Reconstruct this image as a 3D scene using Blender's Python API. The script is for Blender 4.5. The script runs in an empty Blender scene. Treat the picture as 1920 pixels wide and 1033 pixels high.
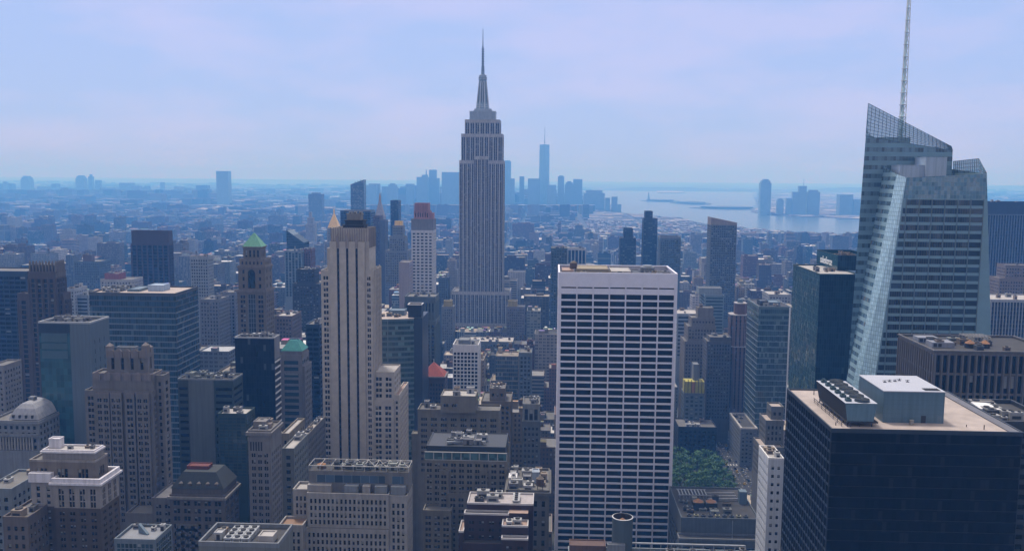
import bpy, math, random
import numpy as np
from mathutils import Vector, Matrix

random.seed(7)
scene = bpy.context.scene
COL = scene.collection

# ------------------------------------------------------------------ camera
F, CX, CY = 1700.0, 960.0, 516.5            # focal length and centre, in photo pixels
EYE = Vector((0.0, 0.0, 255.0))
YAW, PITCH, ROLL = math.radians(2.5), math.atan((CY - 330.0) / F), math.radians(0.45)
_f = Vector((-math.sin(YAW) * math.cos(PITCH), math.cos(YAW) * math.cos(PITCH), -math.sin(PITCH)))
_r0 = Vector((math.cos(YAW), math.sin(YAW), 0.0))
_u0 = _r0.cross(_f)
_r = _r0 * math.cos(ROLL) + _u0 * math.sin(ROLL)
_u = _u0 * math.cos(ROLL) - _r0 * math.sin(ROLL)
cam_data = bpy.data.cameras.new("camera")
cam_data.sensor_width = 36.0
cam_data.lens = F / 1920.0 * 36.0
cam_data.clip_start = 1.0
cam_data.clip_end = 120000.0
cam = bpy.data.objects.new("camera", cam_data)
cam.matrix_world = Matrix(((_r.x, _u.x, -_f.x, EYE.x), (_r.y, _u.y, -_f.y, EYE.y), (_r.z, _u.z, -_f.z, EYE.z), (0, 0, 0, 1)))
COL.objects.link(cam)
scene.camera = cam

# ------------------------------------------------------------------ light
SUN_EL, SUN_AZ = math.radians(66), math.radians(-30)      # azimuth from +Y towards +X
world = bpy.data.worlds.new("World")
scene.world = world
world.use_nodes = True
wt = world.node_tree
wt.nodes.clear()
def wn(t, **kw):
    n = wt.nodes.new(t)
    for k, v in kw.items():
        setattr(n, k, v)
    return n
w_out = wn("ShaderNodeOutputWorld")
w_bg = wn("ShaderNodeBackground")
w_sky = wn("ShaderNodeTexSky", sky_type='NISHITA', sun_disc=False)
w_sky.sun_elevation, w_sky.sun_rotation = SUN_EL, SUN_AZ
w_sky.air_density, w_sky.dust_density, w_sky.ozone_density = 1.0, 1.0, 2.5
SKY_STRENGTH = 0.1
w_bg.inputs['Strength'].default_value = SKY_STRENGTH
w_geo = wn("ShaderNodeTexCoord")
w_map = wn("ShaderNodeMapping")
w_map.inputs['Scale'].default_value = (1.0, 1.0, 3.6)
w_noise = wn("ShaderNodeTexNoise")
w_noise.inputs['Scale'].default_value = 4.2
w_noise.inputs['Detail'].default_value = 5.0
w_noise.inputs['Roughness'].default_value = 0.55
w_ramp = wn("ShaderNodeValToRGB")
w_ramp.color_ramp.elements[0].position = 0.42
w_ramp.color_ramp.elements[0].color = (4.5, 5.9, 10.2, 1)      # thin cloud, blue
w_ramp.color_ramp.elements[1].position = 0.60
w_ramp.color_ramp.elements[1].color = (5.7, 6.3, 10.3, 1)      # thicker lavender cloud
w_mix = wn("ShaderNodeMixRGB")
w_mix.inputs['Fac'].default_value = 0.86
L = wt.links.new
L(w_geo.outputs['Generated'], w_map.inputs['Vector'])
L(w_map.outputs['Vector'], w_noise.inputs['Vector'])
L(w_noise.outputs['Fac'], w_ramp.inputs['Fac'])
L(w_sky.outputs['Color'], w_mix.inputs['Color1'])
L(w_ramp.outputs['Color'], w_mix.inputs['Color2'])
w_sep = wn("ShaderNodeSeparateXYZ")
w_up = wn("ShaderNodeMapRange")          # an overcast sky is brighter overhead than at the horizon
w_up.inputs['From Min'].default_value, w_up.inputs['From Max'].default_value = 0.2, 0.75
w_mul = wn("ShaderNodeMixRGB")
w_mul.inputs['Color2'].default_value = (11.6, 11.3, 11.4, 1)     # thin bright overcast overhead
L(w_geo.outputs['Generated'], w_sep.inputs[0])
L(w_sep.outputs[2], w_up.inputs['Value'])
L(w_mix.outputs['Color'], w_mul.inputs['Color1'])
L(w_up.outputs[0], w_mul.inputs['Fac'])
w_side = wn("ShaderNodeMapRange")        # plain sky ahead, an added duller sky behind the camera darkens north faces
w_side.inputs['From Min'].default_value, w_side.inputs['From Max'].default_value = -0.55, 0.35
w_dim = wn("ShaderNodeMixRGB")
w_dim.inputs['Color1'].default_value = (6.0, 6.0, 6.9, 1)        # made-up grey northern sky, out of view, tones down north walls
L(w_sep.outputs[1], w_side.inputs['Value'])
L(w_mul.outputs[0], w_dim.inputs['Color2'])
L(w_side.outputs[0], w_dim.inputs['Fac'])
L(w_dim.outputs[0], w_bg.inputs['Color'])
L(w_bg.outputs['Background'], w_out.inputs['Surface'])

sun_data = bpy.data.lights.new("sun", 'SUN')
sun_data.energy = 3.1
sun_data.angle = math.radians(10)
sun_data.color = (1.0, 0.96, 0.92)
sun = bpy.data.objects.new("sun", sun_data)
_s = Vector((math.sin(SUN_AZ) * math.cos(SUN_EL), math.cos(SUN_AZ) * math.cos(SUN_EL), math.sin(SUN_EL)))
sun.rotation_euler = _s.to_track_quat('Z', 'Y').to_euler()
sun.location = (0, 0, 900)
COL.objects.link(sun)

scene.view_settings.view_transform = 'Standard'
scene.view_settings.look = 'None'
scene.view_settings.gamma = 1.0
scene.view_settings.exposure = 0.0
cy = scene.cycles
cy.max_bounces, cy.diffuse_bounces, cy.glossy_bounces = 6, 2, 2
cy.transmission_bounces, cy.transparent_max_bounces, cy.volume_bounces = 2, 6, 2
cy.use_denoising = True

HAZE_DENSITY, HAZE_COLOR, HAZE_G = 1.75e-4, (0.11, 0.39, 1.0), 0.0

# ------------------------------------------------------------------ pixel -> world
def ray(px, py):
    return _f + _r * ((px - CX) / F) - _u * ((py - CY) / F)
def at(px, py, Y):
    d = ray(px, py)
    t = Y / d.y
    return d.x * t, EYE.z + d.z * t
def ground(px, py, z=0.0):
    d = ray(px, py)
    t = (z - EYE.z) / d.z
    return d.x * t, d.y * t
def proj(x, y, z):
    d = Vector((x, y, z)) - EYE
    w = d.dot(_f)
    return CX + F * d.dot(_r) / w, CY - F * d.dot(_u) / w

# ------------------------------------------------------------------ materials
MATS = {}
ALBEDO = 0.56          # one factor darkens all these base colours, in place of a lower exposure
def nodes_of(name):
    m = bpy.data.materials.new(name)
    m.use_nodes = True
    nt = m.node_tree
    return m, nt, nt.nodes['Principled BSDF']
def N(nt, t, **kw):
    n = nt.nodes.new(t)
    for k, v in kw.items():
        setattr(n, k, v)
    return n
def mth(nt, op, a, b=None, c=None):
    n = nt.nodes.new("ShaderNodeMath")
    n.operation = op
    for i, v in enumerate((a, b, c)):
        if v is None:
            continue
        if isinstance(v, (int, float)):
            n.inputs[i].default_value = v
        else:
            nt.links.new(v, n.inputs[i])
    return n.outputs[0]
def mixc(nt, fac, a, b, mode='MIX'):
    n = nt.nodes.new("ShaderNodeMixRGB")
    n.blend_type = mode
    for k, v in (('Fac', fac), ('Color1', a), ('Color2', b)):
        if isinstance(v, (int, float)):
            n.inputs[k].default_value = v
        elif isinstance(v, tuple):
            n.inputs[k].default_value = (*v[:3], 1)
        else:
            nt.links.new(v, n.inputs[k])
    return n.outputs[0]

def plain(key, rgb, rough=0.85, var=0.3, scale=0.25, streak=True, metal=0.0, spec=0.5):
    """A weathered solid: base colour broken up by soot patches and (on walls) rain streaks."""
    if key in MATS:
        return MATS[key]
    rgb = tuple(v * ALBEDO for v in rgb)
    m, nt, b = nodes_of(key)
    tc = N(nt, "ShaderNodeTexCoord")
    n1 = N(nt, "ShaderNodeTexNoise")
    n1.inputs['Scale'].default_value = scale
    n1.inputs['Detail'].default_value = 6
    nt.links.new(tc.outputs['Object'], n1.inputs['Vector'])
    c = mixc(nt, n1.outputs['Fac'], tuple(v * (1 - var) for v in rgb), tuple(min(1, v * (1 + var)) for v in rgb))
    if streak:
        mp = N(nt, "ShaderNodeMapping")
        mp.inputs['Scale'].default_value = (0.9, 0.9, 0.035)
        nt.links.new(tc.outputs['Object'], mp.inputs['Vector'])
        n2 = N(nt, "ShaderNodeTexNoise")
        n2.inputs['Scale'].default_value = 1.0
        n2.inputs['Detail'].default_value = 4
        nt.links.new(mp.outputs['Vector'], n2.inputs['Vector'])
        f = mth(nt, 'MULTIPLY', mth(nt, 'SUBTRACT', n2.outputs['Fac'], 0.40), 1.7)
        n_clamp = mth(nt, 'MINIMUM', mth(nt, 'MAXIMUM', f, 0.0), 0.55)
        c = mixc(nt, n_clamp, c, tuple(v * 0.55 for v in rgb))
    nt.links.new(c, b.inputs['Base Color'])
    b.inputs['Roughness'].default_value = rough
    b.inputs['Metallic'].default_value = metal
    b.inputs['Specular IOR Level'].default_value = spec
    MATS[key] = m
    return m

def glass(key, rgb, rough=0.12, ior=1.6, var=0.5, cell=(1.6, 3.6), mull=0.0, mcol=(0.2, 0.24, 0.27), pale=0.08, palec=(0.25, 0.27, 0.28)):
    """Window glass seen from outside: dark, glossy, each pane a little different; mullions from the UV grid."""
    if key in MATS:
        return MATS[key]
    m, nt, b = nodes_of(key)
    uv = N(nt, "ShaderNodeUVMap")
    sp = N(nt, "ShaderNodeSeparateXYZ")
    nt.links.new(uv.outputs['UV'], sp.inputs[0])
    u = mth(nt, 'DIVIDE', sp.outputs[0], cell[0])
    v = mth(nt, 'DIVIDE', sp.outputs[1], cell[1])
    cb = N(nt, "ShaderNodeCombineXYZ")
    nt.links.new(mth(nt, 'FLOOR', u), cb.inputs[0])
    nt.links.new(mth(nt, 'FLOOR', v), cb.inputs[1])
    oi = N(nt, "ShaderNodeObjectInfo")
    nt.links.new(mth(nt, 'MULTIPLY', oi.outputs['Random'], 91.0), cb.inputs[2])
    wnz = N(nt, "ShaderNodeTexWhiteNoise", noise_dimensions='3D')
    nt.links.new(cb.outputs[0], wnz.inputs['Vector'])
    c = mixc(nt, wnz.outputs['Value'], tuple(x * (1 - var) for x in rgb), tuple(x * (1 + var) for x in rgb))
    if pale > 0:
        c = mixc(nt, mth(nt, 'MULTIPLY', mth(nt, 'LESS_THAN', wnz.outputs['Value'], pale), 0.8), c, palec)
    r = rough
    if mull > 0:
        fu = mth(nt, 'FRACT', u)
        fv = mth(nt, 'FRACT', v)
        mk = mth(nt, 'MAXIMUM', mth(nt, 'LESS_THAN', fu, mull / cell[0]), mth(nt, 'LESS_THAN', fv, mull / cell[1]))
        c = mixc(nt, mk, c, mcol)
        nt.links.new(mth(nt, 'MULTIPLY_ADD', mk, 0.5, rough), b.inputs['Roughness'])
    else:
        b.inputs['Roughness'].default_value = rough
    nt.links.new(c, b.inputs['Base Color'])
    b.inputs['IOR'].default_value = ior
    # each pane is hung a hair out of true, so reflections break from pane to pane
    cv = N(nt, "ShaderNodeVectorMath", operation='SUBTRACT')
    nt.links.new(wnz.outputs['Color'], cv.inputs[0])
    cv.inputs[1].default_value = (0.5, 0.5, 0.5)
    sv = N(nt, "ShaderNodeVectorMath", operation='SCALE')
    nt.links.new(cv.outputs[0], sv.inputs[0])
    sv.inputs['Scale'].default_value = 0.09
    g = N(nt, "ShaderNodeNewGeometry")
    av = N(nt, "ShaderNodeVectorMath", operation='ADD')
    nt.links.new(g.outputs['Normal'], av.inputs[0])
    nt.links.new(sv.outputs[0], av.inputs[1])
    nv = N(nt, "ShaderNodeVectorMath", operation='NORMALIZE')
    nt.links.new(av.outputs[0], nv.inputs[0])
    nt.links.new(nv.outputs[0], b.inputs['Normal'])
    MATS[key] = m
    return m

def facade(key, bay, floor, wf, hf, wall=None, gl=(0.03, 0.04, 0.055), rough=0.15, pair=False, paler=0.18):
    """Wall with a regular grid of windows from its UV (metres); wall colour from the face's tint when none is given."""
    if key in MATS:
        return MATS[key]
    m, nt, b = nodes_of(key)
    uv = N(nt, "ShaderNodeUVMap")
    sp = N(nt, "ShaderNodeSeparateXYZ")
    nt.links.new(uv.outputs['UV'], sp.inputs[0])
    u = mth(nt, 'DIVIDE', sp.outputs[0], bay)
    v = mth(nt, 'DIVIDE', sp.outputs[1], floor)
    fu = mth(nt, 'ABSOLUTE', mth(nt, 'SUBTRACT', mth(nt, 'FRACT', u), 0.5))
    fv = mth(nt, 'ABSOLUTE', mth(nt, 'SUBTRACT', mth(nt, 'FRACT', v), 0.5))
    mu = mth(nt, 'LESS_THAN', fu, wf / 2)
    if pair:
        mu = mth(nt, 'MULTIPLY', mu, mth(nt, 'GREATER_THAN', fu, 0.05))
    mask = mth(nt, 'MULTIPLY', mu, mth(nt, 'LESS_THAN', fv, hf / 2))
    cb = N(nt, "ShaderNodeCombineXYZ")
    nt.links.new(mth(nt, 'FLOOR', u), cb.inputs[0])
    nt.links.new(mth(nt, 'FLOOR', v), cb.inputs[1])
    at_ = N(nt, "ShaderNodeAttribute", attribute_name="tint")
    nt.links.new(mth(nt, 'MULTIPLY', at_.outputs['Fac'], 577.0), cb.inputs[2])
    wz = N(nt, "ShaderNodeTexWhiteNoise", noise_dimensions='3D')
    nt.links.new(cb.outputs[0], wz.inputs['Vector'])
    gc = mixc(nt, wz.outputs['Value'], tuple(x * 0.4 for x in gl), tuple(x * 1.6 for x in gl))
    gc = mixc(nt, mth(nt, 'LESS_THAN', wz.outputs['Value'], paler), gc, (0.2, 0.2, 0.2))  # a share of panes in paler grey, as drawn blinds
    tc = N(nt, "ShaderNodeTexCoord")
    n1 = N(nt, "ShaderNodeTexNoise")
    n1.inputs['Scale'].default_value = 0.09
    n1.inputs['Detail'].default_value = 5
    nt.links.new(tc.outputs['Object'], n1.inputs['Vector'])
    wc = at_.outputs['Color'] if wall is None else wall
    wc = mixc(nt, 1.0, wc, mixc(nt, n1.outputs['Fac'], (0.62, 0.62, 0.62), (1.25, 1.25, 1.25)), 'MULTIPLY')
    nt.links.new(mixc(nt, mask, wc, gc), b.inputs['Base Color'])
    nt.links.new(mth(nt, 'MULTIPLY_ADD', mask, rough - 0.85, 0.85), b.inputs['Roughness'])
    MATS[key] = m
    return m

def tinted(key, rough=0.9, scale=0.3, lo=0.6, hi=1.3):
    """Roofs and other surfaces whose colour is the face's own tint, weathered."""
    if key in MATS:
        return MATS[key]
    m, nt, b = nodes_of(key)
    at_ = N(nt, "ShaderNodeAttribute", attribute_name="tint")
    tc = N(nt, "ShaderNodeTexCoord")
    n1 = N(nt, "ShaderNodeTexNoise")
    n1.inputs['Scale'].default_value = scale
    n1.inputs['Detail'].default_value = 7
    nt.links.new(tc.outputs['Object'], n1.inputs['Vector'])
    c = mixc(nt, 1.0, at_.outputs['Color'], mixc(nt, n1.outputs['Fac'], (lo,) * 3, (hi,) * 3), 'MULTIPLY')
    nt.links.new(c, b.inputs['Base Color'])
    b.inputs['Roughness'].default_value = rough
    MATS[key] = m
    return m

# ------------------------------------------------------------------ mesh builder
class MB:
    """Collects quads and polygons; build() links them as ONE mesh object."""
    def __init__(s):
        s.v, s.f, s.m, s.uv, s.t = [], [], [], [], []
    def poly(s, pts, m=0, uv=None, t=(1, 1, 1)):
        n = len(s.v)
        s.v.extend([tuple(p) for p in pts])
        s.f.append(tuple(range(n, n + len(pts))))
        s.m.append(m)
        s.uv.append(uv if uv else [(0.0, 0.0)] * len(pts))
        s.t.append(t)
    def wall(s, a, b, z0, z1, m=0, t=(1, 1, 1), ztop=None):
        """Vertical quad from a to b (xy), seen with a on the left; UV in metres measured down from the top."""
        w = math.hypot(b[0] - a[0], b[1] - a[1])
        zt = z1 if ztop is None else ztop
        s.poly([(a[0], a[1], z0), (b[0], b[1], z0), (b[0], b[1], z1), (a[0], a[1], z1)], m,
               [(0, z0 - zt), (w, z0 - zt), (w, z1 - zt), (0, z1 - zt)], t)
    def box(s, x0, x1, y0, y1, z0, z1, m=0, top=None, t=(1, 1, 1), tt=None, bottom=False):
        top = m if top is None else top
        s.wall((x0, y0), (x1, y0), z0, z1, m, t)
        s.wall((x1, y0), (x1, y1), z0, z1, m, t)
        s.wall((x1, y1), (x0, y1), z0, z1, m, t)
        s.wall((x0, y1), (x0, y0), z0, z1, m, t)
        s.poly([(x0, y0, z1), (x1, y0, z1), (x1, y1, z1), (x0, y1, z1)], top, None, tt or t)
        if bottom:
            s.poly([(x0, y1, z0), (x1, y1, z0), (x1, y0, z0), (x0, y0, z0)], m, None, t)
    def prism(s, pts, z0, z1, m=0, top=None, t=(1, 1, 1), tt=None):
        """Upright prism over a counter-clockwise footprint (seen from above); z1 may be a list, one height per corner."""
        n = len(pts)
        zz = z1 if isinstance(z1, (list, tuple)) else [z1] * n
        for i in range(n):
            a, b = pts[i], pts[(i + 1) % n]
            za, zb = zz[i], zz[(i + 1) % n]
            w = math.hypot(b[0] - a[0], b[1] - a[1])
            zt = max(zz)
            s.poly([(*a, z0), (*b, z0), (*b, zb), (*a, za)], m, [(0, z0 - zt), (w, z0 - zt), (w, zb - zt), (0, za - zt)], t)
        s.poly([(*p, z) for p, z in zip(pts, zz)], m if top is None else top, None, tt or t)
    def cyl(s, x, y, z0, z1, r0, r1=None, n=16, m=0, cap=None, t=(1, 1, 1)):
        r1 = r0 if r1 is None else r1
        P = [(math.cos(2 * math.pi * i / n), math.sin(2 * math.pi * i / n)) for i in range(n)]
        for i in range(n):
            (a, b), (c, d) = P[i], P[(i + 1) % n]
            if r1 > 1e-6:
                s.poly([(x + a * r0, y + b * r0, z0), (x + c * r0, y + d * r0, z0), (x + c * r1, y + d * r1, z1), (x + a * r1, y + b * r1, z1)], m, None, t)
            else:
                s.poly([(x + a * r0, y + b * r0, z0), (x + c * r0, y + d * r0, z0), (x, y, z1)], m, None, t)
        if r1 > 1e-6:
            s.poly([(x + a * r1, y + b * r1, z1) for a, b in P], m if cap is None else cap, None, t)
    def pyramid(s, x0, x1, y0, y1, z0, z1, fx=0.0, m=0, t=(1, 1, 1)):
        """Hipped roof: fx is the flat share left at the top."""
        cx, cy_, hx, hy = (x0 + x1) / 2, (y0 + y1) / 2, (x1 - x0) / 2 * fx, (y1 - y0) / 2 * fx
        A = [(x0, y0, z0), (x1, y0, z0), (x1, y1, z0), (x0, y1, z0)]
        B = [(cx - hx, cy_ - hy, z1), (cx + hx, cy_ - hy, z1), (cx + hx, cy_ + hy, z1), (cx - hx, cy_ + hy, z1)]
        for i in range(4):
            j = (i + 1) % 4
            w = math.dist(A[i], A[j])
            if fx > 1e-6:
                s.poly([A[i], A[j], B[j], B[i]], m, [(0, 0), (w, 0), (w, 9), (0, 9)], t)
            else:
                s.poly([A[i], A[j], (cx, cy_, z1)], m, [(0, 0), (w, 0), (w / 2, 9)], t)
        if fx > 1e-6:
            s.poly(B, m, None, t)
    def bar(s, p, q, w, m=0, t=(1, 1, 1), h=None):
        p, q = Vector(p), Vector(q)
        d = (q - p).normalized()
        e = d.cross(Vector((0, 0, 1)))
        e = Vector((1, 0, 0)) if e.length < 1e-4 else e.normalized()
        g = d.cross(e)
        h = w if h is None else h
        C = [e * (w / 2) + g * (h / 2), e * (-w / 2) + g * (h / 2), e * (-w / 2) - g * (h / 2), e * (w / 2) - g * (h / 2)]
        for i in range(4):
            j = (i + 1) % 4
            s.poly([p + C[i], p + C[j], q + C[j], q + C[i]], m, None, t)
        s.poly([p + c for c in reversed(C)], m, None, t)
        s.poly([q + c for c in C], m, None, t)
    def rim(s, x0, x1, y0, y1, z0, z1, th, m=0, out=0.0, t=(1, 1, 1)):
        """A ring of four butted boxes: parapet or cornice."""
        x0, x1, y0, y1 = x0 - out, x1 + out, y0 - out, y1 + out
        s.box(x0, x1, y0, y0 + th, z0, z1, m, t=t, bottom=out > 0)
        s.box(x0, x1, y1 - th, y1, z0, z1, m, t=t, bottom=out > 0)
        s.box(x0, x0 + th, y0 + th, y1 - th, z0, z1, m, t=t, bottom=out > 0)
        s.box(x1 - th, x1, y0 + th, y1 - th, z0, z1, m, t=t, bottom=out > 0)
    def mesh(s, name, mats, o=(0, 0, 0)):
        me = bpy.data.meshes.new(name)
        V = np.array(s.v, dtype=np.float64).reshape(-1, 3) - np.array(o)
        me.from_pydata(V.tolist(), [], s.f)
        for m in mats:
            me.materials.append(m)
        me.polygons.foreach_set('material_index', np.array(s.m, dtype=np.int32))
        uvl = me.uv_layers.new(name='UVMap')
        uvl.data.foreach_set('uv', np.array([c for f in s.uv for p in f for c in p], dtype=np.float32))
        ca = me.color_attributes.new('tint', 'FLOAT_COLOR', 'CORNER')
        ca.data.foreach_set('color', np.array([c for f, t in zip(s.f, s.t) for _ in f for c in (*t, 1.0)], dtype=np.float32))
        me.update()
        return me
    def build(s, name, mats, parent=None, loc=None):
        if not s.f:
            return None
        o = tuple(parent.matrix_world.translation) if parent is not None and loc is None else (loc or (0, 0, 0))
        if parent is not None:
            o = ORIGIN[parent.name]
        ob = bpy.data.objects.new(name, s.mesh(name, mats if isinstance(mats, (list, tuple)) else [mats], o))
        COL.objects.link(ob)
        if parent is not None:
            ob.parent = parent
        else:
            ob.location = o
        ORIGIN[ob.name] = o
        return ob
ORIGIN = {}

def tag(o, label=None, cat=None, group=None, kind=None):
    for k, v in (('label', label), ('category', cat), ('group', group), ('kind', kind)):
        if v:
            o[k] = v
    return o

# window units: shared meshes, one pane facing -Y in the unit square (x, z)
def unit_window(name, glass_mat, blind=0.0, bars=0, rail=True):
    b = MB()
    for i in range(bars):
        u = -.5 + (i + 1) / (bars + 1)
        b.poly([(u - .022, -.025, -.5), (u + .022, -.025, -.5), (u + .022, -.025, .5), (u - .022, -.025, .5)], 2)
    b.poly([(-.5, 0, -.5), (.5, 0, -.5), (.5, 0, .5), (-.5, 0, .5)], 0, [(.1, .1), (.9, .1), (.9, .9), (.1, .9)])
    if rail:
        b.poly([(-.5, -.02, -.03), (.5, -.02, -.03), (.5, -.02, .03), (-.5, -.02, .03)], 2)
    if blind:
        b.poly([(-.46, -.012, .47 - blind), (.46, -.012, .47 - blind), (.46, -.012, .47), (-.46, -.012, .47)], 1)
    return b.mesh(name, [glass_mat, plain('window_blind', (.42, .42, .4), streak=False), plain('window_rail', (.09, .09, .09), streak=False)])
WIN_KINDS = {}
def win_meshes(kind):
    if kind not in WIN_KINDS:
        g = GLASS[kind]()
        n = 4 if kind == 'bay' else 0
        WIN_KINDS[kind] = [unit_window('window', g, t, n, kind in ('dark', 'teal')) for t in (0, .38, .7)]
    return WIN_KINDS[kind]
GLASS = {
    'dark': lambda: glass('dark_window_glass', (.012, .014, .02), rough=.2, ior=1.45, pale=0),
    'black': lambda: glass('black_window_glass', (.006, .006, .009), rough=.25, ior=1.35, pale=0),
    'bay': lambda: glass('bay_window_glass', (.02, .035, .05), rough=.1, pale=0, cell=(.25, 1.2)),
    'teal': lambda: glass('teal_window_glass', (.02, .045, .06), rough=.1, pale=0),
}

HEROES = []        # (px0, px1, py_top, py_bottom, Y, x0, x1, y0, y1): occlusion and footprint, for the city fill
class Bld:
    """A building: an Empty at its base; parts are collected per name and linked by done()."""
    def __init__(s, name, label, cat, x, y, group=None, glass='dark', maxwin=100, blinds=.25):
        s.root = bpy.data.objects.new(name, None)
        s.root.location = (x, y, 0)
        COL.objects.link(s.root)
        ORIGIN[s.root.name] = (x, y, 0)
        tag(s.root, label, cat, group)
        s.parts, s.wins, s.glass, s.maxwin, s.blinds = {}, [], glass, maxwin, blinds
        s.rng = random.Random(name + label)
    def mb(s, part, mats):
        ml = list(mats) if isinstance(mats, (list, tuple)) else [mats]
        key = (part, tuple(m.name for m in ml))
        if key not in s.parts:
            s.parts[key] = (MB(), ml)
        return s.parts[key][0]
    def add(s, part, mb, mats, parent=None):
        return mb.build(part, mats, parent or s.root)
    def guard(s, px0, px1, py0, py1, Y, foot):
        HEROES.append((px0, px1, py0, py1, Y, *foot))
    def grid(s, O, U, Nn, W, z0, z1, cols, rows, rec, m, wallpart='wall', wins=True, fin=None):
        """One wall plane with recessed windows. O: left corner (xy) seen from outside, U along, Nn out."""
        b = s.mb(wallpart, m)
        P = lambda u, z, d=0.0: (O[0] + U[0] * u + Nn[0] * d, O[1] + U[1] * u + Nn[1] * d, z)
        def q(u0, u1, a, c):
            if u1 - u0 > 1e-4 and c - a > 1e-4:
                b.poly([P(u0, a), P(u1, a), P(u1, c), P(u0, c)], 0, [(u0, a), (u1, a), (u1, c), (u0, c)])
        if not cols or not rows:
            return q(0, W, z0, z1)
        e = 0.0
        for (ua, ub) in cols:
            q(e, ua, z0, z1)
            e = ub
            zz = z0
            for (za, zb) in rows:
                q(ua, ub, zz, za)
                zz = zb
                b.poly([P(ua, za), P(ub, za), P(ub, za, -rec), P(ua, za, -rec)])
                b.poly([P(ua, zb, -rec), P(ub, zb, -rec), P(ub, zb), P(ua, zb)])
                b.poly([P(ua, za), P(ua, za, -rec), P(ua, zb, -rec), P(ua, zb)])
                b.poly([P(ub, za, -rec), P(ub, za), P(ub, zb), P(ub, zb, -rec)])
                s.wins.append((P((ua + ub) / 2, (za + zb) / 2, -rec), ub - ua, zb - za, Nn))
            q(ua, ub, zz, z1)
        q(e, W, z0, z1)
        if fin:
            fw, fd, fm = fin
            fb = s.mb('pier', fm)
            edges = [0] + [(cols[i][1] + cols[i + 1][0]) / 2 for i in range(len(cols) - 1)] + [W]
            for u in edges:
                u = min(max(u, fw / 2), W - fw / 2)
                a, c = P(u - fw / 2, 0), P(u + fw / 2, 0)
                d, f_ = P(u - fw / 2, 0, fd), P(u + fw / 2, 0, fd)
                zt = rows[-1][1] + .4
                for (p1, p2) in ((a, d), (d, f_), (f_, c)):
                    fb.wall(p1[:2], p2[:2], z0, zt)
                fb.poly([(*a[:2], zt), (*d[:2], zt), (*f_[:2], zt), (*c[:2], zt)])
    def tier(s, x0, x1, y0, y1, z0, z1, wall, bay=4.0, fh=3.7, wf=.5, hf=.55, pair=0, rec=.35, top=2.0, bottom=0.0, margin=.8,
             roof=None, parapet=(1.0, .5, None), faces='nlr', fin=None, low=0.0, cornice=None, sidebay=None, back=True, groups=None):
        """A box-shaped storey stack with windows on its north (n), left (l) and right (r) faces."""
        for (f, O, U, Nn, W) in (('n', (x0, y0), (1, 0), (0, -1), x1 - x0), ('r', (x1, y0), (0, 1), (1, 0), y1 - y0),
                                 ('l', (x0, y1), (0, -1), (-1, 0), y1 - y0)):
            cols, rows = [], []
            if f in faces:
                bb = (sidebay or bay) if f != 'n' else bay
                n = max(1, round((W - 2 * margin) / bb))
                w = (W - 2 * margin) / n
                for i in range(n):
                    c = margin + (i + .5) * w
                    if groups and f == 'n' and not groups(i, n):
                        continue
                    if pair:
                        for k in range(pair):
                            pw = w * wf / pair
                            g = min(.4, pw * .2)
                            a = c - w * wf / 2 + k * pw
                            cols.append((a + (g / 2 if k else 0), a + pw - (g / 2 if k < pair - 1 else 0)))
                    else:
                        cols.append((c - w * wf / 2, c + w * wf / 2))
                z = z1 - top
                while z - fh > max(z0 + bottom, low):
                    rows.append((z - fh * (.5 + hf / 2), z - fh * (.5 - hf / 2)))
                    z -= fh
                rows.reverse()
            s.grid(O, U, Nn, W, z0, z1, cols, rows, rec, wall, fin=fin if cols else None)
        if back:
            s.mb('wall', wall).wall((x1, y1), (x0, y1), z0, z1)
        k = MB()
        k.poly([(x0, y0, z1), (x1, y0, z1), (x1, y1, z1), (x0, y1, z1)])
        s.add('roof', k, roof or plain('roof_grey', (.22, .21, .2), streak=False))
        if parapet:
            k = MB()
            k.rim(x0, x1, y0, y1, z1, z1 + parapet[0], parapet[1], out=.06)
            s.add('parapet', k, parapet[2] or wall)
        if cornice:
            h, out, cm = cornice
            k = MB()
            k.rim(x0, x1, y0, y1, z1 - h, z1 + .05, out + .3, out=out)
            s.add('cornice', k, cm)
        return z1
    def unit(s, kind, x, y, z, w, d, h, col=(.5, .5, .5)):
        """One rooftop fixture, a part of its own."""
        b = MB()
        if kind == 'water_tank':
            r = w / 2
            for a, c in ((-1, -1), (1, -1), (1, 1), (-1, 1)):
                b.bar((x + a * r * .6, y + c * r * .6, z), (x + a * r * .6, y + c * r * .6, z + h * .35), .25, 2)
            b.cyl(x, y, z + h * .35, z + h * .8, r, r * .94, 14, 0)
            b.cyl(x, y, z + h * .8, z + h, r * 1.04, 0, 14, 1)
            b.cyl(x, y, z + h * .33, z + h * .35, r * 1.02, r * 1.02, 14, 2)
            return s.add(kind, b, [plain('tank_wood', (.16, .1, .065)), plain('tank_lid', (.2, .16, .13)), plain('steel_dark', (.05, .05, .055))])
        m = plain('fixture_%d_%d_%d' % tuple(int(c * 20) for c in col), col, var=.15)
        dk = plain('steel_dark', (.05, .05, .055))
        b.box(x - w / 2, x + w / 2, y - d / 2, y + d / 2, z, z + h, 0)
        if kind == 'rooftop_unit':
            b.box(x - w / 2 - .1, x + w / 2 + .1, y - d / 2 - .1, y + d / 2 + .1, z + h * .82, z + h + .06, 0, bottom=True)
            k = max(1, int(w / max(d, 1)))
            for i in range(k):
                b.cyl(x - w / 2 + (i + .5) * w / k, y, z + h, z + h + .5, min(d, w / k) * .36, n=12, m=1)
            b.box(x - w * .35, x + w * .35, y - d / 2 - .05, y - d / 2 + .1, z + h * .25, z + h * .6, 1)
        elif kind == 'bulkhead':
            b.rim(x - w / 2, x + w / 2, y - d / 2, y + d / 2, z + h, z + h + .35, .3, 0, out=.12)
            b.box(x - .6, x + .6, y - d / 2 - .05, y - d / 2 + .1, z, z + min(2.2, h * .8), 1)
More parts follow.
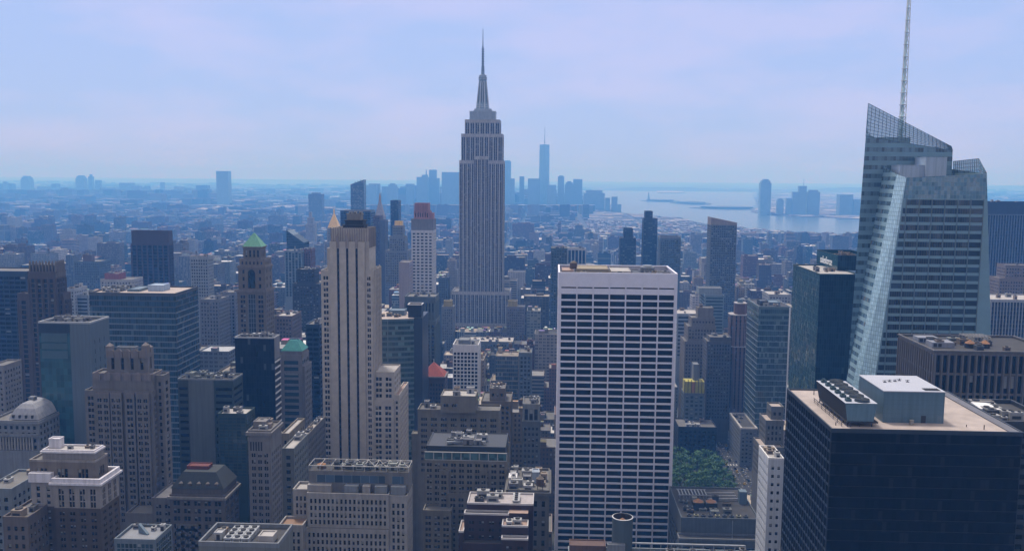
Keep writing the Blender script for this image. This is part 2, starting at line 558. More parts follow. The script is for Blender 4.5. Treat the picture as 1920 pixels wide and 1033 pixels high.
        return s.add(kind, b, [m, dk])
    def clutter(s, x0, x1, y0, y1, z, n, tank=0, cols=((.5, .5, .5), (.65, .65, .66), (.3, .3, .32), (.45, .36, .28)), big=1.0):
        g = s.rng
        done_ = []
        tries = 0
        while len(done_) < n and tries < n * 14:
            tries += 1
            w, d, h = g.uniform(1.8, 5) * big, g.uniform(1.6, 4) * big, g.uniform(1.2, 3.4) * big
            if x1 - x0 < w + 2 or y1 - y0 < d + 2:
                continue
            x, y = g.uniform(x0 + w / 2 + .8, x1 - w / 2 - .8), g.uniform(y0 + d / 2 + .8, y1 - d / 2 - .8)
            if any(abs(x - a) < (w + c) / 2 + .3 and abs(y - b_) < (d + e) / 2 + .3 for a, b_, c, e in done_):
                continue
            done_.append((x, y, w, d))
            s.unit(g.choice(('rooftop_unit', 'rooftop_unit', 'bulkhead')), x, y, z, w, d, h, g.choice(cols))
        for k in range(tank):
            for _ in range(12):
                r = 3.6
                if x1 - x0 < r + 1.6 or y1 - y0 < r + 1.6:
                    break
                x, y = g.uniform(x0 + 2.4, x1 - 2.4), g.uniform(y0 + 2.4, y1 - 2.4)
                if any(abs(x - a) < (r + c) / 2 and abs(y - b_) < (r + e) / 2 for a, b_, c, e in done_):
                    continue
                done_.append((x, y, r, r))
                s.unit('water_tank', x, y, z, r, r, 6.5)
                break
    def done(s, guard=None):
        for (name, _), (b, mats) in s.parts.items():
            b.build(name, mats, s.root)
        if s.wins:
            ms = win_meshes(s.glass)
            def area(w):
                c, ww, hh, nn = w
                d = Vector(c) - EYE
                px, py = proj(*c)
                on = -20 < px < 1940 and -20 < py < 1040
                face = -(d.x * nn[0] + d.y * nn[1]) / d.length
                return (on and face > 0, round(ww * hh * max(face, 0) / d.length_squared * 1e5, 2), c[2])
            s.wins.sort(key=area, reverse=True)
            o0 = ORIGIN[s.root.name]
            for (c, ww, hh, nn) in s.wins[:s.maxwin]:
                k = s.rng.random()
                ob = bpy.data.objects.new('window', ms[0 if k > s.blinds else 1 if k > s.blinds * .35 else 2])
                COL.objects.link(ob)
                ob.parent = s.root
                ob.location = (c[0] - o0[0], c[1] - o0[1], c[2] - o0[2])
                ob.rotation_euler = (0, 0, math.atan2(nn[0], -nn[1]))
                ob.scale = (ww, 1, hh)
            rest = s.wins[s.maxwin:]
            if rest:
                b = MB()
                for (c, ww, hh, nn) in rest:
                    ux, uy = -nn[1], nn[0]
                    Q = lambda u, z, d=0: (c[0] + ux * u + nn[0] * d, c[1] + uy * u + nn[1] * d, c[2] + z)
                    h0, h1 = ww / 2, hh / 2
                    j = s.rng.random() * 40
                    b.poly([Q(-h0, -h1), Q(h0, -h1), Q(h0, h1), Q(-h0, h1)], 0, [(j, j)] * 4)
                    if s.glass in ('dark', 'teal'):
                        b.poly([Q(-h0, -.03 * hh, .02), Q(h0, -.03 * hh, .02), Q(h0, .03 * hh, .02), Q(-h0, .03 * hh, .02)], 2)
                    k = s.rng.random()
                    if k < s.blinds:
                        t = .38 if k > s.blinds * .35 else .7
                        b.poly([Q(-h0 * .92, h1 - t * hh, .012), Q(h0 * .92, h1 - t * hh, .012), Q(h0 * .92, h1, .012), Q(-h0 * .92, h1, .012)], 1)
                tag(b.build('windows', [GLASS[s.glass](), plain('window_blind', (.42, .42, .4)), plain('window_rail', (.09, .09, .09))], s.root), kind='stuff')
        if guard:
            HEROES.append(guard)
        return s.root
def span(px0, px1, py, Y):
    """World x of two photo columns and z of the photo row, on the plane at distance Y."""
    return at(px0, py, Y)[0], at(px1, py, Y)[0], at((px0 + px1) / 2, py, Y)[1]
def zat(px, py, Y):
    return at(px, py, Y)[1]
def guard(px0, px1, py0, py1, Y, x0, x1, y0, y1):
    HEROES.append((px0, px1, py0, py1, Y, x0, x1, y0, y1))
# ------------------------------------------------------------------ setting
def col3(*c):
    return c
ground_mb = MB()
ground_mb.poly([(-30000, -15000, 0), (30000, -15000, 0), (30000, 46000, 0), (-30000, 46000, 0)])
m, nt, bs = nodes_of('city_ground')
tc = N(nt, "ShaderNodeTexCoord")
n1 = N(nt, "ShaderNodeTexNoise"); n1.inputs['Scale'].default_value = 0.012; n1.inputs['Detail'].default_value = 8
n2 = N(nt, "ShaderNodeTexNoise"); n2.inputs['Scale'].default_value = 0.0012; n2.inputs['Detail'].default_value = 6
nt.links.new(tc.outputs['Object'], n1.inputs['Vector']); nt.links.new(tc.outputs['Object'], n2.inputs['Vector'])
c = mixc(nt, n1.outputs['Fac'], (.02, .02, .022), (.06, .058, .055))
nt.links.new(mixc(nt, mth(nt, 'MULTIPLY', n2.outputs['Fac'], .55), c, (.05, .065, .04)), bs.inputs['Base Color'])
bs.inputs['Roughness'].default_value = .9
tag(ground_mb.build('ground', m), kind='structure')

m, nt, bs = nodes_of('harbour_water')
tc = N(nt, "ShaderNodeTexCoord")
n1 = N(nt, "ShaderNodeTexNoise"); n1.inputs['Scale'].default_value = 0.03; n1.inputs['Detail'].default_value = 6
nt.links.new(tc.outputs['Object'], n1.inputs['Vector'])
bp = N(nt, "ShaderNodeBump"); bp.inputs['Strength'].default_value = .25; bp.inputs['Distance'].default_value = 3
nt.links.new(n1.outputs['Fac'], bp.inputs['Height']); nt.links.new(bp.outputs['Normal'], bs.inputs['Normal'])
bs.inputs['Base Color'].default_value = (.05, .085, .1, 1)
bs.inputs['Roughness'].default_value = .22
WATER_M = m
WATERS = []
def water(pix):
    P = [ground(*p) for p in pix]
    WATERS.append(P)
    b = MB()
    b.poly([(x, y, .8) for x, y in P])
    tag(b.build('water', WATER_M), kind='structure')
water([(1720, 452), (1640, 447), (1560, 443), (1500, 437), (1440, 433), (1390, 428), (1330, 421), (1290, 414), (1250, 408), (1200, 403),
       (1165, 399), (1130, 374), (1108, 364), (1085, 358), (1200, 354), (1330, 354.5), (1418, 357), (1424, 398), (1440, 404), (1500, 407), (1560, 410), (1720, 418)][::-1])
water([(500, 377), (640, 366), (655, 370), (560, 380), (505, 383)][::-1])
def inside(P, x, y):
    r, j = False, len(P) - 1
    for i in range(len(P)):
        (xi, yi), (xj, yj) = P[i], P[j]
        if (yi > y) != (yj > y) and x < (xj - xi) * (y - yi) / (yj - yi) + xi:
            r = not r
        j = i
    return r
def in_water(x, y):
    return any(inside(P, x, y) for P in WATERS)

# low hills closing the horizon
hm = plain('hill_wood', (.05, .08, .04), scale=.002, streak=False)
hb = MB()
rg = random.Random(3)
for (xa, xb, Y, h) in ((-20000, 1500, 30000, 70), (900, 9000, 17500, 120), (6500, 24000, 24000, 130)):
    n = 60
    pts = []
    for i in range(n + 1):
        t = i / n
        pts.append((xa + (xb - xa) * t, h * (math.sin(t * math.pi) ** .5) * (.55 + .3 * math.sin(t * 9 + Y) + .15 * rg.random())))
    for i in range(n):
        (a, ha), (b_, hb_) = pts[i], pts[i + 1]
        hb.poly([(a, Y - 900, 0), (b_, Y - 900, 0), (b_, Y, hb_), (a, Y, ha)])
        hb.poly([(a, Y, ha), (b_, Y, hb_), (b_, Y + 1400, 0), (a, Y + 1400, 0)])
tag(hb.build('hills', hm), kind='structure')

# harbour islands
for (p0, p1, py, th) in ((1205, 1272, 377.5, 1.6), (1262, 1332, 382, 2.4), (1300, 1428, 391.5, 1.8)):
    b = MB()
    P0, P1 = ground(p0, py), ground(p1, py)
    cx_, cy_ = (P0[0] + P1[0]) / 2, (P0[1] + P1[1]) / 2
    rx, ry = (P1[0] - P0[0]) / 2, abs(ground(p0, py - th)[1] - ground(p0, py + th)[1]) / 2
    ring = [(cx_ + rx * math.cos(a) * (1 + .12 * math.sin(3 * a)), cy_ + ry * math.sin(a)) for a in [i * math.pi / 12 for i in range(24)]]
    b.prism(ring, 0, 4)
    b.prism([(cx_ + (x - cx_) * .7, cy_ + (y - cy_) * .7) for x, y in ring], 4, 16)
    tag(b.build('island_terrain', plain('island_green', (.05, .07, .04), streak=False)), kind='structure')

# ------------------------------------------------------------------ wall and roof materials
LIME = plain('limestone_warm', (.72, .64, .56), streak=False)
LIME2 = plain('limestone_grey', (.36, .34, .325))
TAN = plain('brick_tan', (.33, .28, .21))
PINKST = plain('stone_pinkish', (.46, .40, .38))
BROWN = plain('brick_brown', (.15, .105, .08))
DBROWN = plain('brick_dark_brown', (.085, .055, .05))
PLUM = plain('brick_plum', (.06, .032, .035))
CREAM = plain('terracotta_cream', (.60, .55, .50))
WHITE = plain('trim_white', (1.25, 1.22, 1.22), var=.1)
TRAV = plain('travertine', (1.2, 1.18, 1.35), var=.1, streak=False)
STEEL = plain('panel_steel_blue', (.20, .29, .37), var=.1, rough=.5)
GREYP = plain('panel_grey', (.30, .32, .35), var=.1)
CONC = plain('concrete_grey', (.25, .26, .25))
DARK = plain('panel_charcoal', (.045, .05, .06), rough=.5)
BLACK = plain('panel_black', (.010, .010, .014), rough=.35, streak=False)
NAVY = plain('panel_navy', (.03, .05, .09), rough=.35)
GRAVEL = plain('roof_gravel_tan', (.66, .55, .49), scale=.22, var=.4, streak=False)
RGREY = plain('roof_grey', (.22, .21, .2), streak=False, var=.5, scale=.2)
RDARK = plain('roof_tar', (.07, .066, .066), streak=False, var=.6, scale=.2)
RPALE = plain('roof_pale', (.62, .58, .55), streak=False, var=.4, scale=.25)
RPINK = plain('roof_pink_paving', (.55, .38, .31), streak=False, scale=.5)
SDARK = plain('steel_dark', (.05, .05, .055))
COPPER = plain('copper_green', (.24, .58, .40), var=.2)
TEAL = plain('copper_teal', (.09, .40, .37), var=.15)
GOLD = plain('gilded_tile', (1.5, .95, .25), rough=.45, var=.12)
REDT = plain('red_tile', (.48, .10, .06))
ALU = plain('aluminium', (.45, .48, .52), rough=.4, streak=False)

# ------------------------------------------------------------------ the tall art deco tower in the middle
def deco_tower():
    Y = 1290
    x0, x1, zs = span(861, 944, 303, Y)
    cx = (x0 + x1) / 2
    b = Bld('art_deco_skyscraper', 'tallest tower in the centre, grey stone with a stepped crown and long needle antenna', 'skyscraper', cx, Y, glass='dark', blinds=.1)
    st = plain('tower_limestone', (.66, .63, .62))
    sp_ = plain('tower_spandrel', (.10, .11, .13), streak=False)
    def strips(xa, xb, ya, yb, z0, z1, n, faces='nlr', sn=None, rec=.7):
        for (f, O, U, Nn, W) in (('n', (xa, ya), (1, 0), (0, -1), xb - xa), ('r', (xb, ya), (0, 1), (1, 0), yb - ya), ('l', (xa, yb), (0, -1), (-1, 0), yb - ya)):
            if f not in faces:
                b.mb('wall', st).wall(O, (O[0] + U[0] * W, O[1] + U[1] * W), z0, z1)
                continue
            nn = n if f == 'n' else (sn or max(2, round((yb - ya) / 7)))
            w = W / nn
            cols, sps = [], []
            for i in range(nn):
                cu = (i + .5) * w
                for k in (-1, 1):
                    cols.append((cu + k * w * .2 - w * .14, cu + k * w * .2 + w * .14))
            rows = []
            z = z1 - 4
            while z - 3.75 > z0:
                rows.append((z - 3.0, z - .9))
                z -= 3.75
            rows.reverse()
            b.grid(O, U, Nn, W, z0, z1, cols, rows, rec, st)
            # aluminium spandrels fill each strip between windows, set just inside the piers
            m_ = b.mb('spandrel', sp_)
            for (ua, ub) in cols:
                zz = z0
                for (za, zb) in rows + [(z1 - 3.2, z1 - 3.2)]:
                    if za > zz:
                        P = lambda u, zq: (O[0] + U[0] * u + Nn[0] * .05, O[1] + U[1] * u + Nn[1] * .05, zq)
                        m_.poly([P(ua, zz), P(ub, zz), P(ub, za), P(ua, za)])
                    zz = zb
        b.mb('wall', st).wall((xb, yb), (xa, yb), z0, z1)
        b.mb('roof', RGREY).poly([(xa, ya, z1), (xb, ya, z1), (xb, yb, z1), (xa, yb, z1)])
        b.mb('parapet', st).rim(xa, xb, ya, yb, z1, z1 + 1.4, .8, out=.05)
    def lv(p0, p1, py):
        return span(p0, p1, py, Y)
    D = 42
    a0, a1, za = lv(847, 956, 548)
    strips(a0 - 8, a1 + 8, Y - 9, Y + D + 10, 0, za - 45, 17)
    strips(a0, a1, Y - 4, Y + D + 4, za - 45, za, 15)
    strips(x0, x1, Y, Y + D, za, zs, 11, sn=6)
    # raised centre bay on the front
    strips(cx - 10.5, cx + 10.5, Y - 1.6, Y, za, zs + 6, 4, faces='n')
    c0, c1, zc = lv(864.5, 942, 253)
    strips(c0, c1, Y + 1.5, Y + D - 1.5, zs, zc, 9, sn=5)
    d0, d1, zd = lv(871, 937, 222)
    strips(d0, d1, Y + 4, Y + D - 4, zc, zd - 3, 7, sn=4)
    e0, e1, ze = lv(880, 928, 210)
    cr = plain('crown_metal', (.62, .70, .78), rough=.45)
    k = b.mb('crown', cr)
    k.box(e0, e1, Y + 8, Y + D - 8, zd - 3, ze, 0)
    k.rim(e0, e1, Y + 8, Y + D - 8, ze, ze + 1.2, .7, out=.5)
    for i in range(14):
        xx = e0 + (e1 - e0) * i / 13
        k.box(xx - .35, xx + .35, Y + 7.4, Y + 7.98, zd - 3, ze + 2.2, 0)
    f0, f1, zf = lv(888, 920, 203)
    k.rim(f0 - 1.5, f1 + 1.5, Y + 9, Y + D - 9, ze + .05, ze + 2.6, .8)
    k.box(f0, f1, Y + 11, Y + D - 11, ze, zf, 0)
    cyy = Y + D / 2
    ms = MB()
    prof = [(zf, 9.6), (zat(905, 190, Y), 6.6), (zat(905, 172, Y), 5.5), (zat(905, 150, Y), 5.1), (zat(905, 146, Y), 5.8), (zat(905, 141, Y), 5.2), (zat(905, 137, Y), 3.4)]
    for (za_, ra), (zb_, rb) in zip(prof, prof[1:]):
        ms.cyl(cx, cyy, za_, zb_, ra, rb, 12, 0)
    for i in range(8):     # wings of the mast, in pale metal
        a = i * math.pi / 4 + math.pi / 8
        ms.bar((cx + math.cos(a) * 9.4, cyy + math.sin(a) * 9.4, zf), (cx + math.cos(a) * 5.2, cyy + math.sin(a) * 5.2, zat(905, 150, Y)), 1.3, 1)
    for i in range(4):     # tall dark window slots up the mast, one each way
        ux, uy = ((0, -1), (1, 0), (0, 1), (-1, 0))[i]
        for k_ in (-1, 0, 1):
            a_ = (cx + ux * 6.9 - uy * k_ * 2.0, cyy + uy * 6.9 + ux * k_ * 2.0, zat(905, 191, Y))
            c_ = (cx + ux * 5.2 - uy * k_ * 1.8, cyy + uy * 5.2 + ux * k_ * 1.8, zat(905, 152, Y))
            ms.bar(a_, c_, .9, 2 if k_ else 1)
    for py_ in (200, 196, 147, 143.5, 140):
        r_ = {200: 9.6, 196: 8.6, 147: 6.5, 143.5: 6.4, 140: 5.6}[py_]
        ms.cyl(cx, cyy, zat(905, py_, Y), zat(905, py_, Y) + .8, r_, r_, 16, 1)
    mast = b.add('mast', ms, [plain('mast_metal', (.46, .58, .68), rough=.4), plain('mast_rib', (.9, .95, 1.0), rough=.4), plain('mast_slot', (.03, .05, .08), rough=.3)])
    an = MB()
    z1_, z2_, z3_, z4_ = zat(905, 137, Y), zat(905, 122, Y), zat(905, 84, Y), zat(906, 50, Y)
    an.cyl(cx, cyy, z1_, z2_, 2.5, 2.1, 8)
    an.cyl(cx, cyy, z2_, z3_, 1.5, 1.1, 8)
    z = z2_
    while z < z3_ - 2:
        an.cyl(cx, cyy, z, z + .8, 2.3, 2.3, 8)
        z += 3.4
    an.cyl(cx, cyy, z3_, z4_, .75, .3, 6)
    b.add('antenna', an, plain('antenna_grey', (.36, .44, .54), streak=False))
    b.done()
    guard(847, 956, 120, 618, Y, a0 - 10, a1 + 10, Y - 12, Y + D + 12)
deco_tower()

# ------------------------------------------------------------------ white gridded slab right of centre
def white_slab():
    Y = 560
    x0, x1, z1 = span(1047, 1271, 514, Y)
    b = Bld('office_slab', 'white stone slab tower with seven columns of long black window bands', 'office tower', (x0 + x1) / 2, Y, glass='black', blinds=0.0)
    D = 50
    W = x1 - x0
    fh = 4.33
    top = 12.2
    cols = []
    m0 = 1.55
    w = (W - 2 * m0) / 7
    for i in range(7):
        cols.append((m0 + i * w + .42, m0 + (i + 1) * w - .42))
    rows = []
    z = z1 - top
    while z - fh > 2:
        rows.append((z - fh + .5, z - .55))
        z -= fh
    rows.append((z1 - 9.2, z1 - 8.3))
    rows.sort()
    b.grid((x0, Y), (1, 0), (0, -1), W, 0, z1, cols, rows, .9, TRAV)
    sc = [(1 + i * 6.85 + .5, 1 + (i + 1) * 6.85 - .5) for i in range(7)]
    for (O, U, Nn) in (((x1, Y), (0, 1), (1, 0)), ((x0, Y + D), (0, -1), (-1, 0))):
        b.grid(O, U, Nn, D, 0, z1, sc, rows, .9, TRAV)
    b.mb('wall', TRAV).wall((x1, Y + D), (x0, Y + D), 0, z1)
    # fine joints in the blank top panels, and slim proud piers between the bays
    j = b.mb('pier', TRAV)
    for i in range(8):
        u = x0 + m0 + i * w
        j.box(u - .16, u + .16, Y - .3, Y, 0, z1 - .1)
    b.mb('roof', RDARK).poly([(x0, Y, z1 - 2.5), (x1, Y, z1 - 2.5), (x1, Y + D, z1 - 2.5), (x0, Y + D, z1 - 2.5)])
    b.mb('parapet', TRAV).rim(x0, x1, Y, Y + D, z1, z1 + .7, 1.1, out=.0)
    zr = z1 - 2.5
    G2 = plain('roof_screed_gold', (.46, .38, .26), streak=False, scale=.5)
    def bx(name, xa, xb, ya, yb, h, mm):
        k = MB(); k.box(x0 + xa, x0 + xb, Y + ya, Y + yb, zr, zr + h); k.rim(x0 + xa, x0 + xb, Y + ya, Y + yb, zr + h, zr + h + .35, .4, out=.05)
        b.add(name, k, mm)
    bx('penthouse', 12, 32, 16, 40, 3.6, G2)
    bx('penthouse', 33.5, 46, 12, 38, 2.7, RPALE)
    bx('penthouse', 2.5, 10, 20, 42, 2.0, RPINK)
    bx('penthouse', 47, 52, 10, 30, 2.2, DARK)
    cb = MB(); cb.cyl(x0 + 57.5, Y + 25, zr, zr + 4.6, 4.6, 4.6, 20, 0); cb.cyl(x0 + 57.5, Y + 25, zr + 4.6, zr + 5.8, 3.4, 3.0, 20, 1)
    b.add('cooling_tower', cb, [GREYP, ALU])
    b.unit('water_tank', x0 + 10, Y + 30, zr, 5, 5, 8)
    b.clutter(x0 + 53, x1 - 2, Y + 5, Y + 18, zr, 5)
    b.clutter(x0 + 13, x0 + 45, Y + 3, Y + 11, zr, 8, cols=((.5, .42, .3), (.6, .6, .6), (.2, .2, .2)))
    b.done()
    guard(1043, 1271, 497, 1033, Y, x0 - 2, x1 + 2, Y - 2, Y + D + 2)
white_slab()

# ------------------------------------------------------------------ tan tower with three black stripes left of centre
def striped_tower():
    Y = 560
    x0, x1, zt = span(618, 683, 453, Y)
    b = Bld('striped_tower', 'tan stone setback tower with three long black vertical stripes on its front', 'skyscraper', (x0 + x1) / 2, Y)
    P = lambda px, py=453: at(px, py, Y)[0]
    Z = lambda py, px=650: zat(px, py, Y)
    zsw = Z(510)
    # main shaft with the three recessed stripes, running down to the base
    stripes = [(P(631) - x0, P(635.6) - x0), (P(648.3) - x0, P(652.8) - x0), (P(666) - x0, P(670.4) - x0)]
    w = b.mb('wall', LIME)
    e = 0
    zs = Z(466)
    for (ua, ub) in stripes:
        w.wall((x0 + e, Y), (x0 + ua, Y), 0, zt)
        w.wall((x0 + ua, Y), (x0 + ub, Y), zs, zt)
        w.poly([(x0 + ua, Y, 0), (x0 + ua, Y + .9, 0), (x0 + ua, Y + .9, zs), (x0 + ua, Y, zs)])
        w.poly([(x0 + ub, Y + .9, 0), (x0 + ub, Y, 0), (x0 + ub, Y, zs), (x0 + ub, Y + .9, zs)])
        g = MB()
        g.wall((x0 + ua, Y + .9), (x0 + ub, Y + .9), 0, zs)
        k = b.add('window_stripe', g, glass('stripe_glass', (.012, .012, .018), rough=.25, ior=1.4, cell=(1.0, 3.65), mull=.0, pale=0))
        k2 = MB()
        zz = zs - 3.6
        while zz > 5:
            k2.box(x0 + ua, x0 + ub, Y + .72, Y + .88, zz, zz + 1.3)
            zz -= 3.65
        b.add('spandrel', k2, plain('stripe_spandrel', (.022, .018, .022), streak=False, rough=.5), k)
        # pointed finial above each stripe
        f = MB()
        xm = x0 + (ua + ub) / 2
        f.box(xm - .9, xm + .9, Y - .35, Y, zs + .3, zt + 3.0)
        f.pyramid(xm - .9, xm + .9, Y - .35, Y - .01, zt + 3.0, zt + 5.4)
        b.add('finial', f, PINKST)
        e = ub
    w.wall((x0 + e, Y), (x1, Y), 0, zt)
    D = 24
    w.wall((x1, Y), (x1, Y + 3), 0, zt); w.wall((x0, Y + 3), (x0, Y), 0, zt)
    b.mb('roof', RGREY).poly([(x0, Y, zt), (x1, Y, zt), (x1, Y + 3, zt), (x0, Y + 3, zt)])
    # crown block, set back a step, with fine vertical fluting
    c0, c1, zc = P(618.6), P(690), Z(432)
    b.tier(c0, c1, Y + 3, Y + D, zsw, zc, LIME, bay=3.2, fh=3.65, wf=.4, top=3.0, faces='r', parapet=(1.2, .5, LIME))
    fl = b.mb('fluting', PINKST)
    n = 16
    for i in range(n + 1):
        u = c0 + (c1 - c0) * i / n
        fl.box(u - .22, u + .22, Y + 2.6, Y + 3, zt + .05, zc + 1.6)
    for i in range(10):
        v = Y + 4 + (D - 5) * i / 9
        fl.box(c1, c1 + .4, v - .25, v + .25, Z(470), zc + 1.4)
    # penthouse lantern on the crown
    a0, a1, za = P(638, 410), P(677, 410), Z(414)
    k = b.mb('penthouse', SDARK)
    k.box(a0, a1, Y + 7, Y + D - 5, zc, zc + 2.4)
    k.rim(a0, a1, Y + 7, Y + D - 5, zc + 2.4, zc + 3.0, .8, out=.6)
    k.box(a0 + 1.2, a1 - .6, Y + 8, Y + D - 6, zc + 3.0, za - .5)
    k.rim(a0 + 1.2, a1 - .6, Y + 8, Y + D - 6, za - .5, za, .8, out=.5)
    h = MB(); hx0, hx1, hz = P(644, 401), P(671, 401), Z(403)
    h.box(hx0, hx1, Y + 9, Y + D - 8, za, hz - .4); h.rim(hx0, hx1, Y + 9, Y + D - 8, hz - .4, hz + .4, .6, out=.3)
    b.add('lantern', h, plain('lantern_grey', (.36, .34, .33)))
    for xx in (hx0 + 1, hx0 + 4, hx0 + 7.5):
        b.unit('bulkhead', xx + 1, Y + 11.5, hz, 1.8, 2.0, 1.2, (.55, .52, .5))
    # shoulders and wings
    for (pa, pb, pt, dy, ds) in ((611.5, 618, 469, 2.0, 20), (683.2, 691, 469, 2.0, 22)):
        xa, xb = P(pa), P(pb)
        b.tier(xa, xb, Y + dy, Y + ds, zsw, Z(pt), LIME, bay=99, fh=12.9, wf=.75, hf=.97, top=3.2, margin=.1, rec=.5, faces='n')
    LW = dict(fh=3.65, wf=.62, hf=.62, pair=2, margin=.6, rec=.4, low=Z(900))
    wl0, wl1 = P(600), P(618)
    b.tier(wl0, wl1 - .02, Y + 1.0, Y + 30, 0, zsw, LIME, bay=6.0, top=2.2, sidebay=5, **LW)
    wr0, wr1 = P(683.1), P(697)
    b.tier(wr0 + .02, wr1, Y + 1.0, Y + 30, 0, zsw, LIME, bay=6.0, top=2.2, sidebay=5, **LW)
    # flat buttress strips up the right flank
    f2 = b.mb('buttress', LIME)
    for i in range(6):
        v = Y + 2.4 + i * 5.1
        f2.box(wr1, wr1 + .55, v - .5, v + .5, 0, zsw + (2.5 if i % 2 == 0 else .8))
    # lower steps to the right
    r0, r1, zr = P(697.2, 700), P(737, 700), Z(702, 720)
    b.tier(r0, r1, Y + 4, Y + 28, 0, zr, LIME, bay=6.6, fh=3.65, wf=.6, hf=.62, pair=2, rec=.4, low=Z(900), margin=.5, roof=RPALE, parapet=(.8, .45, LIME))
    r2, z2 = P(747, 742), Z(745, 735)
    b.tier(r1 + .02, r2, Y + 3.2, Y + 40, 0, z2, LIME, bay=5.0, fh=3.65, wf=.5, hf=.6, rec=.4, low=Z(900), margin=.3, roof=RPINK)
    b.tier(r0, r1 - .05, Y + 2.0, Y + 3.98, 0, Z(755, 720), LIME, bay=6.6, fh=3.65, wf=.6, hf=.62, pair=2, rec=.4, low=Z(900), margin=.5)
    b.mb('wall', LIME).wall((x1, Y + D), (x0, Y + D), 0, zt - .1)
    b.done()
    guard(600, 748, 400, 868, Y, wl0 - 2, r2 + 2, Y - 3, Y + 42)
striped_tower()

# ------------------------------------------------------------------ faceted glass tower on the right
def faceted_tower():
    b = Bld('faceted_glass_tower', 'tall faceted blue glass tower with a sloping crown, pale slanted facet and white lattice spire', 'skyscraper', *((lambda a: (a[0], 530))(at(1740, 500, 530))), glass='bay', blinds=0)
    gl = facade('band_glass', 1.75, 4.75, .97, .5, wall=(.20, .32, .38), gl=(.09, .15, .19), rough=.1, paler=.02)
    bs = gl.node_tree.nodes['Principled BSDF']; bs.inputs['IOR'].default_value = 1.7
    pale = glass('facet_glass', (.40, .58, .66), rough=.1, ior=1.9, var=.14, cell=(1.55, 2.36), mull=.22, mcol=(.10, .18, .22), pale=0)  # pale base colour stands in for the sky mirrored in the facet
    Yf, Yb, Yk = 520, 553, 600
    pt = lambda px, py, Y: Vector((at(px, py, Y)[0], Y, at(px, py, Y)[1]))
    def down(p, q, z=0):
        """Follow the edge from p through q on down to height z."""
        t = (z - p.z) / (q.z - p.z)
        return p + (q - p) * t
    # front mass
    A = pt(1699.3, 333.4, Yf); A2 = pt(1641, 705, Yf); A0 = down(A, A2)
    Bt = pt(1850.3, 326, Yf); B2 = pt(1858, 631, Yf); B0 = down(Bt, B2)
    C = pt(1681.5, 327, Yf + 9); C2 = pt(1605, 690, Yf + 14); C0 = down(C, C2)
    Dt = pt(1657.7, 312.7, Yb); D2 = pt(1600, 640, Yb); D0 = down(Dt, D2)
    def panel(part, mat, pts):
        pts = [Vector(p) for p in pts]
        o = pts[0]
        u = Vector((pts[1].x - o.x, pts[1].y - o.y, 0)).normalized()
        zt = max(p.z for p in pts)
        b.mb(part, mat).poly(pts, 0, [((p - o).dot(u) + 200, p.z - zt) for p in pts])
    mid = lambda p, q, z: p + (q - p) * ((z - p.z) / (q.z - p.z))
    zc = pt(1700, 372, Yf).z          # the plain glass screen stops here, office floors below
    scr = glass('screen_glass', (.10, .19, .25), rough=.12, ior=1.9, var=.2, cell=(1.75, 2.4), mull=.1, mcol=(.17, .25, .3), pale=0)
    office = plain('spandrel_glass', (.30, .48, .58), rough=.22, var=.12, streak=False)
    Am, Bm = mid(A, A2, zc), mid(Bt, B2, zc)
    panel('parapet_screen', scr, [Am, Bm, Bt, A])
    panel('curtain_wall', office, [A0, B0, Bm, Am])
    panel('slanted_facet', pale, [C0, A0, A, C])
    panel('side_curtain_wall', gl, [D0, C0, C, Dt])
    # back (right) and rear of the front mass
    Bk = Vector((Bt.x - 1.5, Yk - 20, Bt.z + 4)); Bk0 = Vector((B0.x, Yk - 20, 0))
    panel('side_curtain_wall', gl, [B0, Bk0, Bk, Bt])
    # windows on the front, floor by floor, in 7.2 m bays
    fh, z = 4.72, zc
    right0 = Bt.x
    while z - fh > 40:
        za, zb = z - fh + .95, z - .75
        xl = (A + (A2 - A) * ((zb - A.z) / (A2.z - A.z))).x
        xl2 = (A + (A2 - A) * ((za - A.z) / (A2.z - A.z))).x
        xl = max(xl, xl2) + .7
        xr = min((Bt + (B2 - Bt) * ((za - Bt.z) / (B2.z - Bt.z))).x, (Bt + (B2 - Bt) * ((zb - Bt.z) / (B2.z - Bt.z))).x) - .7
        xb = right0 - .9
        while xb > xl + 1.2:
            xa = max(xb - 6.5, xl)
            b.wins.append((((xa + xb) / 2, Yf - .05, (za + zb) / 2), xb - xa, zb - za, (0, -1)))
            xb -= 7.1
        z -= fh
    # slim bright mullions between the bays
    k = b.mb('mullion', plain('mullion_alu', (.24, .32, .37), rough=.4, streak=False))
    xb = right0 - .9
    for i in range(9):
        u = xb + .3 - i * 7.1
        zt_ = zc
        if u < Am.x + .6:
            zt_ = A.z + (A2.z - A.z) * ((u - .6 - A.x) / (A2.x - A.x))
        if zt_ > 50:
            k.box(u - .16, u + .16, Yf - .35, Yf, 0, zt_ - .3)
    # front roof: deck behind the sloping parapet, plant boxes
    deckz = A.z - 2.2
    b.mb('roof', RGREY).poly([(A.x, Yf + .1, deckz), (Bt.x, Yf + .1, deckz), (Bk.x, Yk - 20, deckz), (Dt.x, Yk - 20, deckz), (Dt.x, Yb, deckz), (C.x, C.y, deckz)])
    wb = plain('plant_white', (.62, .76, .95), var=.08)
    for (pa, pb, pya, Y0_, Y1_) in ((1688, 1737, 311, 537, 551), (1737, 1776, 296, 535, 551.5)):
        xa, xb_, zt_ = span(pa, pb, pya, Y0_)
        k = MB(); k.box(xa, xb_, Y0_, Y1_, deckz, zt_); k.rim(xa, xb_, Y0_, Y1_, zt_, zt_ + .4, .4, out=.1)
        b.add('plant_box', k, wb)
    # glass screens standing round the right end of the roof
    clear = bpy.data.materials.new('screen_clear')
    clear.use_nodes = True
    nt = clear.node_tree
    bsd = nt.nodes['Principled BSDF']
    bsd.inputs['Base Color'].default_value = (.22, .34, .40, 1); bsd.inputs['Roughness'].default_value = .15
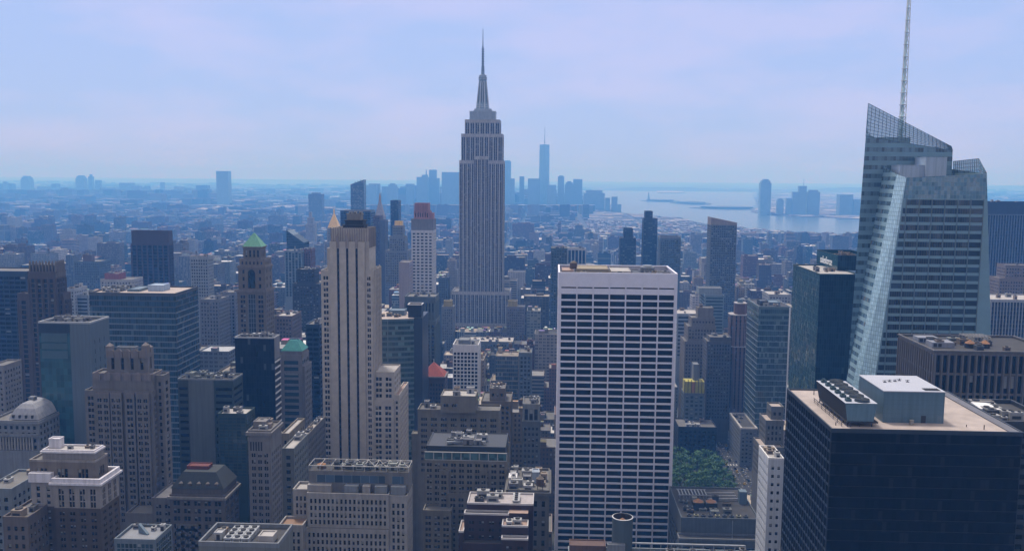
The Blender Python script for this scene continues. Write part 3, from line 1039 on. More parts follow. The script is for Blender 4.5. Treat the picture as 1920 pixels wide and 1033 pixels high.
    tr = N(nt, "ShaderNodeBsdfTransparent"); tr.inputs['Color'].default_value = (.78, .88, .95, 1)
    mx = N(nt, "ShaderNodeMixShader"); mx.inputs['Fac'].default_value = .6
    nt.links.new(tr.outputs[0], mx.inputs[1]); nt.links.new(bsd.outputs[0], mx.inputs[2])
    nt.links.new(mx.outputs[0], nt.nodes['Material Output'].inputs['Surface'])
    def screen(pts, nx, nz, w=.22):
        """A clear pane (four corners, lower left first) with its lattice of bars."""
        p = [Vector(q) for q in pts]
        k = MB(); k.poly(p)
        o = b.add('crown_screen', k, clear)
        l = MB()
        for i in range(nx + 1):
            t = i / nx
            l.bar(p[0].lerp(p[1], t), p[3].lerp(p[2], t), w)
        for i in range(nz + 1):
            t = i / nz
            l.bar(p[0].lerp(p[3], t), p[1].lerp(p[2], t), w)
        b.add('lattice', l, plain('lattice_bar', (.13, .20, .25), streak=False), o)
    q0, q1 = pt(1787, 330, 560), pt(1787.4, 302.7, 560)
    r0_, r1_ = pt(1836, 326, 545), pt(1835.2, 297.6, 545)
    screen([q0, r0_, r1_, q1], 12, 4)
    screen([r0_, Bt + Vector((0, .5, 0)), Bt + Vector((0, .5, .6)), r1_], 5, 4)
    # rear mass, taller, with the sloping top
    E = pt(1628, 194, Yb); E2 = pt(1589, 706, Yb); E0 = down(E, E2)
    G = pt(1783.6, 274.5, Yb); G1 = Vector((G.x + 1, Yb, G.z - 20)); G0 = Vector((G.x + 6, Yb, 0))
    zl = pt(1640, 256, Yb).z
    Em = mid(E, E2, zl)
    zl2 = G.z - 2
    office2 = facade('band_glass_rear', 1.75, 5.2, .96, .5, wall=(.17, .28, .35), gl=(.085, .145, .19), rough=.1, paler=0)
    b.mb('rear_curtain_wall', office2)
    Gm = Vector((G.x + 1, Yb, zl - 8)) if zl - 8 < G.z else G
    panel('rear_curtain_wall', office2, [E0, G0, Gm, Em])
    screen([Em, Gm, G, E], 22, 9, .2)
    kx = (Yb + 42) / Yb
    Ek, Gk = Vector((E.x * kx + 1, Yb + 42, E.z - 16)), G + Vector((0, 42, -8))
    Ekx = E0.x * kx + 1
    panel('rear_curtain_wall', office2, [Vector((Ekx, Yb + 42, 0)), E0, E, Ek])
    panel('rear_curtain_wall', office2, [G0, Vector((G0.x, Yb + 42, 0)), Gk, G])
    panel('rear_curtain_wall', office2, [Vector((G0.x, Yb + 42, 0)), Vector((Ekx, Yb + 42, 0)), Ek, Gk])
    # plant core seen through the crown screen
    k = MB(); xa, xb_, zt_ = span(1646, 1706, 258, Yb + 4)
    k.box(xa, xb_, Yb + 3, Yb + 11, zl - 26, zt_)
    b.add('core', k, plain('core_blue', (.10, .17, .24)))
    b.mb('roof', RGREY).poly([(Em.x, Yb + .2, zl - 9), (G.x, Yb + .2, zl - 9), (G.x, Yb + 41, zl - 9), (Em.x * kx + 1, Yb + 41, zl - 9)])
    b.unit('bulkhead', at(1757, 290, Yb + 8)[0], Yb + 10, zl - 9, 3, 3, 3, (.6, .62, .65))
    # lattice spire
    Ys = Yb + 12
    s0, s1, zb_ = span(1683.5, 1697, 240, Ys)
    cx_ = (s0 + s1) / 2
    zt_ = zat(1694, -170, Ys)
    sp = MB()
    legs = []
    for i in range(3):
        a = math.radians(90 + 120 * i)
        r0 = (s1 - s0) * .56
        bt, tp = Vector((cx_ + math.cos(a) * r0, Ys + math.sin(a) * r0, zl - 9)), Vector((cx_ + .4 + math.cos(a) * .35, Ys + math.sin(a) * .35, zt_))
        legs.append((bt, tp))
        sp.bar(bt, tp, .42)
    nseg = 20
    for j in range(nseg):
        ta, tb = j / nseg, (j + 1) / nseg
        for i in range(3):
            a0, a1 = legs[i][0].lerp(legs[i][1], ta), legs[(i + 1) % 3][0].lerp(legs[(i + 1) % 3][1], ta)
            b0, b1 = legs[i][0].lerp(legs[i][1], tb), legs[(i + 1) % 3][0].lerp(legs[(i + 1) % 3][1], tb)
            sp.bar(a0, a1, .34); sp.bar(a0, b1, .26); sp.bar(a1, b0, .26)
    for j in range(1, nseg):
        t = j / nseg
        c_ = sum((l[0].lerp(l[1], t) for l in legs), Vector()) / 3
        r = (legs[0][0].lerp(legs[0][1], t) - c_).length
        sp.cyl(c_.x, c_.y, c_.z - .2, c_.z + .2, r * 1.12, r * 1.12, 10)
    ob = b.add('spire', sp, plain('spire_white', (1.4, 1.6, 1.7), rough=.4, streak=False))
    ip = MB(); ip.cyl(cx_, Ys, zl - 9, zt_ - 6, 1.1, .25, 10)
    b.add('spire_core', ip, plain('spire_core', (1.0, 1.4, 1.6), rough=.4, streak=False), ob)
    b.done()
    guard(1589, 1858, 194, 705, Yf, E0.x - 2, B0.x + 2, Yf - 2, Yk)
faceted_tower()

# ------------------------------------------------------------------ near black tower, lower right
def black_tower():
    Y = 300
    x0, x1, z1 = span(1560, 1917, 806, Y)
    b = Bld('black_glass_tower', 'near black glass tower with a tan gravel roof in the lower right corner', 'office tower', (x0 + x1) / 2, Y, glass='black', blinds=0)
    D = 57
    gb = glass('curtain_black', (.007, .008, .012), rough=.3, ior=1.12, var=.5, cell=(1.5, 3.8), mull=.16, mcol=(.010, .011, .015), pale=.05, palec=(.022, .024, .03))  # paler panes painted in as faint reflections and drawn blinds
    w = MB(); w.wall((x0, Y), (x1, Y), 0, z1 - 1.4)
    b.add('curtain_wall', w, gb)
    w = MB(); w.wall((x0, Y + D), (x0, Y), 0, z1 - 1.4)
    w.wall((x1, Y), (x1, Y + D), 0, z1 - 1.4); w.wall((x1, Y + D), (x0, Y + D), 0, z1 - 1.4)
    b.add('side_curtain_wall', w, gb)
    # left flank: slim blue-grey floor bands and posts over the glass, floor by floor
    s = b.mb('spandrel', plain('spandrel_blue', (.06, .085, .13), rough=.35, streak=False))
    nb = b.mb('floor_band', BLACK)
    z = z1 - 4.2
    while z > 2:
        s.box(x0 - .18, x0, Y + .05, Y + D, z - .85, z)
        nb.box(x0, x1, Y - .05, Y, z - .5, z - .25)
        z -= 3.8
    v = Y + .1
    ps = b.mb('mullion', plain('mullion_dark', (.03, .045, .075), rough=.35, streak=False))
    for i in range(20):
        ps.box(x0 - .3, x0, Y + .1 + i * 3.0, Y + .45 + i * 3.0, 0, z1 - 1.3)
    p = b.mb('parapet', plain('parapet_dark', (.035, .05, .075), rough=.5))
    p.rim(x0 - .35, x1 + .35, Y - .35, Y + D + .35, z1 - 1.4, z1, .55)
    q = b.mb('roof_walkway', plain('walkway_grey', (.24, .24, .28)))
    q.box(x1 - 3.6, x1 - .3, Y + .3, Y + D - .3, z1 - .75, z1 - .2)
    b.mb('roof', GRAVEL).poly([(x0, Y, z1 - .6), (x1, Y, z1 - .6), (x1, Y + D, z1 - .6), (x0, Y + D, z1 - .6)])
    zr = z1 - .6
    # steel penthouse box
    Yp = 311
    a0, a1, za = span(1657.5, 1772.4, 735, Yp)
    k = MB(); k.box(a0, a1, Yp, Yp + 25, zr, za)
    lid = plain('lid_pale', (.68, .70, .80), var=.08, streak=False)
    ph = b.add('penthouse', k, plain('penthouse_steel', (.15, .26, .35), var=.1, rough=.45))
    k = MB(); k.box(a0 - .15, a1 + .15, Yp - .15, Yp + 25.15, za, za + .3, bottom=True)
    b.add('lid', k, lid, ph)
    k = MB(); k.box(a1 - 6.2, a1 - 1.0, Yp + 1.2, Yp + 4.4, za + .3, za + .42)
    for i in range(9):
        k.box(a1 - 6.0 + i * .55, a1 - 5.75 + i * .55, Yp + 1.4, Yp + 4.2, za + .42, za + .56)
    b.add('louvre', k, SDARK, ph)
    k = MB(); k.box(a0 + 13, a0 + 14.6, Yp - .06, Yp, zr, zr + 2.6)
    b.add('door', k, SDARK, ph)
    k = MB(); k.box(a0 + 18.6, a0 + 20, Yp - .06, Yp, zr, zr + 2.5)
    b.add('door', k, STEEL, ph)
    k = MB()
    for i in range(5):
        k.wall((a0 + .01, Yp - .02), (a1 - .01, Yp - .02), zr + 1.6 + i * 1.6, zr + 1.64 + i * 1.6)
    b.add('seam', k, plain('seam', (.10, .17, .22), streak=False), ph)
    rg = random.Random(5)
    for i in range(5):
        k = MB(); xx, yy = a0 + 5 + i * 2.1, Yp + 11 + rg.uniform(-4, 6)
        k.bar((xx, yy, za + .3), (xx, yy, za + 1.1), .18); k.bar((xx - .8, yy, za + .9), (xx + .8, yy + .4, za + .9), .14)
        k.box(xx - .5, xx + .5, yy - .4, yy + .4, za + .3, za + .5)
        b.add('antenna_mount', k, SDARK, ph)
    # cooling tower: long hopper wider at the top, on legs, with a row of fans
    Yc, Yd = 304, 338
    c0 = at(1585, 753, Yc)[0]; c1 = at(1645.5, 760, Yc)[0]; zt_ = zat(1615, 756, Yc)
    zb_ = zr + 1.9
    k = MB()
    ta = [(c0, Yc, zt_), (c1, Yc, zt_), (c1, Yd, zt_), (c0, Yd, zt_)]
    ba = [(c0 + 1.1, Yc + .6, zb_), (c1 - .9, Yc + .6, zb_), (c1 - .9, Yd - .6, zb_), (c0 + 1.1, Yd - .6, zb_)]
    for i in range(4):
        j = (i + 1) % 4
        k.poly([ba[i], ba[j], ta[j], ta[i]], 1 if i == 3 else 0)
    k.poly(ta, 2)
    k.poly(list(reversed(ba)), 1)
    ct = b.add('cooling_tower', k, [plain('hopper_steel', (.21, .35, .45), var=.08, rough=.45), plain('hopper_louvre', (.016, .016, .02)), lid])
    for i in range(6):
        f = MB(); yy = Yc + 3.0 + i * 5.6
        f.cyl(c1 - 4.2, yy, zt_, zt_ + .9, 2.5, 2.4, 20, 0, 1)
        for a in range(4):
            an = a * math.pi / 4
            f.bar((c1 - 4.2 - 2.3 * math.cos(an), yy - 2.3 * math.sin(an), zt_ + .96), (c1 - 4.2 + 2.3 * math.cos(an), yy + 2.3 * math.sin(an), zt_ + .96), .16, 0, h=.08)
        b.add('fan', f, [plain('fan_ring', (.08, .11, .13)), plain('fan_dark', (.02, .025, .03))], ct)
        f = MB(); f.box(c0 + 1.0, c0 + 2.8, yy - .9, yy + .9, zt_, zt_ + .9); f.cyl(c0 + 1.9, yy, zt_ + .9, zt_ + 1.4, .6, n=10)
        b.add('fan_motor', f, plain('motor_teal', (.06, .12, .14)), ct)
    f = MB()
    for i in range(8):
        yy = Yc + .9 + i * 4.6
        for xx in (c0 + 1.4, (c0 + c1) / 2, c1 - 1.3):
            f.bar((xx, yy, zr), (xx, yy, zb_), .3)
        f.bar((c0 - .6, yy, zr), (c0 - .6, yy, zr + 1.6), .14)
    f.bar((c0 - .6, Yc, zr + 1.6), (c0 - .6, Yd, zr + 1.6), .16); f.bar((c0 - .6, Yc, zr + .9), (c0 - .6, Yd, zr + .9), .12)
    f.box(c0 + .8, c1 + .6, Yc + .2, Yd - 2, zb_ - .5, zb_ - .05, bottom=True)
    b.add('support_frame', f, SDARK, ct)
    # small stacks and posts on the gravel
    for (px, py, w_, h_) in ((1709, 796, .5, 1.5), (1845, 805, .12, 1.4), (1595, 800, .12, 1.2), (1526, 740, .12, 1.6), (1567, 797, .12, .9), (1812, 800, .1, .6)):
        k = MB(); gx, gy = ground(px, py, zr)
        k.box(gx - w_, gx + w_, gy - w_, gy + w_, zr, zr + h_)
        k.box(gx - w_ * 1.3, gx + w_ * 1.3, gy - w_ * 1.3, gy + w_ * 1.3, zr + h_, zr + h_ + .15, bottom=True)
        b.add('vent_pipe', k, SDARK if w_ < .3 else plain('pipe_pale', (.5, .48, .45)))
    b.done()
    guard(1468, 1920, 727, 1033, Y, x0 - 2, x1 + 2, Y - 2, Y + D + 2)
black_tower()
# ------------------------------------------------------------------ other buildings, each read off the photograph and set at its distance
def T(name, label, cat, tiers, Y, depth, wall, vis, glass='dark', blinds=.25, clutter=0, tank=0, maxwin=100, group=None, low=900, finish=None, roof=None, **kw):
    """A tower of one or more stacked tiers. tiers: (px0, px1, py_top, dy, depth or None, overrides), lowest first; vis: (px0, px1, py0, py1) it shows in."""
    xa, xb, _ = span(tiers[0][0], tiers[0][1], tiers[0][2], Y)
    b = Bld(name, label, cat, (xa + xb) / 2, Y, group, glass, maxwin, blinds)
    z0, boxes = 0.0, []
    for t in tiers:
        p0, p1, py = t[0], t[1], t[2]
        dy = t[3] if len(t) > 3 else 0
        d = t[4] if len(t) > 4 and t[4] else depth
        o = dict(kw)
        o.update(t[5] if len(t) > 5 else {})
        w = o.pop('wall', wall)
        ph = o.get('parapet', (1.0, .5, None))
        x0, x1, z1 = span(p0, p1, py, Y + dy)
        if ph:
            z1 -= ph[0]
        o.setdefault('roof', roof)
        b.tier(x0, x1, Y + dy, Y + dy + d, z0, z1, w, low=zat(p0, low, Y), **o)
        boxes.append((x0, x1, Y + dy, Y + dy + d, z0, z1))
        z0 = z1
    x0, x1, y0, y1, _, z = boxes[-1]
    if clutter or tank:
        b.clutter(x0, x1, y0, y1, z, clutter, tank)
    if finish:
        finish(b, boxes)
    b.done()
    q = boxes[0]
    guard(vis[0], vis[1], vis[2], vis[3], Y, q[0] - 2, q[1] + 2, q[2] - 2, q[3] + 2)
    return b, boxes
def pen(b, x0, x1, y0, y1, z, h, mat, name='penthouse', rim=.4):
    k = MB(); k.box(x0, x1, y0, y1, z, z + h)
    if rim:
        k.rim(x0, x1, y0, y1, z + h, z + h + rim, .4, out=.08)
    return b.add(name, k, mat)

# ---- far left
T('office_tower', 'wide dark navy office tower at the left edge, behind the brown finned tower', 'office tower',
  [(-60, 49, 508)], 730, 30, NAVY, (0, 50, 505, 745), glass='black', blinds=.03, bay=4.6, fh=3.8, wf=.9, hf=.6, rec=.15, top=3, low=790)

def finned():
    Y = 650
    b = Bld('finned_tower', 'brown brick tower at the left edge with a crown of upright stone fins', 'skyscraper', at(75, 600, Y)[0], Y, blinds=.05)
    x0, x1, z = span(46, 104, 518, Y); zb = zat(75, 553, Y)
    kw = dict(bay=4.4, fh=3.7, wf=.55, hf=.72, rec=.6, low=zat(50, 780, Y), margin=1.2, fin=(.8, .6, BROWN))
    for (pa, pb, py, dy, d) in ((30, 52, 553, 1.5, 11), (52, 104, 512, 0, 14), (104, 115, 553, 3, 10)):
        xa, xb, zt = span(pa, pb, py, Y)
        b.tier(xa, xb - .03, Y + dy, Y + dy + d, 0, zt, BROWN, top=4, **kw)
    k0, k1, kz = span(54, 102, 497, Y)
    b.tier(k0, k1, Y + 2.5, Y + 13, zat(75, 512, Y), kz, BROWN, bay=2.6, fh=9, wf=.5, hf=.8, top=.5, rec=.8, parapet=None)
    for i in range(9):
        for (xx, yy, ww, dd) in ((k0 + (k1 - k0) * i / 8, Y + 1.6, 1.0, 1.6), (k1 + .2, Y + 3 + i * 1.2, .9, .7)):
            f = MB()
            f.box(xx - ww / 2, xx + ww / 2, yy - dd / 2, yy + dd / 2, zat(75, 520, Y), kz + 1.5)
            f.pyramid(xx - ww / 2, xx + ww / 2, yy - dd / 2, yy + dd / 2, kz + 1.5, kz + 3.6)
            b.add('fin', f, plain('fin_stone', (.27, .22, .18)))
    b.done(); guard(30, 118, 488, 745, Y, x0 - 10, x1 + 8, Y - 2, Y + 36)
finned()

def metal_front():
    Y = 470
    b = Bld('glass_front_building', 'blue-grey metal building with a teal glass front and a slotted right flank, open roof well', 'office building', at(120, 700, Y)[0], Y, glass='teal', blinds=0)
    xa, xb, z = span(72, 130, 603, Y); xc = at(168, 600, Y)[0]
    D = 21
    GT = glass('front_glass', (.03, .085, .11), rough=.1, ior=1.6, var=.35, cell=(2.1, 3.5), mull=.1, mcol=(.02, .05, .07), pale=0)
    MP = plain('metal_panel', (0.178, 0.229, 0.281), var=.06, rough=.5)
    k = MB(); k.wall((xa, Y), (xb, Y), 0, z - 1); b.add('curtain_wall', k, GT)
    for (py0, py1) in ((622, 641), (644, 654), (658, 672)):
        k = MB(); k.box(xa + 1.2, xb - 1.6, Y - .18, Y - .02, zat(100, py1, Y), zat(100, py0, Y), bottom=True)
        b.add('facade_panel', k, plain('front_panel', (.10, .17, .21), var=.12, rough=.35, streak=False))
    w = b.mb('wall', MP)
    w.wall((xb, Y), (xc, Y), 0, z - 1)
    w.wall((xc, Y + D), (xa, Y + D), 0, z - 1); w.wall((xa, Y + D), (xa, Y), 0, z - 1)
    cols = [(4.2, 4.9), (9.4, 10.1), (14.6, 15.3)]
    rows = []
    zz = zat(180, 640, Y)
    while zz > 30:
        rows.append((zz - 2.6, zz)); zz -= 5.1
    b.grid((xc, Y), (0, 1), (1, 0), D, 0, z - 1, cols, sorted(rows), .3, MP)
    b.mb('fascia', NAVY).box(xa, xb, Y - .25, Y, z - 6.2, z - 1)
    b.mb('parapet', plain('coping_pale', (.6, .62, .66), streak=False)).rim(xa, xc, Y, Y + D, z - 1, z, .7, out=.15)
    b.mb('roof', RDARK).poly([(xa, Y, z - 1.6), (xc, Y, z - 1.6), (xc, Y + D, z - 1.6), (xa, Y + D, z - 1.6)])
    b.clutter(xa + 2, xc - 2, Y + 3, Y + D - 2, z - 1.6, 9, cols=((.3, .32, .34), (.5, .5, .52), (.2, .21, .22)))
    b.done(); guard(72, 203, 587, 835, Y, xa - 1, xc + 1, Y - 1, Y + D + 1)
metal_front()

def striped_slab():
    Y = 560
    b = Bld('striped_glass_slab', 'big blue glass slab with thin pale floor stripes and a tan roof, left side', 'office tower', at(247, 700, Y)[0], Y, glass='teal', blinds=0)
    x0, x1, z = span(167, 328, 549, Y)
    D = 37
    z -= .9
    STR = plain('stripe_panel', (.27, .31, .36), var=.08, rough=.5)
    gb = glass('slab_glass', (.02, .05, .085), rough=.12, ior=1.55, var=.6, cell=(1.55, 3.75), mull=.14, mcol=(.06, .1, .14), pale=.05, palec=(.1, .15, .19))
    for (O, U, Nn, W, nm) in (((x0, Y), (1, 0), (0, -1), x1 - x0, 'n'), ((x1, Y), (0, 1), (1, 0), D, 'r'), ((x0, Y + D), (0, -1), (-1, 0), D, 'l'), ((x1, Y + D), (-1, 0), (0, 1), W if False else x1 - x0, 's')):
        P = lambda u, d=0: (O[0] + U[0] * u + Nn[0] * d, O[1] + U[1] * u + Nn[1] * d)
        zz = z
        i = 0
        while zz > 4:
            f = MB(); f.wall(P(0), P(W), zz - 3.75, zz - (.85 if i > 0 else 1.2)); b.add('window_band', f, gb)
            f = MB()
            a, c = P(0), P(W)
            a2, c2 = P(0, .14), P(W, .14)
            t = .85 if i > 0 else 1.2
            sh = .35 if i < 3 else 1.0
            f.wall(a2, c2, zz - t, zz)
            f.poly([(*a2, zz), (*c2, zz), (*c, zz), (*a, zz)])
            f.poly([(*a, zz - t), (*c, zz - t), (*c2, zz - t), (*a2, zz - t)])
            b.add('spandrel', f, plain('stripe_dark', (.12, .13, .16), rough=.5) if i < 3 else STR)
            zz -= 3.75; i += 1
            if zz < zat(250, 900, Y) and i > 34:
                f = MB(); f.wall(P(0), P(W), 0, zz); b.add('base_wall', f, NAVY); break
    b.mb('parapet', plain('coping_dark', (.10, .11, .13))).rim(x0, x1, Y, Y + D, z, z + .9, .7, out=.16)
    b.mb('roof', GRAVEL).poly([(x0, Y, z), (x1, Y, z), (x1, Y + D, z), (x0, Y + D, z)])
    pen(b, x0 + 31, x0 + 41, Y + 16, Y + 27, z, 3.6, plain('plant_white', (.62, .76, .95), var=.08))
    pen(b, x0 + 19, x0 + 27, Y + 12, Y + 30, z, 1.3, STEEL)
    b.clutter(x0 + 2, x0 + 18, Y + 4, Y + D - 4, z, 12, cols=((.42, .45, .5), (.2, .22, .25), (.55, .57, .6)))
    b.done(); guard(167, 370, 535, 860, Y, x0 - 1, x1 + 1, Y - 1, Y + D + 1)
striped_slab()

def stone_setback():
    Y = 420
    ST = plain('setback_stone', (0.266, 0.244, 0.237)); SP = plain('setback_pink', (0.311, 0.266, 0.255))
    b = Bld('setback_tower', 'grey stone tower with scalloped crown in front of the striped blue glass slab', 'skyscraper', at(230, 850, Y)[0], Y)
    L_ = zat(230, 985, Y)
    kw = dict(fh=3.0, wf=.6, hf=.6, pair=2, rec=.45, low=L_, margin=.5)
    x0, x1, zA = span(156, 284, 737, Y)
    t2a, t2b, zB = span(167, 282, 706, Y)
    t3a, t3b, zC = span(188, 266, 667, Y)
    b.tier(x0, x1 - .02, Y + 1.4, Y + 14, 0, zA, ST, bay=4.5, sidebay=4.2, top=1.5, **kw)
    # projecting centre bays
    for (pa, pb) in ((180, 205), (207, 228), (234, 252), (255, 279)):
        a, c, _ = span(pa, pb, 760, Y)
        b.tier(a, c, Y, Y + 1.38, 0, zA - .5, ST, bay=3.0, fh=3.0, wf=.66, hf=.6, pair=2, rec=.45, low=L_, top=1.6, margin=.2, faces='n', parapet=(.7, .3, SP), back=False)
    b.tier(t2a, t2b, Y + 3, Y + 13.4, zA, zB, ST, bay=5.2, fh=6.5, wf=.3, hf=.75, top=2.4, rec=.7, margin=1.0, parapet=(1.0, .6, SP))
    b.tier(t2b + .03, span(282, 298, 704, Y)[1], Y + 5, Y + 12, 0, zB - 1, ST, bay=4, fh=3.35, wf=.5, hf=.6, top=1.8, rec=.4, low=L_)
    for i in range(6):
        c = t2a + (t2b - t2a) * (i + .5) / 6
        f = MB(); f.box(c - 1.7, c + 1.7, Y + 2.5, Y + 3, zB - 2.6, zB + .8); f.pyramid(c - 1.7, c + 1.7, Y + 2.5, Y + 2.98, zB + .8, zB + 2.0)
        b.add('scallop', f, SP)
    b.tier(t3a, t3b, Y + 6, Y + 13, zB, zC, ST, bay=4.9, fh=9.0, wf=.32, hf=.66, top=.6, rec=.9, margin=.6, parapet=None)
    for i in range(5):
        c = t3a + (t3b - t3a) * (i + .5) / 5
        f = MB(); f.box(c - 1.9, c + 1.9, Y + 5.4, Y + 6, zC - 2.2, zC + 1.2); f.pyramid(c - 1.9, c + 1.9, Y + 5.4, Y + 5.98, zC + 1.2, zC + 2.6)
        b.add('scallop', f, SP)
    for (xx, h) in ((t3a + 1.2, 3.4), (t3b - 1.4, 4.0)):
        f = MB(); f.box(xx - 1.3, xx + 1.3, Y + 5.6, Y + 9, zC, zC + h); f.pyramid(xx - 1.3, xx + 1.3, Y + 5.6, Y + 9, zC + h, zC + h + 1.6)
        b.add('turret', f, SP)
    for h in (.5,):
        f = MB(); f.box(t3b - 2.4, t3b, Y + 10 + h * .1, Y + 12.6 + h * .1, zC, zC + 2.4); f.pyramid(t3b - 2.4, t3b, Y + 10 + h * .1, Y + 12.6 + h * .1, zC + 2.4, zC + 3.6)
        b.add('turret', f, SP)
    h0, h1, hz_ = span(219, 254, 650, Y + 9)
    pen(b, h0, h1, Y + 8.5, Y + 12, zC, hz_ - zC - .4, GREYP)
    # lower wings on the right
    w0, w1, wz = span(284, 342, 937, Y - 12)
    b.tier(w0 + .3, w1, Y - 12, Y + 10, 0, wz, ST, bay=4.8, fh=3.4, wf=.6, hf=.55, pair=2, top=1.5, rec=.4, roof=RPALE, low=20)
    v0, v1, vz = span(322, 371, 985, Y - 20)
    b.tier(w1 + .03, v1, Y - 20, Y + 4, 0, vz, ST, bay=4.8, fh=3.4, wf=.6, hf=.55, pair=2, top=1.5, rec=.4, roof=RDARK, low=20)
    u0, u1, uz = span(236, 284, 965, Y - 12)
    b.tier(u0, w0 - .02 + .3, Y - 12, Y + 1.3, 0, uz, ST, bay=5, fh=3.8, wf=.4, hf=.6, top=3, rec=.4, low=20)
    b.done(); guard(156, 371, 645, 1033, Y, x0 - 1, v1 + 1, Y - 22, Y + 31)
stone_setback()

T('ribbed_tower', 'dark brown ribbed tower block with a blank brown crown in the hazy left distance', 'office tower',
  [(245, 316, 457), (246, 315.5, 433, .5, 12, dict(faces='', wall=plain('crown_brown', (.105, .065, .065))))], 1100, 13, plain('rib_brown', (.10, .062, .058)),
  (245, 322, 430, 535), glass='black', blinds=0, bay=6.2, fh=3.9, wf=.72, hf=.86, rec=.8, top=1.0, fin=(1.3, .5, plain('rib_brown', (.10, .062, .058))), low=560)
T('office_block', 'pale blue block with a fine grid of square windows behind the striped glass slab', 'office block',
  [(356, 390, 481)], 1000, 16, plain('pale_blue_wall', (.42, .45, .48)), (356, 400, 478, 560), bay=2.9, fh=3.6, wf=.6, hf=.55, blinds=.1, clutter=3, low=600, maxwin=60)

def pyramid_tower():
    Y = 680
    b = Bld('pyramid_roof_tower', 'tan brick tower with a bright green copper pyramid roof', 'skyscraper', at(478, 560, Y)[0], Y, blinds=.12)
    S, S2 = plain('tower_tan', (0.266, 0.215, 0.167)), plain('tower_band', (0.296, 0.244, 0.207))
    x0, x1, _ = span(445, 499, 560, Y)
    D = 20
    z1 = zat(470, 545, Y); z2 = zat(470, 500, Y); z3 = zat(470, 488, Y); z4 = zat(470, 465, Y); za = zat(480, 437, Y + 9)
    b.tier(x0, x1, Y, Y + D, 0, z1, S, bay=7.1, fh=3.7, wf=.55, hf=.62, pair=2, rec=.5, top=3, low=zat(470, 660, Y), groups=lambda i, n: i != n // 2, cornice=(1.3, .6, S2), parapet=(.8, .4, S2), sidebay=5)
    # recessed glazed centre strip
    c = (x0 + x1) / 2
    k = MB(); k.box(c - 2.9, c + 2.9, Y - .12, Y, 5, z1 - 3); b.add('window_bay', k, glass('bay_glass', (.03, .04, .05), cell=(1.9, 3.7), mull=.5, mcol=(.12, .12, .13), pale=0))
    b.tier(x0 + .8, x1 - .8, Y + 1, Y + D - 1, z1, z2, S, bay=6.8, fh=5.6, wf=.26, hf=.5, rec=.6, top=1.2, parapet=(.9, .5, S2), cornice=(1.1, .7, S2), groups=lambda i, n: i != n // 2)
    for s_ in (0,):
        k = MB(); w_ = 2.7; zb = z1 + 2
        k.box(c - w_, c + w_, Y + .55, Y + .95, zb, z2 - 5)
        for i in range(8):
            a0, a1 = math.pi * i / 8, math.pi * (i + 1) / 8
            k.poly([(c + w_ * math.cos(a0), Y + .55, z2 - 5 + w_ * math.sin(a0)), (c + w_ * math.cos(a1), Y + .55, z2 - 5 + w_ * math.sin(a1)), (c, Y + .55, z2 - 5)][::-1])
        b.add('arched_window', k, glass('arch_glass', (.015, .018, .022), pale=0))
    b.tier(x0 + 1.6, x1 - 1.4, Y + 2, Y + D - 2, z2, z3, S2, bay=2.8, fh=3.6, wf=.45, hf=.6, rec=.4, top=.6, parapet=(.7, .4, S2))
    q0, q1, _ = span(456, 489, 470, Y + 4)
    b.tier(q0, q1, Y + 4, Y + D - 4, z3, z4, S, bay=3.3, fh=7.5, wf=.5, hf=.7, rec=.6, top=1, parapet=None)
    f = MB(); f.rim(q0, q1, Y + 4, Y + D - 4, z4 - .2, z4 + .7, 1.0, out=.8); b.add('cornice', f, S2)
    f = MB(); f.pyramid(q0 - .6, q1 + .6, Y + 3.4, Y + D - 3.4, z4 + .7, za, .06); b.add('pyramid_roof', f, COPPER)
    b.done(); guard(445, 516, 437, 640, Y, x0 - 1, x1 + 1, Y - 1, Y + D + 1)
pyramid_tower()

def black_slats():
    Y = 540
    b = Bld('black_slat_tower', 'plain black glass tower with white slanting slats along its right flank', 'office tower', at(478, 700, Y)[0], Y, glass='black', blinds=0)
    x0, x1, z = span(440, 514, 632, Y)
    D = 11
    g = glass('slat_black', (.008, .009, .014), rough=.22, ior=1.3, cell=(1.6, 3.9), mull=.12, mcol=(.014, .015, .022), pale=.02, palec=(.08, .09, .1))
    k = MB(); k.wall((x0, Y), (x1, Y), 0, z - .8); b.add('curtain_wall', k, g)
    k = MB(); k.wall((x1, Y), (x1, Y + D), 0, z - 14); k.wall((x1, Y + D), (x0, Y + D), 0, z - .8); k.wall((x0, Y + D), (x0, Y), 0, z - .8)
    b.add('side_wall', k, BLACK)
    k = MB(); k.wall((x1, Y), (x1, Y + D), z - 14, z - .8); b.add('blank_panel', k, plain('panel_lilac', (.42, .42, .46), var=.05))
    zz = z - 15
    while zz > 20:
        s = MB(); s.box(x1, x1 + .45, Y + .2, Y + D - .2, zz - .9, zz, bottom=True); b.add('slat', s, WHITE); zz -= 3.9
    b.mb('parapet', plain('coping_pale', (.6, .62, .66))).rim(x0, x1, Y, Y + D, z - .8, z, .5, out=.1)
    b.mb('roof', RDARK).poly([(x0, Y, z - .8), (x1, Y, z - .8), (x1, Y + D, z - .8), (x0, Y + D, z - .8)])
    b.clutter(x0 + 1, x1 - 1, Y + 1, Y + D - 1, z - .8, 7)
    b.done(); guard(440, 524, 625, 770, Y, x0 - 1, x1 + 1, Y - 1, Y + D + 1)
black_slats()

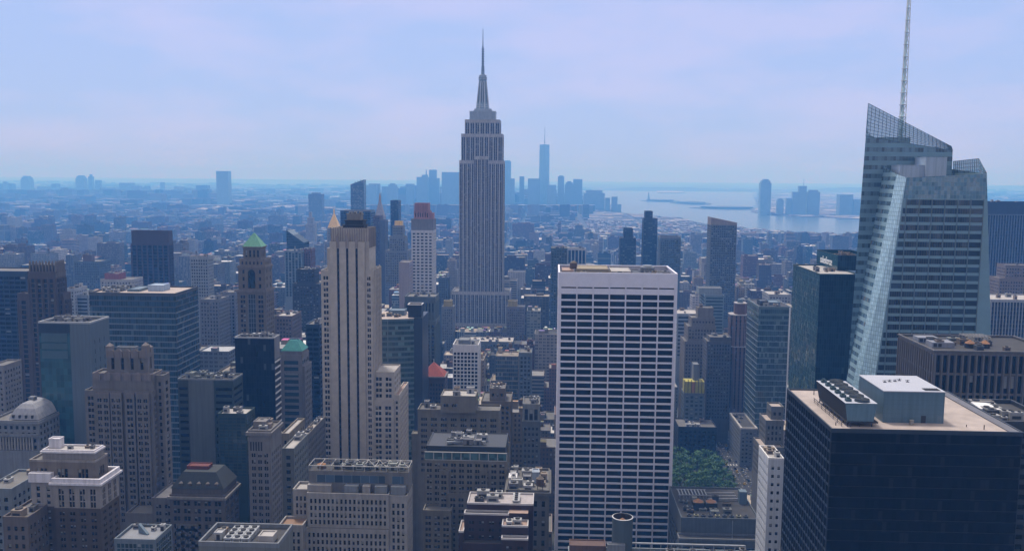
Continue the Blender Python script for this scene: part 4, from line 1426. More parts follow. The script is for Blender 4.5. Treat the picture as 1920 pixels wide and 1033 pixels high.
def teal_roof():
    Y = 600
    b = Bld('teal_roof_building', 'pale stone building with flat topped teal hipped roof, between black tower and striped tower', 'office building', at(550, 720, Y)[0], Y, glass='teal', blinds=.1)
    S = plain('pale_lilac_stone', (0.34, 0.318, 0.326))
    x0, x1, z = span(525, 566, 668, Y); D = 18
    b.tier(x0, x1, Y, Y + D, 0, z, S, bay=14, fh=4.4, wf=.74, hf=.6, rec=.3, top=2.2, sidebay=4, low=zat(540, 830, Y))
    q0, q1, qz = span(527, 566, 658, Y + 1)
    b.tier(q0, q1, Y + 1.2, Y + D - 2, z, qz, S, bay=99, faces='', parapet=None)
    f = MB(); f.pyramid(q0 - .4, q1 + .4, Y + .8, Y + D - 1.6, qz, zat(549, 636, Y + 9), .34); b.add('hipped_roof', f, TEAL)
    f = MB(); f.rim(q0 + 4.4, q1 - 4.4, Y + 8, Y + D - 9, zat(549, 636, Y + 9), zat(549, 636, Y + 9) + .8, .4, out=.2); b.add('roof_crest', f, STEEL)
    w0, w1, wz = span(566.2, 571, 690, Y)
    b.tier(x1 + .02, w1, Y + 1, Y + 18, 0, wz, S, bay=4, fh=4, wf=.5, hf=.6, top=2, rec=.3, sidebay=3.6, low=zat(540, 830, Y))
    b.done(); guard(525, 582, 633, 800, Y, x0 - 1, w1 + 1, Y - 1, Y + 41)
teal_roof()

def blank_slab():
    Y = 500
    b = Bld('blank_slab', 'grey green slab with a wide blank concrete face, beside the black tower', 'office tower', at(385, 780, Y)[0], Y, glass='black', blinds=0)
    x0, x1, z = span(333, 437, 710, Y); D = 16
    P = lambda px: at(px, 760, Y)[0]
    a, c = P(355), P(402)
    b.mb('blank_panel', plain('concrete_green_grey', (.20, .22, .22), var=.1)).box(a, c, Y - .4, Y, 0, z - 1)
    cols_kw = dict(bay=30, fh=3.9, wf=.9, hf=.45, rec=.2, top=3, margin=.4, low=zat(380, 880, Y), parapet=None, roof=RDARK)
    dk = plain('slab_dark', (.07, .085, .085))
    b.tier(x0, a - .02, Y, Y + D, 0, z - 1, dk, **cols_kw)
    b.mb('wall', dk).box(a, c, Y, Y + D, 0, z - 1)
    b.tier(c + .02, x1, Y, Y + D, 0, z - 1, plain('slab_teal', (.06, .09, .09)), **cols_kw)
    b.mb('parapet', GREYP).rim(x0, x1, Y, Y + D, z - .95, z, .5, out=.1)
    b.clutter(x0 + 1, x1 - 1, Y + 1, Y + D - 1, z - .95, 11, cols=((.4, .42, .4), (.25, .27, .27), (.5, .5, .48)))
    b.done(); guard(333, 440, 700, 870, Y, x0 - 1, x1 + 1, Y - 1, Y + D + 1)
blank_slab()

T('glass_building', 'low green tinted glass building in front of the grey green blank slab', 'office building',
  [(408, 462, 775)], 466, 14, plain('green_mullion', (.05, .085, .08)), (403, 467, 765, 870), glass='teal', blinds=.03, bay=2.2, fh=3.6, wf=.9, hf=.84, rec=.1, top=1, roof=RPALE, clutter=3)

def cornice_building():
    Y = 410
    S = plain('cornice_stone', (0.296, 0.274, 0.266))
    b, bx = T('corniced_building', 'grey stone office building with heavy cornice and five tall openings, left of the striped tower', 'office building',
      [(465, 507, 806)], Y, 17, S, (465, 528, 772, 1000), bay=2.6, fh=3.2, wf=.62, hf=.58, pair=2, rec=.4, top=9.6, cornice=(1.6, .9, S), low=1040,
      sidebay=3.4, finish=lambda b, q: (pen(b, q[0][0] + .5, q[0][0] + 6.5, q[0][2] + 6, q[0][2] + 14, q[0][5], 3.0, S), b.clutter(q[0][0], q[0][1], q[0][2] + 1, q[0][3] - 1, q[0][5], 6),
      [b.add('tall_opening', (lambda k: (k.box(q[0][0] + .9 + i * 1.25, q[0][0] + 1.55 + i * 1.25, Y - .08, Y - .01, q[0][5] - 9.0, q[0][5] - 4.7), k)[1])(MB()), plain('opening_shade', (.02, .02, .024))) for i in range(5)]))  # flat dark panels stand in for the shade inside the openings
cornice_building()
T('loft_building', 'stone building with white parapet along the avenue just behind the corniced building', 'office building', [(527.5, 542, 812)], 455, 30, TAN, (527, 545, 795, 840), bay=3.4, fh=3.7, wf=.5, hf=.55, roof=RPALE, low=960, maxwin=40)
T('loft_building', 'grey stepped building with a curved white roof terrace on the avenue below the striped tower', 'office building',
  [(529, 551, 840)], 436, 26, CONC, (527, 555, 840, 960), bay=3.2, fh=3.7, wf=.5, hf=.55, roof=RPALE, low=1000, maxwin=60, clutter=2)
T('loft_building', 'long tan building with pale roof touching the foot of the striped tower', 'office building',
  [(552, 566, 826)], 480, 52, plain('loft_grey', (0.222, 0.2, 0.178)), (550, 598, 812, 930), bay=3.2, fh=3.7, wf=.5, hf=.55, roof=RPALE, low=1000, maxwin=60, clutter=4)

def mansard():
    Y = 400
    b = Bld('mansard_building', 'brown stone building with a dark mansard roof and a red brick rooftop house', 'office building', at(385, 930, Y)[0], Y)
    S = plain('mansard_stone', (0.192, 0.163, 0.148)); R = plain('mansard_slate', (.055, .062, .06))
    x0, x1, z = span(318, 421, 931, Y); D = 19
    b.tier(x0, x1, Y, Y + D, 0, z, S, bay=5, fh=3.7, wf=.62, hf=.6, pair=2, rec=.4, top=1.4, cornice=(1.2, .9, plain('mansard_cornice', (.38, .35, .33))), low=10)
    z2 = zat(385, 917, Y)
    b.tier(x0 + .8, x1 - .8, Y + .8, Y + D - .8, z, z2, S, bay=4.2, fh=4, wf=.6, hf=.7, top=.2, rec=.3, parapet=None)
    f = MB(); f.pyramid(x0 + .4, x1 - .4, Y + .4, Y + D - .4, z2, z2 + 7, .62); ro = b.add('mansard_roof', f, R)
    for i in range(5):
        xx = x0 + 5 + i * 4.2
        d = MB(); d.box(xx - .8, xx + .8, Y + 1.0, Y + 3.4, z2 + .3, z2 + 2.3); d.pyramid(xx - 1, xx + 1, Y + .8, Y + 3.4, z2 + 2.3, z2 + 3.2)
        b.add('dormer', d, S, ro)
    a, c, zt = span(351, 391, 874, Y + 8)
    pen(b, a, c, Y + 7.5, Y + 13, z2 + 7, zt - z2 - 7, plain('house_red', (.22, .06, .05)), 'rooftop_house')
    b.clutter(x0 + 5, a - .2, Y + 6, Y + 14, z2 + 7, 2, big=.6)
    b.done(); guard(318, 445, 865, 985, Y, x0 - 1, x1 + 1, Y - 1, Y + D + 1)
mansard()

T('roof_plant_building', 'low building at the bottom edge, its open roof holding a bank of shiny air units', 'office building',
  [(372, 522, 1016)], 290, 17, CONC, (372, 525, 975, 1033), bay=4, fh=3.6, wf=.5, hf=.5, roof=RDARK, parapet=(1.6, .6, GREYP), low=1050, maxwin=30,
  finish=lambda b, q: ([b.unit('rooftop_unit', q[0][0] + 9 + i * 3.0, q[0][2] + 4 + j * 3.0, q[0][5], 2.6, 2.5, 1.8, (.62, .64, .68)) for i in range(3) for j in range(4)],
                       pen(b, q[0][0] + 19.5, q[0][0] + 24.5, q[0][2] + 3, q[0][2] + 8, q[0][5], 2.4, RPALE), b.clutter(q[0][0] + 1, q[0][0] + 7, q[0][2] + 3, q[0][3] - 2, q[0][5], 4)))
T('glass_building', 'small curtain wall building with a grey roof deck and slanted skylight at the bottom left', 'office building',
  [(214, 291, 1010)], 300, 14, plain('bluegrey_mullion', (.22, .26, .30)), (210, 330, 975, 1033), glass='teal', bay=1.5, fh=1.9, wf=.8, hf=.8, rec=.1, top=.6, roof=plain('roof_bluegrey', (.33, .34, .37), streak=False), low=1060, blinds=.05,
  finish=lambda b, q: (b.mb('skylight', STEEL).prism([(q[0][0] + 5, q[0][2] + 8), (q[0][0] + 9, q[0][2] + 6), (q[0][0] + 9.5, q[0][2] + 6.8), (q[0][0] + 5.5, q[0][2] + 8.8)], q[0][5], [q[0][5] + 3.4, q[0][5] + .4, q[0][5] + .4, q[0][5] + 3.4]), b.clutter(q[0][0], q[0][1], q[0][2] + 8, q[0][3], q[0][5], 3, big=.6)))

def cream_brown():
    Y = 330
    b = Bld('corniced_brick_building', 'brown brick building with a cream upper zone and broad white cornice, lower left corner', 'office building', at(135, 950, Y)[0], Y, blinds=.35)
    CRS = plain('cream_stone', (.44, .39, .36)); CC = plain('white_terracotta', (1.05, 1.0, 1.06), var=.08)
    x0, x1, z = span(100, 187, 908, Y); xl = at(54, 900, Y)[0]; D = 15
    zb = zat(140, 952, Y)
    bk = plain('building_brown', (0.126, 0.092, 0.07))
    kw = dict(bay=4.0, wf=.5, pair=2, rec=.4, low=8)
    b.tier(x0, x1, Y, Y + D, 0, zb, bk, fh=2.6, hf=.5, top=1.0, parapet=None, **kw)
    b.tier(x0, x1, Y, Y + D, zb, z, CRS, fh=2.55, hf=.86, top=1.6, parapet=None, **kw)
    zl = zat(75, 905, Y)
    b.tier(xl, x0 - .02, Y + 1.2, Y + D, 0, zb, bk, fh=2.6, hf=.5, top=1.0, parapet=None, bay=3.2, wf=.3, rec=.4, low=8)
    b.tier(xl, x0 - .02, Y + 1.2, Y + D, zb, zl, CRS, fh=2.6, hf=.7, top=1.4, parapet=None, bay=3.2, wf=.35, rec=.4)
    f = MB()
    f.rim(x0, x1, Y, Y + D, z, z + .8, 1.4, out=1.2); f.rim(x0, x1, Y, Y + D, z + .8, z + 2.4, 1.0, out=.5)
    b.add('cornice', f, CC)
    f = MB(); f.box(xl - .5, x0 - 1.25, Y + .5, Y + D, zl, zl + 3.6, bottom=True); b.add('cornice', f, CC)
    # set-back attic storeys
    a0, a1, az = span(55, 178, 866, Y + 3)
    b.tier(a0, a1, Y + 3, Y + D - 2, z, az, plain('attic_brown', (.27, .22, .18)), bay=9, fh=6, wf=.5, hf=.6, pair=3, top=1.4, rec=.4, parapet=(.8, .5, CRS))
    b1, b2_, bz = span(79, 176, 846, Y + 4.5)
    b.tier(b1, b2_, Y + 4.5, Y + D - 3, az, bz, CRS, bay=20, fh=3.2, wf=.12, hf=.4, pair=3, top=.8, rec=.3, roof=RPALE, parapet=(.6, .5, CC), cornice=(.6, .6, CC))
    t0, t1, tz = span(91, 111, 822, Y + 8)
    pen(b, t0, t1, Y + 8, Y + 11.4, bz, tz - bz - .4, CC, 'bulkhead')
    b.clutter(t1 + 1, b2_ - 1, Y + 5.5, Y + D - 3.5, bz, 3, big=.5)
    b.done(); guard(53, 217, 820, 1033, Y, xl - 1, x1 + 2, Y - 2, Y + D + 2)
cream_brown()

def white_mansard():
    Y = 450
    b = Bld('white_roof_building', 'pale building with white domed mansard roof and row of columns, left edge', 'office building', at(30, 800, Y)[0], Y, blinds=.05)
    S = plain('pale_blue_stone', (0.311, 0.318, 0.34))
    x0, x1, z = span(-20, 72, 792, Y); D = 24
    b.tier(x0, x1, Y, Y + D, 0, z, S, bay=3.0, fh=3.4, wf=.5, hf=.55, top=1.0, rec=.4, low=zat(20, 860, Y), cornice=(.8, .5, S))
    a0, a1, _ = span(16, 71, 780, Y + 2)
    f = MB()
    prof = [(0, 0), (2.6, 1.0), (5.4, 2.6), (7.6, 4.8), (8.6, 7.0)]
    zt = z + 1
    for (h0, i0), (h1, i1) in zip(prof, prof[1:]):
        A = [(a0 + i0, Y + 2 + i0 * .8), (a1 - i0, Y + 2 + i0 * .8), (a1 - i0, Y + D - 2 - i0 * .8), (a0 + i0, Y + D - 2 - i0 * .8)]
        B = [(a0 + i1, Y + 2 + i1 * .8), (a1 - i1, Y + 2 + i1 * .8), (a1 - i1, Y + D - 2 - i1 * .8), (a0 + i1, Y + D - 2 - i1 * .8)]
        for i in range(4):
            j = (i + 1) % 4
            f.poly([(*A[i], zt + h0), (*A[j], zt + h0), (*B[j], zt + h1), (*B[i], zt + h1)])
    f.poly([(*p, zt + 8.6) for p in B])
    ro = b.add('mansard_roof', f, plain('mansard_white', (.56, .56, .60), var=.1))
    for i in range(4):
        xx = a0 + 2.4 + i * 3.4
        d = MB(); d.box(xx - .55, xx + .55, Y + 2.0, Y + 4, zt + .8, zt + 2.4); b.add('dormer', d, SDARK, ro)
    f = MB(); f.box((a0 + a1) / 2 - 1.5, (a0 + a1) / 2 + 1.5, Y + 10, Y + 13, zt + 8.6, zt + 10.2); b.add('lantern', f, S, ro)
    c = b.mb('terrace_roof', RPALE)
    for i in range(12):
        k = MB(); xx = x0 + 6 + i * 1.55
        k.cyl(xx, Y - .9, zat(30, 842, Y), zat(30, 818, Y), .42, .36, 10); b.add('column', k, CREAM)
    b.mb('entablature', S).box(x0, x1, Y - 1.6, Y - .01, zat(30, 817, Y), zat(30, 812, Y), bottom=True)
    b.mb('plinth', S).box(x0, x1, Y - 1.6, Y - .01, 0, zat(30, 843, Y))
    b.done(); guard(0, 73, 740, 850, Y, x0 - 1, x1 + 1, Y - 3, Y + D + 1)
white_mansard()

def centre_front():
    Y = 330
    S = plain('front_stone', (.45, .42, .40)); S2 = plain('front_render', (0.252, 0.24, 0.237))
    b = Bld('stone_office_building', 'wide pale stone office building, bottom centre, its roof ringed by open steel frames', 'office building', at(660, 980, Y)[0], Y, blinds=.12)
    x0, x1, z = span(571, 762, 930, Y); D = 15
    kw = dict(bay=1.68, fh=2.75, wf=.5, hf=.66, rec=.45, low=-1, margin=.7)
    xs = at(728, 930, Y)[0]
    zc = zat(660, 991, Y)
    b.tier(x0, xs, Y, Y + D, 0, zc, S, top=1.4, cornice=None, parapet=None, **kw)
    b.tier(x0 + .7, xs, Y + .9, Y + D, zc, z, S, top=1.2, parapet=(.7, .45, S), cornice=None, **kw)
    b.tier(xs + .02, x1, Y + 1.6, Y + D, 0, z - .6, S, top=2.0, parapet=(.7, .45, S), **kw)
    # tall blank attic with glazed strip and plant doors
    a0, a1, az = span(579, 766, 884, Y + 5)
    att = b.mb('attic', S2)
    att.box(a0, a1, Y + 5, Y + D - 1, z, az)
    zt_, zb_ = zat(680, 891, Y + 5), zat(680, 901, Y + 5)
    g0, g1 = at(594, 895, Y + 5)[0], at(722, 895, Y + 5)[0]
    k = MB(); k.box(g0, g1, Y + 4.9, Y + 5, zb_ - .8, zt_, bottom=True); b.add('glazed_strip', k, glass('strip_glass', (.04, .065, .10), cell=(3.4, 6), mull=.1, pale=0))
    g2, g3 = at(735, 895, Y + 5)[0], at(757, 895, Y + 5)[0]
    k = MB(); k.box(g2, g3, Y + 4.9, Y + 5, zb_ - .8, zt_, bottom=True); b.add('glazed_strip', k, glass('strip_glass', ()))
    for (pa, pb, c_) in ((577, 621, S), (646, 672, GREYP), (680, 694, S), (703, 726, GREYP), (733, 760, GREYP)):
        u0, u1 = at(pa, 918, Y + 3)[0], at(pb, 918, Y + 3)[0]
        k = MB(); k.box(u0, u1, Y + 2.4, Y + 4.98, z, z + 3.2); k.box(u0 + .4, u0 + 1.3, Y + 2.34, Y + 2.4, z, z + 2.1)
        b.add('plant_room', k, c_)
    # steel frame round the roof
    fr = MB(); zf = az + 2.0
    for xx in [a0 + (a1 - a0) * i / 9 for i in range(10)]:
        fr.bar((xx, Y + 5.3, az), (xx, Y + 5.3, zf), .22); fr.bar((xx, Y + D - 1.3, az), (xx, Y + D - 1.3, zf), .22)
        fr.bar((xx, Y + 5.3, zf), (xx, Y + D - 1.3, zf), .2)
    fr.bar((a0, Y + 5.3, zf), (a1, Y + 5.3, zf), .3); fr.bar((a0, Y + D - 1.3, zf), (a1, Y + D - 1.3, zf), .3)
    for i in range(9):
        xa, xb = a0 + (a1 - a0) * i / 9, a0 + (a1 - a0) * (i + 1) / 9
        if i >= 3:
            fr.bar((xa, Y + 5.3, zf), (xb, Y + D - 1.3, zf), .16); fr.bar((xb, Y + 5.3, zf), (xa, Y + D - 1.3, zf), .16)
    b.add('roof_frame', fr, plain('frame_pale', (.58, .56, .54), streak=False))
    b.mb('roof', RDARK).poly([(a0, Y + 5, az + .03), (a1, Y + 5, az + .03), (a1, Y + D - 1, az + .03), (a0, Y + D - 1, az + .03)])
    k = MB(); k.cyl(a0 + 4, Y + 9, az, az + 1.4, 1.7, 1.7, 12, 0); k.cyl(a0 + 4, Y + 9, az + 1.4, az + 2.1, 1.75, 0, 12, 1); b.add('water_tank', k, [plain('tank_wood', ()), plain('tank_orange', (.45, .22, .1))])
    b.clutter(a0 + 8, a1 - 1, Y + 6, Y + D - 2, az + .03, 11, big=.75, cols=((.25, .26, .28), (.4, .4, .42), (.12, .13, .15)))
    # lower wings on the left
    w0, w1, wz = span(549, 570, 921, Y + 6)
    b.tier(w0, x0 - .02, Y + 6, Y + D, 0, wz, S, bay=1.7, fh=2.75, wf=.5, hf=.66, rec=.35, top=1.4, roof=RPALE, low=-1)
    v0, v1, vz = span(523, 568, 988, Y - 3)
    b.tier(v0, x0 - .02, Y - 3, Y + 5.98, 0, vz, S, bay=1.7, fh=2.75, wf=.5, hf=.66, rec=.35, top=1.4, roof=plain('terrace_orange', (.40, .24, .15), streak=False), low=-1)
    b.done(); guard(523, 768, 860, 1033, Y, v0 - 1, x1 + 2, Y - 4, Y + D + 1)
centre_front()

def tan_complex():
    Y = 480
    S = plain('complex_tan', (0.266, 0.24, 0.2))
    T('stepped_tan_building', 'tan building with a tall blank wall and white roof, directly behind the terraced one', 'office building',
      [(783, 937, 768, 3, 13, dict(bay=5.3)), (826, 892, 742, 0, 15, dict(groups=lambda i, n: i < 2, bay=4.2, roof=RPALE, parapet=(.8, .5, S)))], Y, 24, S, (768, 938, 738, 850),
      fh=3.2, wf=.6, hf=.5, pair=3, rec=.4, top=3.0, low=900, clutter=3, blinds=.15,
      finish=lambda b, q: (b.clutter(q[0][0], q[1][0] - 1, Y + 4, Y + 15, q[0][5], 3), pen(b, q[0][0] - 4.2, q[0][0] - .1, Y + 8, Y + 14, 0, zat(775, 814, Y + 8), S, 'stair_tower')))
    Y2 = 400
    b = Bld('terraced_tan_building', 'big tan hotel-like block with a glass roof terrace and rows of paired windows, bottom centre', 'office building', at(870, 950, Y2)[0], Y2, blinds=.2)
    x0, x1, z = span(796, 950, 862, Y2); D = 30
    kw = dict(bay=3.55, fh=2.7, wf=.62, hf=.56, pair=2, rec=.35, low=-1, margin=.3)
    b.tier(x0, x1, Y2, Y2 + D, 0, z, S, top=1.2, roof=RDARK, parapet=None, **kw)
    v0, v1, vz = span(793, 846, 960, Y2 - 8)
    b.tier(v0, v1, Y2 - 8, Y2 - .02, 0, vz, S, top=1.2, **kw)
    for (pa, pb, py, dy) in ((823, 841, 884, 1.2), (899, 914, 884, 1.2), (840, 935, 928, 2.2)):
        a, c, zz = span(pa, pb, py, Y2 - dy)
        b.tier(a, c, Y2 - dy, Y2 - .02 if dy < 2 else Y2 - 1.22, 0, zz, S, top=1.0, faces='n', back=False, parapet=(.6, .3, S), **kw)
    # terrace glass screen
    t = MB(); zt = z + 3.2
    for i in range(10):
        xx = x0 + (x1 - x0) * i / 9
        t.box(max(xx - .18, x0), min(xx + .18, x1), Y2 + .1, Y2 + .4, z, zt)
    t.box(x0, x1, Y2, Y2 + .5, zt, zt + .35, bottom=True); t.box(x0, x1, Y2 - .05, Y2 + .45, z - .3, z, bottom=True)
    tf = b.add('terrace_frame', t, plain('frame_pale', (.58, .56, .54), streak=False))
    g = MB(); g.wall((x0, Y2 + .25), (x1, Y2 + .25), z + .01, zt - .01); b.add('screen_glass', g, glass('terrace_glass', (.05, .10, .11), cell=(2, 2), pale=0), tf)
    # dark plant roof behind
    p0, p1, pz = span(800, 948, 838, Y2 + 6)
    pen(b, p0, p1, Y2 + 6, Y2 + D - 1, z, pz - z, DARK, 'plant_storey')
    b.clutter(p0 + 8, p1 - 8, Y2 + 8, Y2 + D - 3, pz, 14, cols=((.3, .31, .33), (.6, .6, .6), (.14, .15, .16)))
    dd = MB()
    for i in range(3):
        dd.bar((p0 + 9 + i * 5, Y2 + 9 + i * 2, pz + 1.2), (p0 + 19 + i * 4, Y2 + 12 - i, pz + 1.2), .9)
    b.add('duct', dd, ALU)
    b.done(); guard(783, 950, 826, 1033, Y2, x0 - 2, x1 + 1, Y2 - 10, Y2 + D + 1)
tan_complex()

def plum_building():
    Y = 330
    b = Bld('dark_brick_building', 'dark plum brick building with white edged pinkish roof terraces stepping down, bottom centre', 'apartment building', at(930, 980, Y)[0], Y, blinds=.3)
    WE = plain('edge_white', (.72, .68, .68), streak=False)
    kw = dict(bay=3.6, fh=2.8, wf=.5, hf=.42, pair=2, rec=.3, low=-1)
    a, c, z = span(876, 1000, 946, Y + 4)
    b.tier(a, c, Y + 4, Y + 16, 0, z, PLUM, top=1.6, roof=plain('roof_lilac', (.60, .54, .54), streak=False, scale=.6), parapet=(.7, .4, WE), **kw)
    d0, d1, dz = span(870, 954, 966, Y)
    b.tier(d0, d1, Y + .4, Y + 3.98, 0, dz, PLUM, top=1.6, roof=RDARK, parapet=(.7, .4, WE), **kw)
    e0, e1, ez = span(860, 869, 998, Y - 3)
    b.tier(e0, e1, Y - 3, Y + 8, 0, ez, PLUM, top=1.6, roof=RPINK, parapet=(.7, .4, WE), **kw)
    f0, f1, fz = span(941, 990, 988, Y - 6)
    b.tier(f0, f1, Y - 6, Y + .38, 0, fz, PLUM, top=1.6, roof=RPINK, parapet=(.7, .4, WE), **kw)
    b.tier(d1 + .02, at(990, 975, Y)[0], Y + .4, Y + 3.98, 0, fz + 3, PLUM, top=1.6, roof=RPINK, parapet=None, **kw)
    b.tier(d0, f0 - .03, Y - 4, Y + .38, 0, zat(905, 1012, Y), PLUM, top=1.6, roof=RDARK, parapet=(.5, .3, PLUM), **kw)
    g0, g1, gz = span(940, 990, 1012, Y - 9)
    b.tier(g0, g1, Y - 9, Y - 6.02, 0, gz, PLUM, top=1.6, roof=RDARK, parapet=(.7, .4, WE), **kw)
    b.clutter(a + 1, a + 15, Y + 5, Y + 15, z, 5, cols=((.1, .1, .1), (.5, .5, .5)))
    b.clutter(f0 + .5, f1 - .5, Y - 5.5, Y, fz, 3, cols=((.6, .6, .62), (.7, .68, .68)))
    for i in range(4):
        b.unit('rooftop_unit', d1 + 2.5, Y + 5.5 + i * 2.2, z, 2.6, 1.8, 1.6, (.68, .68, .7))
    b.done(); guard(858, 1003, 932, 1033, Y, e0 - 1, c + 1, Y - 10, Y + 18)
plum_building()

def cluttered_roof():
    Y = 380
    S = plain('clutter_stone', (0.2, 0.189, 0.174))
    b, q = T('corniced_stone_building', 'stone building with a heavily cluttered roof of white units, left of the white slab', 'office building',
      [(949, 1030, 918)], Y, 30, S, (949, 1042, 850, 1033), bay=3.8, fh=4.4, wf=.4, hf=.6, rec=.4, top=3, cornice=(1.4, .8, S), low=1060, clutter=16, tank=1, roof=RGREY,
      finish=lambda b, q: (pen(b, q[0][0] + .6, q[0][0] + 4.2, Y + 10, Y + 16, q[0][5], 2.6, WHITE), pen(b, q[0][0] + 11, q[0][0] + 14, Y + 12, Y + 17, q[0][5], 4.6, plain('box_blue_white', (.5, .58, .7)))))
cluttered_roof()
T('narrow_building', 'thin grey building with three tall bays near its top, left of the white slab', 'office building',
  [(979, 1013, 790), (980, 1012, 757, .6, 20, dict(bay=3.4, fh=9, wf=.7, hf=.8, top=1.5, wall=plain('narrow_pale', (.33, .34, .34))))], 560, 22, plain('narrow_grey', (.17, .175, .175)), (978, 1015, 750, 870),
  bay=2.6, fh=3.6, wf=.55, hf=.5, rec=.4, top=2, low=900, clutter=4, maxwin=60)
T('slim_tower', 'slim blue grey tower with window strips in the canyon left of the white slab', 'office building',
  [(973, 997, 661)], 760, 22, plain('slim_blue', (.20, .24, .28)), (972, 998, 655, 760), bay=3.5, fh=3.6, wf=.6, hf=.6, rec=.4, top=2, low=800, clutter=2, maxwin=60)

def white_grid():
    Y = 740
    b, q = T('white_grid_tower', 'small white framed tower with grid of dark square windows, below the art deco tower', 'office tower',
      [(849, 897, 646)], Y, 26, plain('grid_white', (1.1, 1.08, 1.1), var=.06), (848, 903, 632, 745), glass='black', blinds=.02, bay=2.95, fh=3.15, wf=.72, hf=.72, rec=.8, top=5.0, margin=.3, sidebay=3.2, low=790,
      parapet=(1.2, .6, plain('grid_white', ())), finish=lambda b, q: (pen(b, q[0][0] + 4, q[0][0] + 13, Y + 6, Y + 20, q[0][5], 3.6, GREYP), b.unit('bulkhead', q[0][0] + 16, Y + 10, q[0][5], 3, 4, 3, (.6, .62, .66))))
white_grid()

def curved_glass():
    Y = 640
    b = Bld('curved_glass_building', 'blue green glass building with gently curved banded front, right behind the striped tower', 'office building', at(745, 680, Y)[0], Y, glass='teal', blinds=0)
    xa, z = at(700, 596, Y)
    n = 14
    xe = at(774, 597, Y)[0]
    pts = []
    for i in range(n + 1):
        t = i / n
        pts.append((xa + (xe - xa) * t, Y + 5.5 * t * t))
    g = glass('curve_glass', (.025, .055, .065), rough=.1, ior=1.6, var=.6, cell=(2.2, 3.9), mull=.12, mcol=(.05, .09, .1), pale=.07, palec=(.16, .26, .28))
    sp_ = plain('curve_spandrel', (.17, .23, .24), rough=.45, streak=False)
    zz = z - .8
    i = 0
    while zz > zat(740, 880, Y):
        k = MB(); s = MB()
        u = 0
        for (p, q) in zip(pts, pts[1:]):
            L_ = math.dist(p, q)
            k.poly([(*p, zz - 3.9), (*q, zz - 3.9), (*q, zz - 1.5), (*p, zz - 1.5)], 0, [(u, 0), (u + L_, 0), (u + L_, 2.4), (u, 2.4)])
            s.poly([(p[0], p[1] - .12, zz - 1.5), (q[0], q[1] - .12, zz - 1.5), (q[0], q[1] - .12, zz), (p[0], p[1] - .12, zz)])
            s.poly([(p[0], p[1] - .12, zz), (q[0], q[1] - .12, zz), (*q, zz), (*p, zz)])
            u += L_
        b.add('window_band', k, g); b.add('spandrel', s, sp_)
        zz -= 3.9
    low = zz
    w = b.mb('wall', NAVY)
    for (p, q) in zip(pts, pts[1:]):
        w.wall(p, q, 0, low)
    xw = at(792, 600, Y + 6)[0]
    D = 38
    zw = zat(782, 596, Y + 6)
    w.box(xe + .05, xw, Y + 5.5, Y + D, 0, zw)
    w.wall((xe, Y + D), (xa, Y + D), 0, z - .8); w.wall((xa, Y + D), (xa, Y), 0, z - .8)
    for t in (.05, .42):
        i0 = int(t * n)
        b.mb('mullion', plain('mullion_alu', (.24, .32, .37), rough=.4, streak=False)).box(pts[i0][0] - .3, pts[i0][0] + .3, pts[i0][1] - .4, pts[i0][1] + 0.2, low, z - .8)
    r = MB(); r.poly([(*p, z - .8) for p in pts] + [(xe, Y + D, z - .8), (xa, Y + D, z - .8)]); b.add('roof', r, GRAVEL)
    bx0, bx1, bz = span(765, 790, 573, Y + 10)
    pen(b, bx0, bx1, Y + 10, Y + 20, z - .8, bz - z + .8, BLACK)
    pen(b, xa + 8, bx0 - 4, Y + 18, Y + 30, z - .8, 3.4, STEEL)
    b.clutter(xa + 2, bx0 - 2, Y + 8, Y + 16, z - .8, 5, cols=((.5, .42, .34), (.2, .2, .22)))
    k = MB(); k.rim(bx0, bx1, Y + 10, Y + 20, bz + .41, bz + .9, .5, out=.3); b.add('canopy', k, WHITE)
    b.done(); guard(700, 793, 570, 850, Y, xa - 1, xw + 1, Y - 1, Y + D + 1)
curved_glass()

def red_pyramid():
    Y = 700
    b = Bld('red_roof_building', 'dark brick building with a steep red tiled pyramid roof', 'building', at(811, 720, Y)[0], Y, blinds=.05)
    S = plain('roof_brown', (.12, .085, .075))
    x0, x1, z = span(787, 834, 706, Y); D = 20
    b.tier(x0, x1, Y, Y + D, 0, z, S, bay=2.4, fh=3.5, wf=.5, hf=.55, rec=.4, top=5, cornice=(1, .7, plain('roof_cornice', (.26, .21, .19))), low=zat(800, 800, Y), parapet=None)
    za = zat(811, 679, Y + 10)
    f = MB(); f.pyramid(x0 + .5, x1 - .5, Y + .5, Y + D - .5, z + .06, za, .05); ro = b.add('pyramid_roof', f, REDT)
    f = MB(); f.bar(((x0 + x1) / 2, Y + D / 2, za), ((x0 + x1) / 2, Y + D / 2, za + 2.6), .4); b.add('finial', f, WHITE, ro)
    b.done(); guard(787, 834, 676, 765, Y, x0 - 1, x1 + 1, Y - 1, Y + D + 1)
red_pyramid()

T('deco_slab', 'dark grey green block with a fluted crown, below the pink crowned white tower', 'office tower',
  [(757, 817, 600), (759, 816, 556, .8, 28, dict(bay=3.1, fh=11, wf=.4, hf=.8, top=4.0))], 850, 32, plain('deco_dark', (.145, .165, .17)), (752, 818, 550, 700),
  bay=4.2, fh=3.7, wf=.5, hf=.7, rec=.7, top=3, low=760, blinds=.03, clutter=4, parapet=(1.2, .6, plain('deco_green', (.19, .23, .23))), fin=(.9, .5, plain('deco_green', ())))

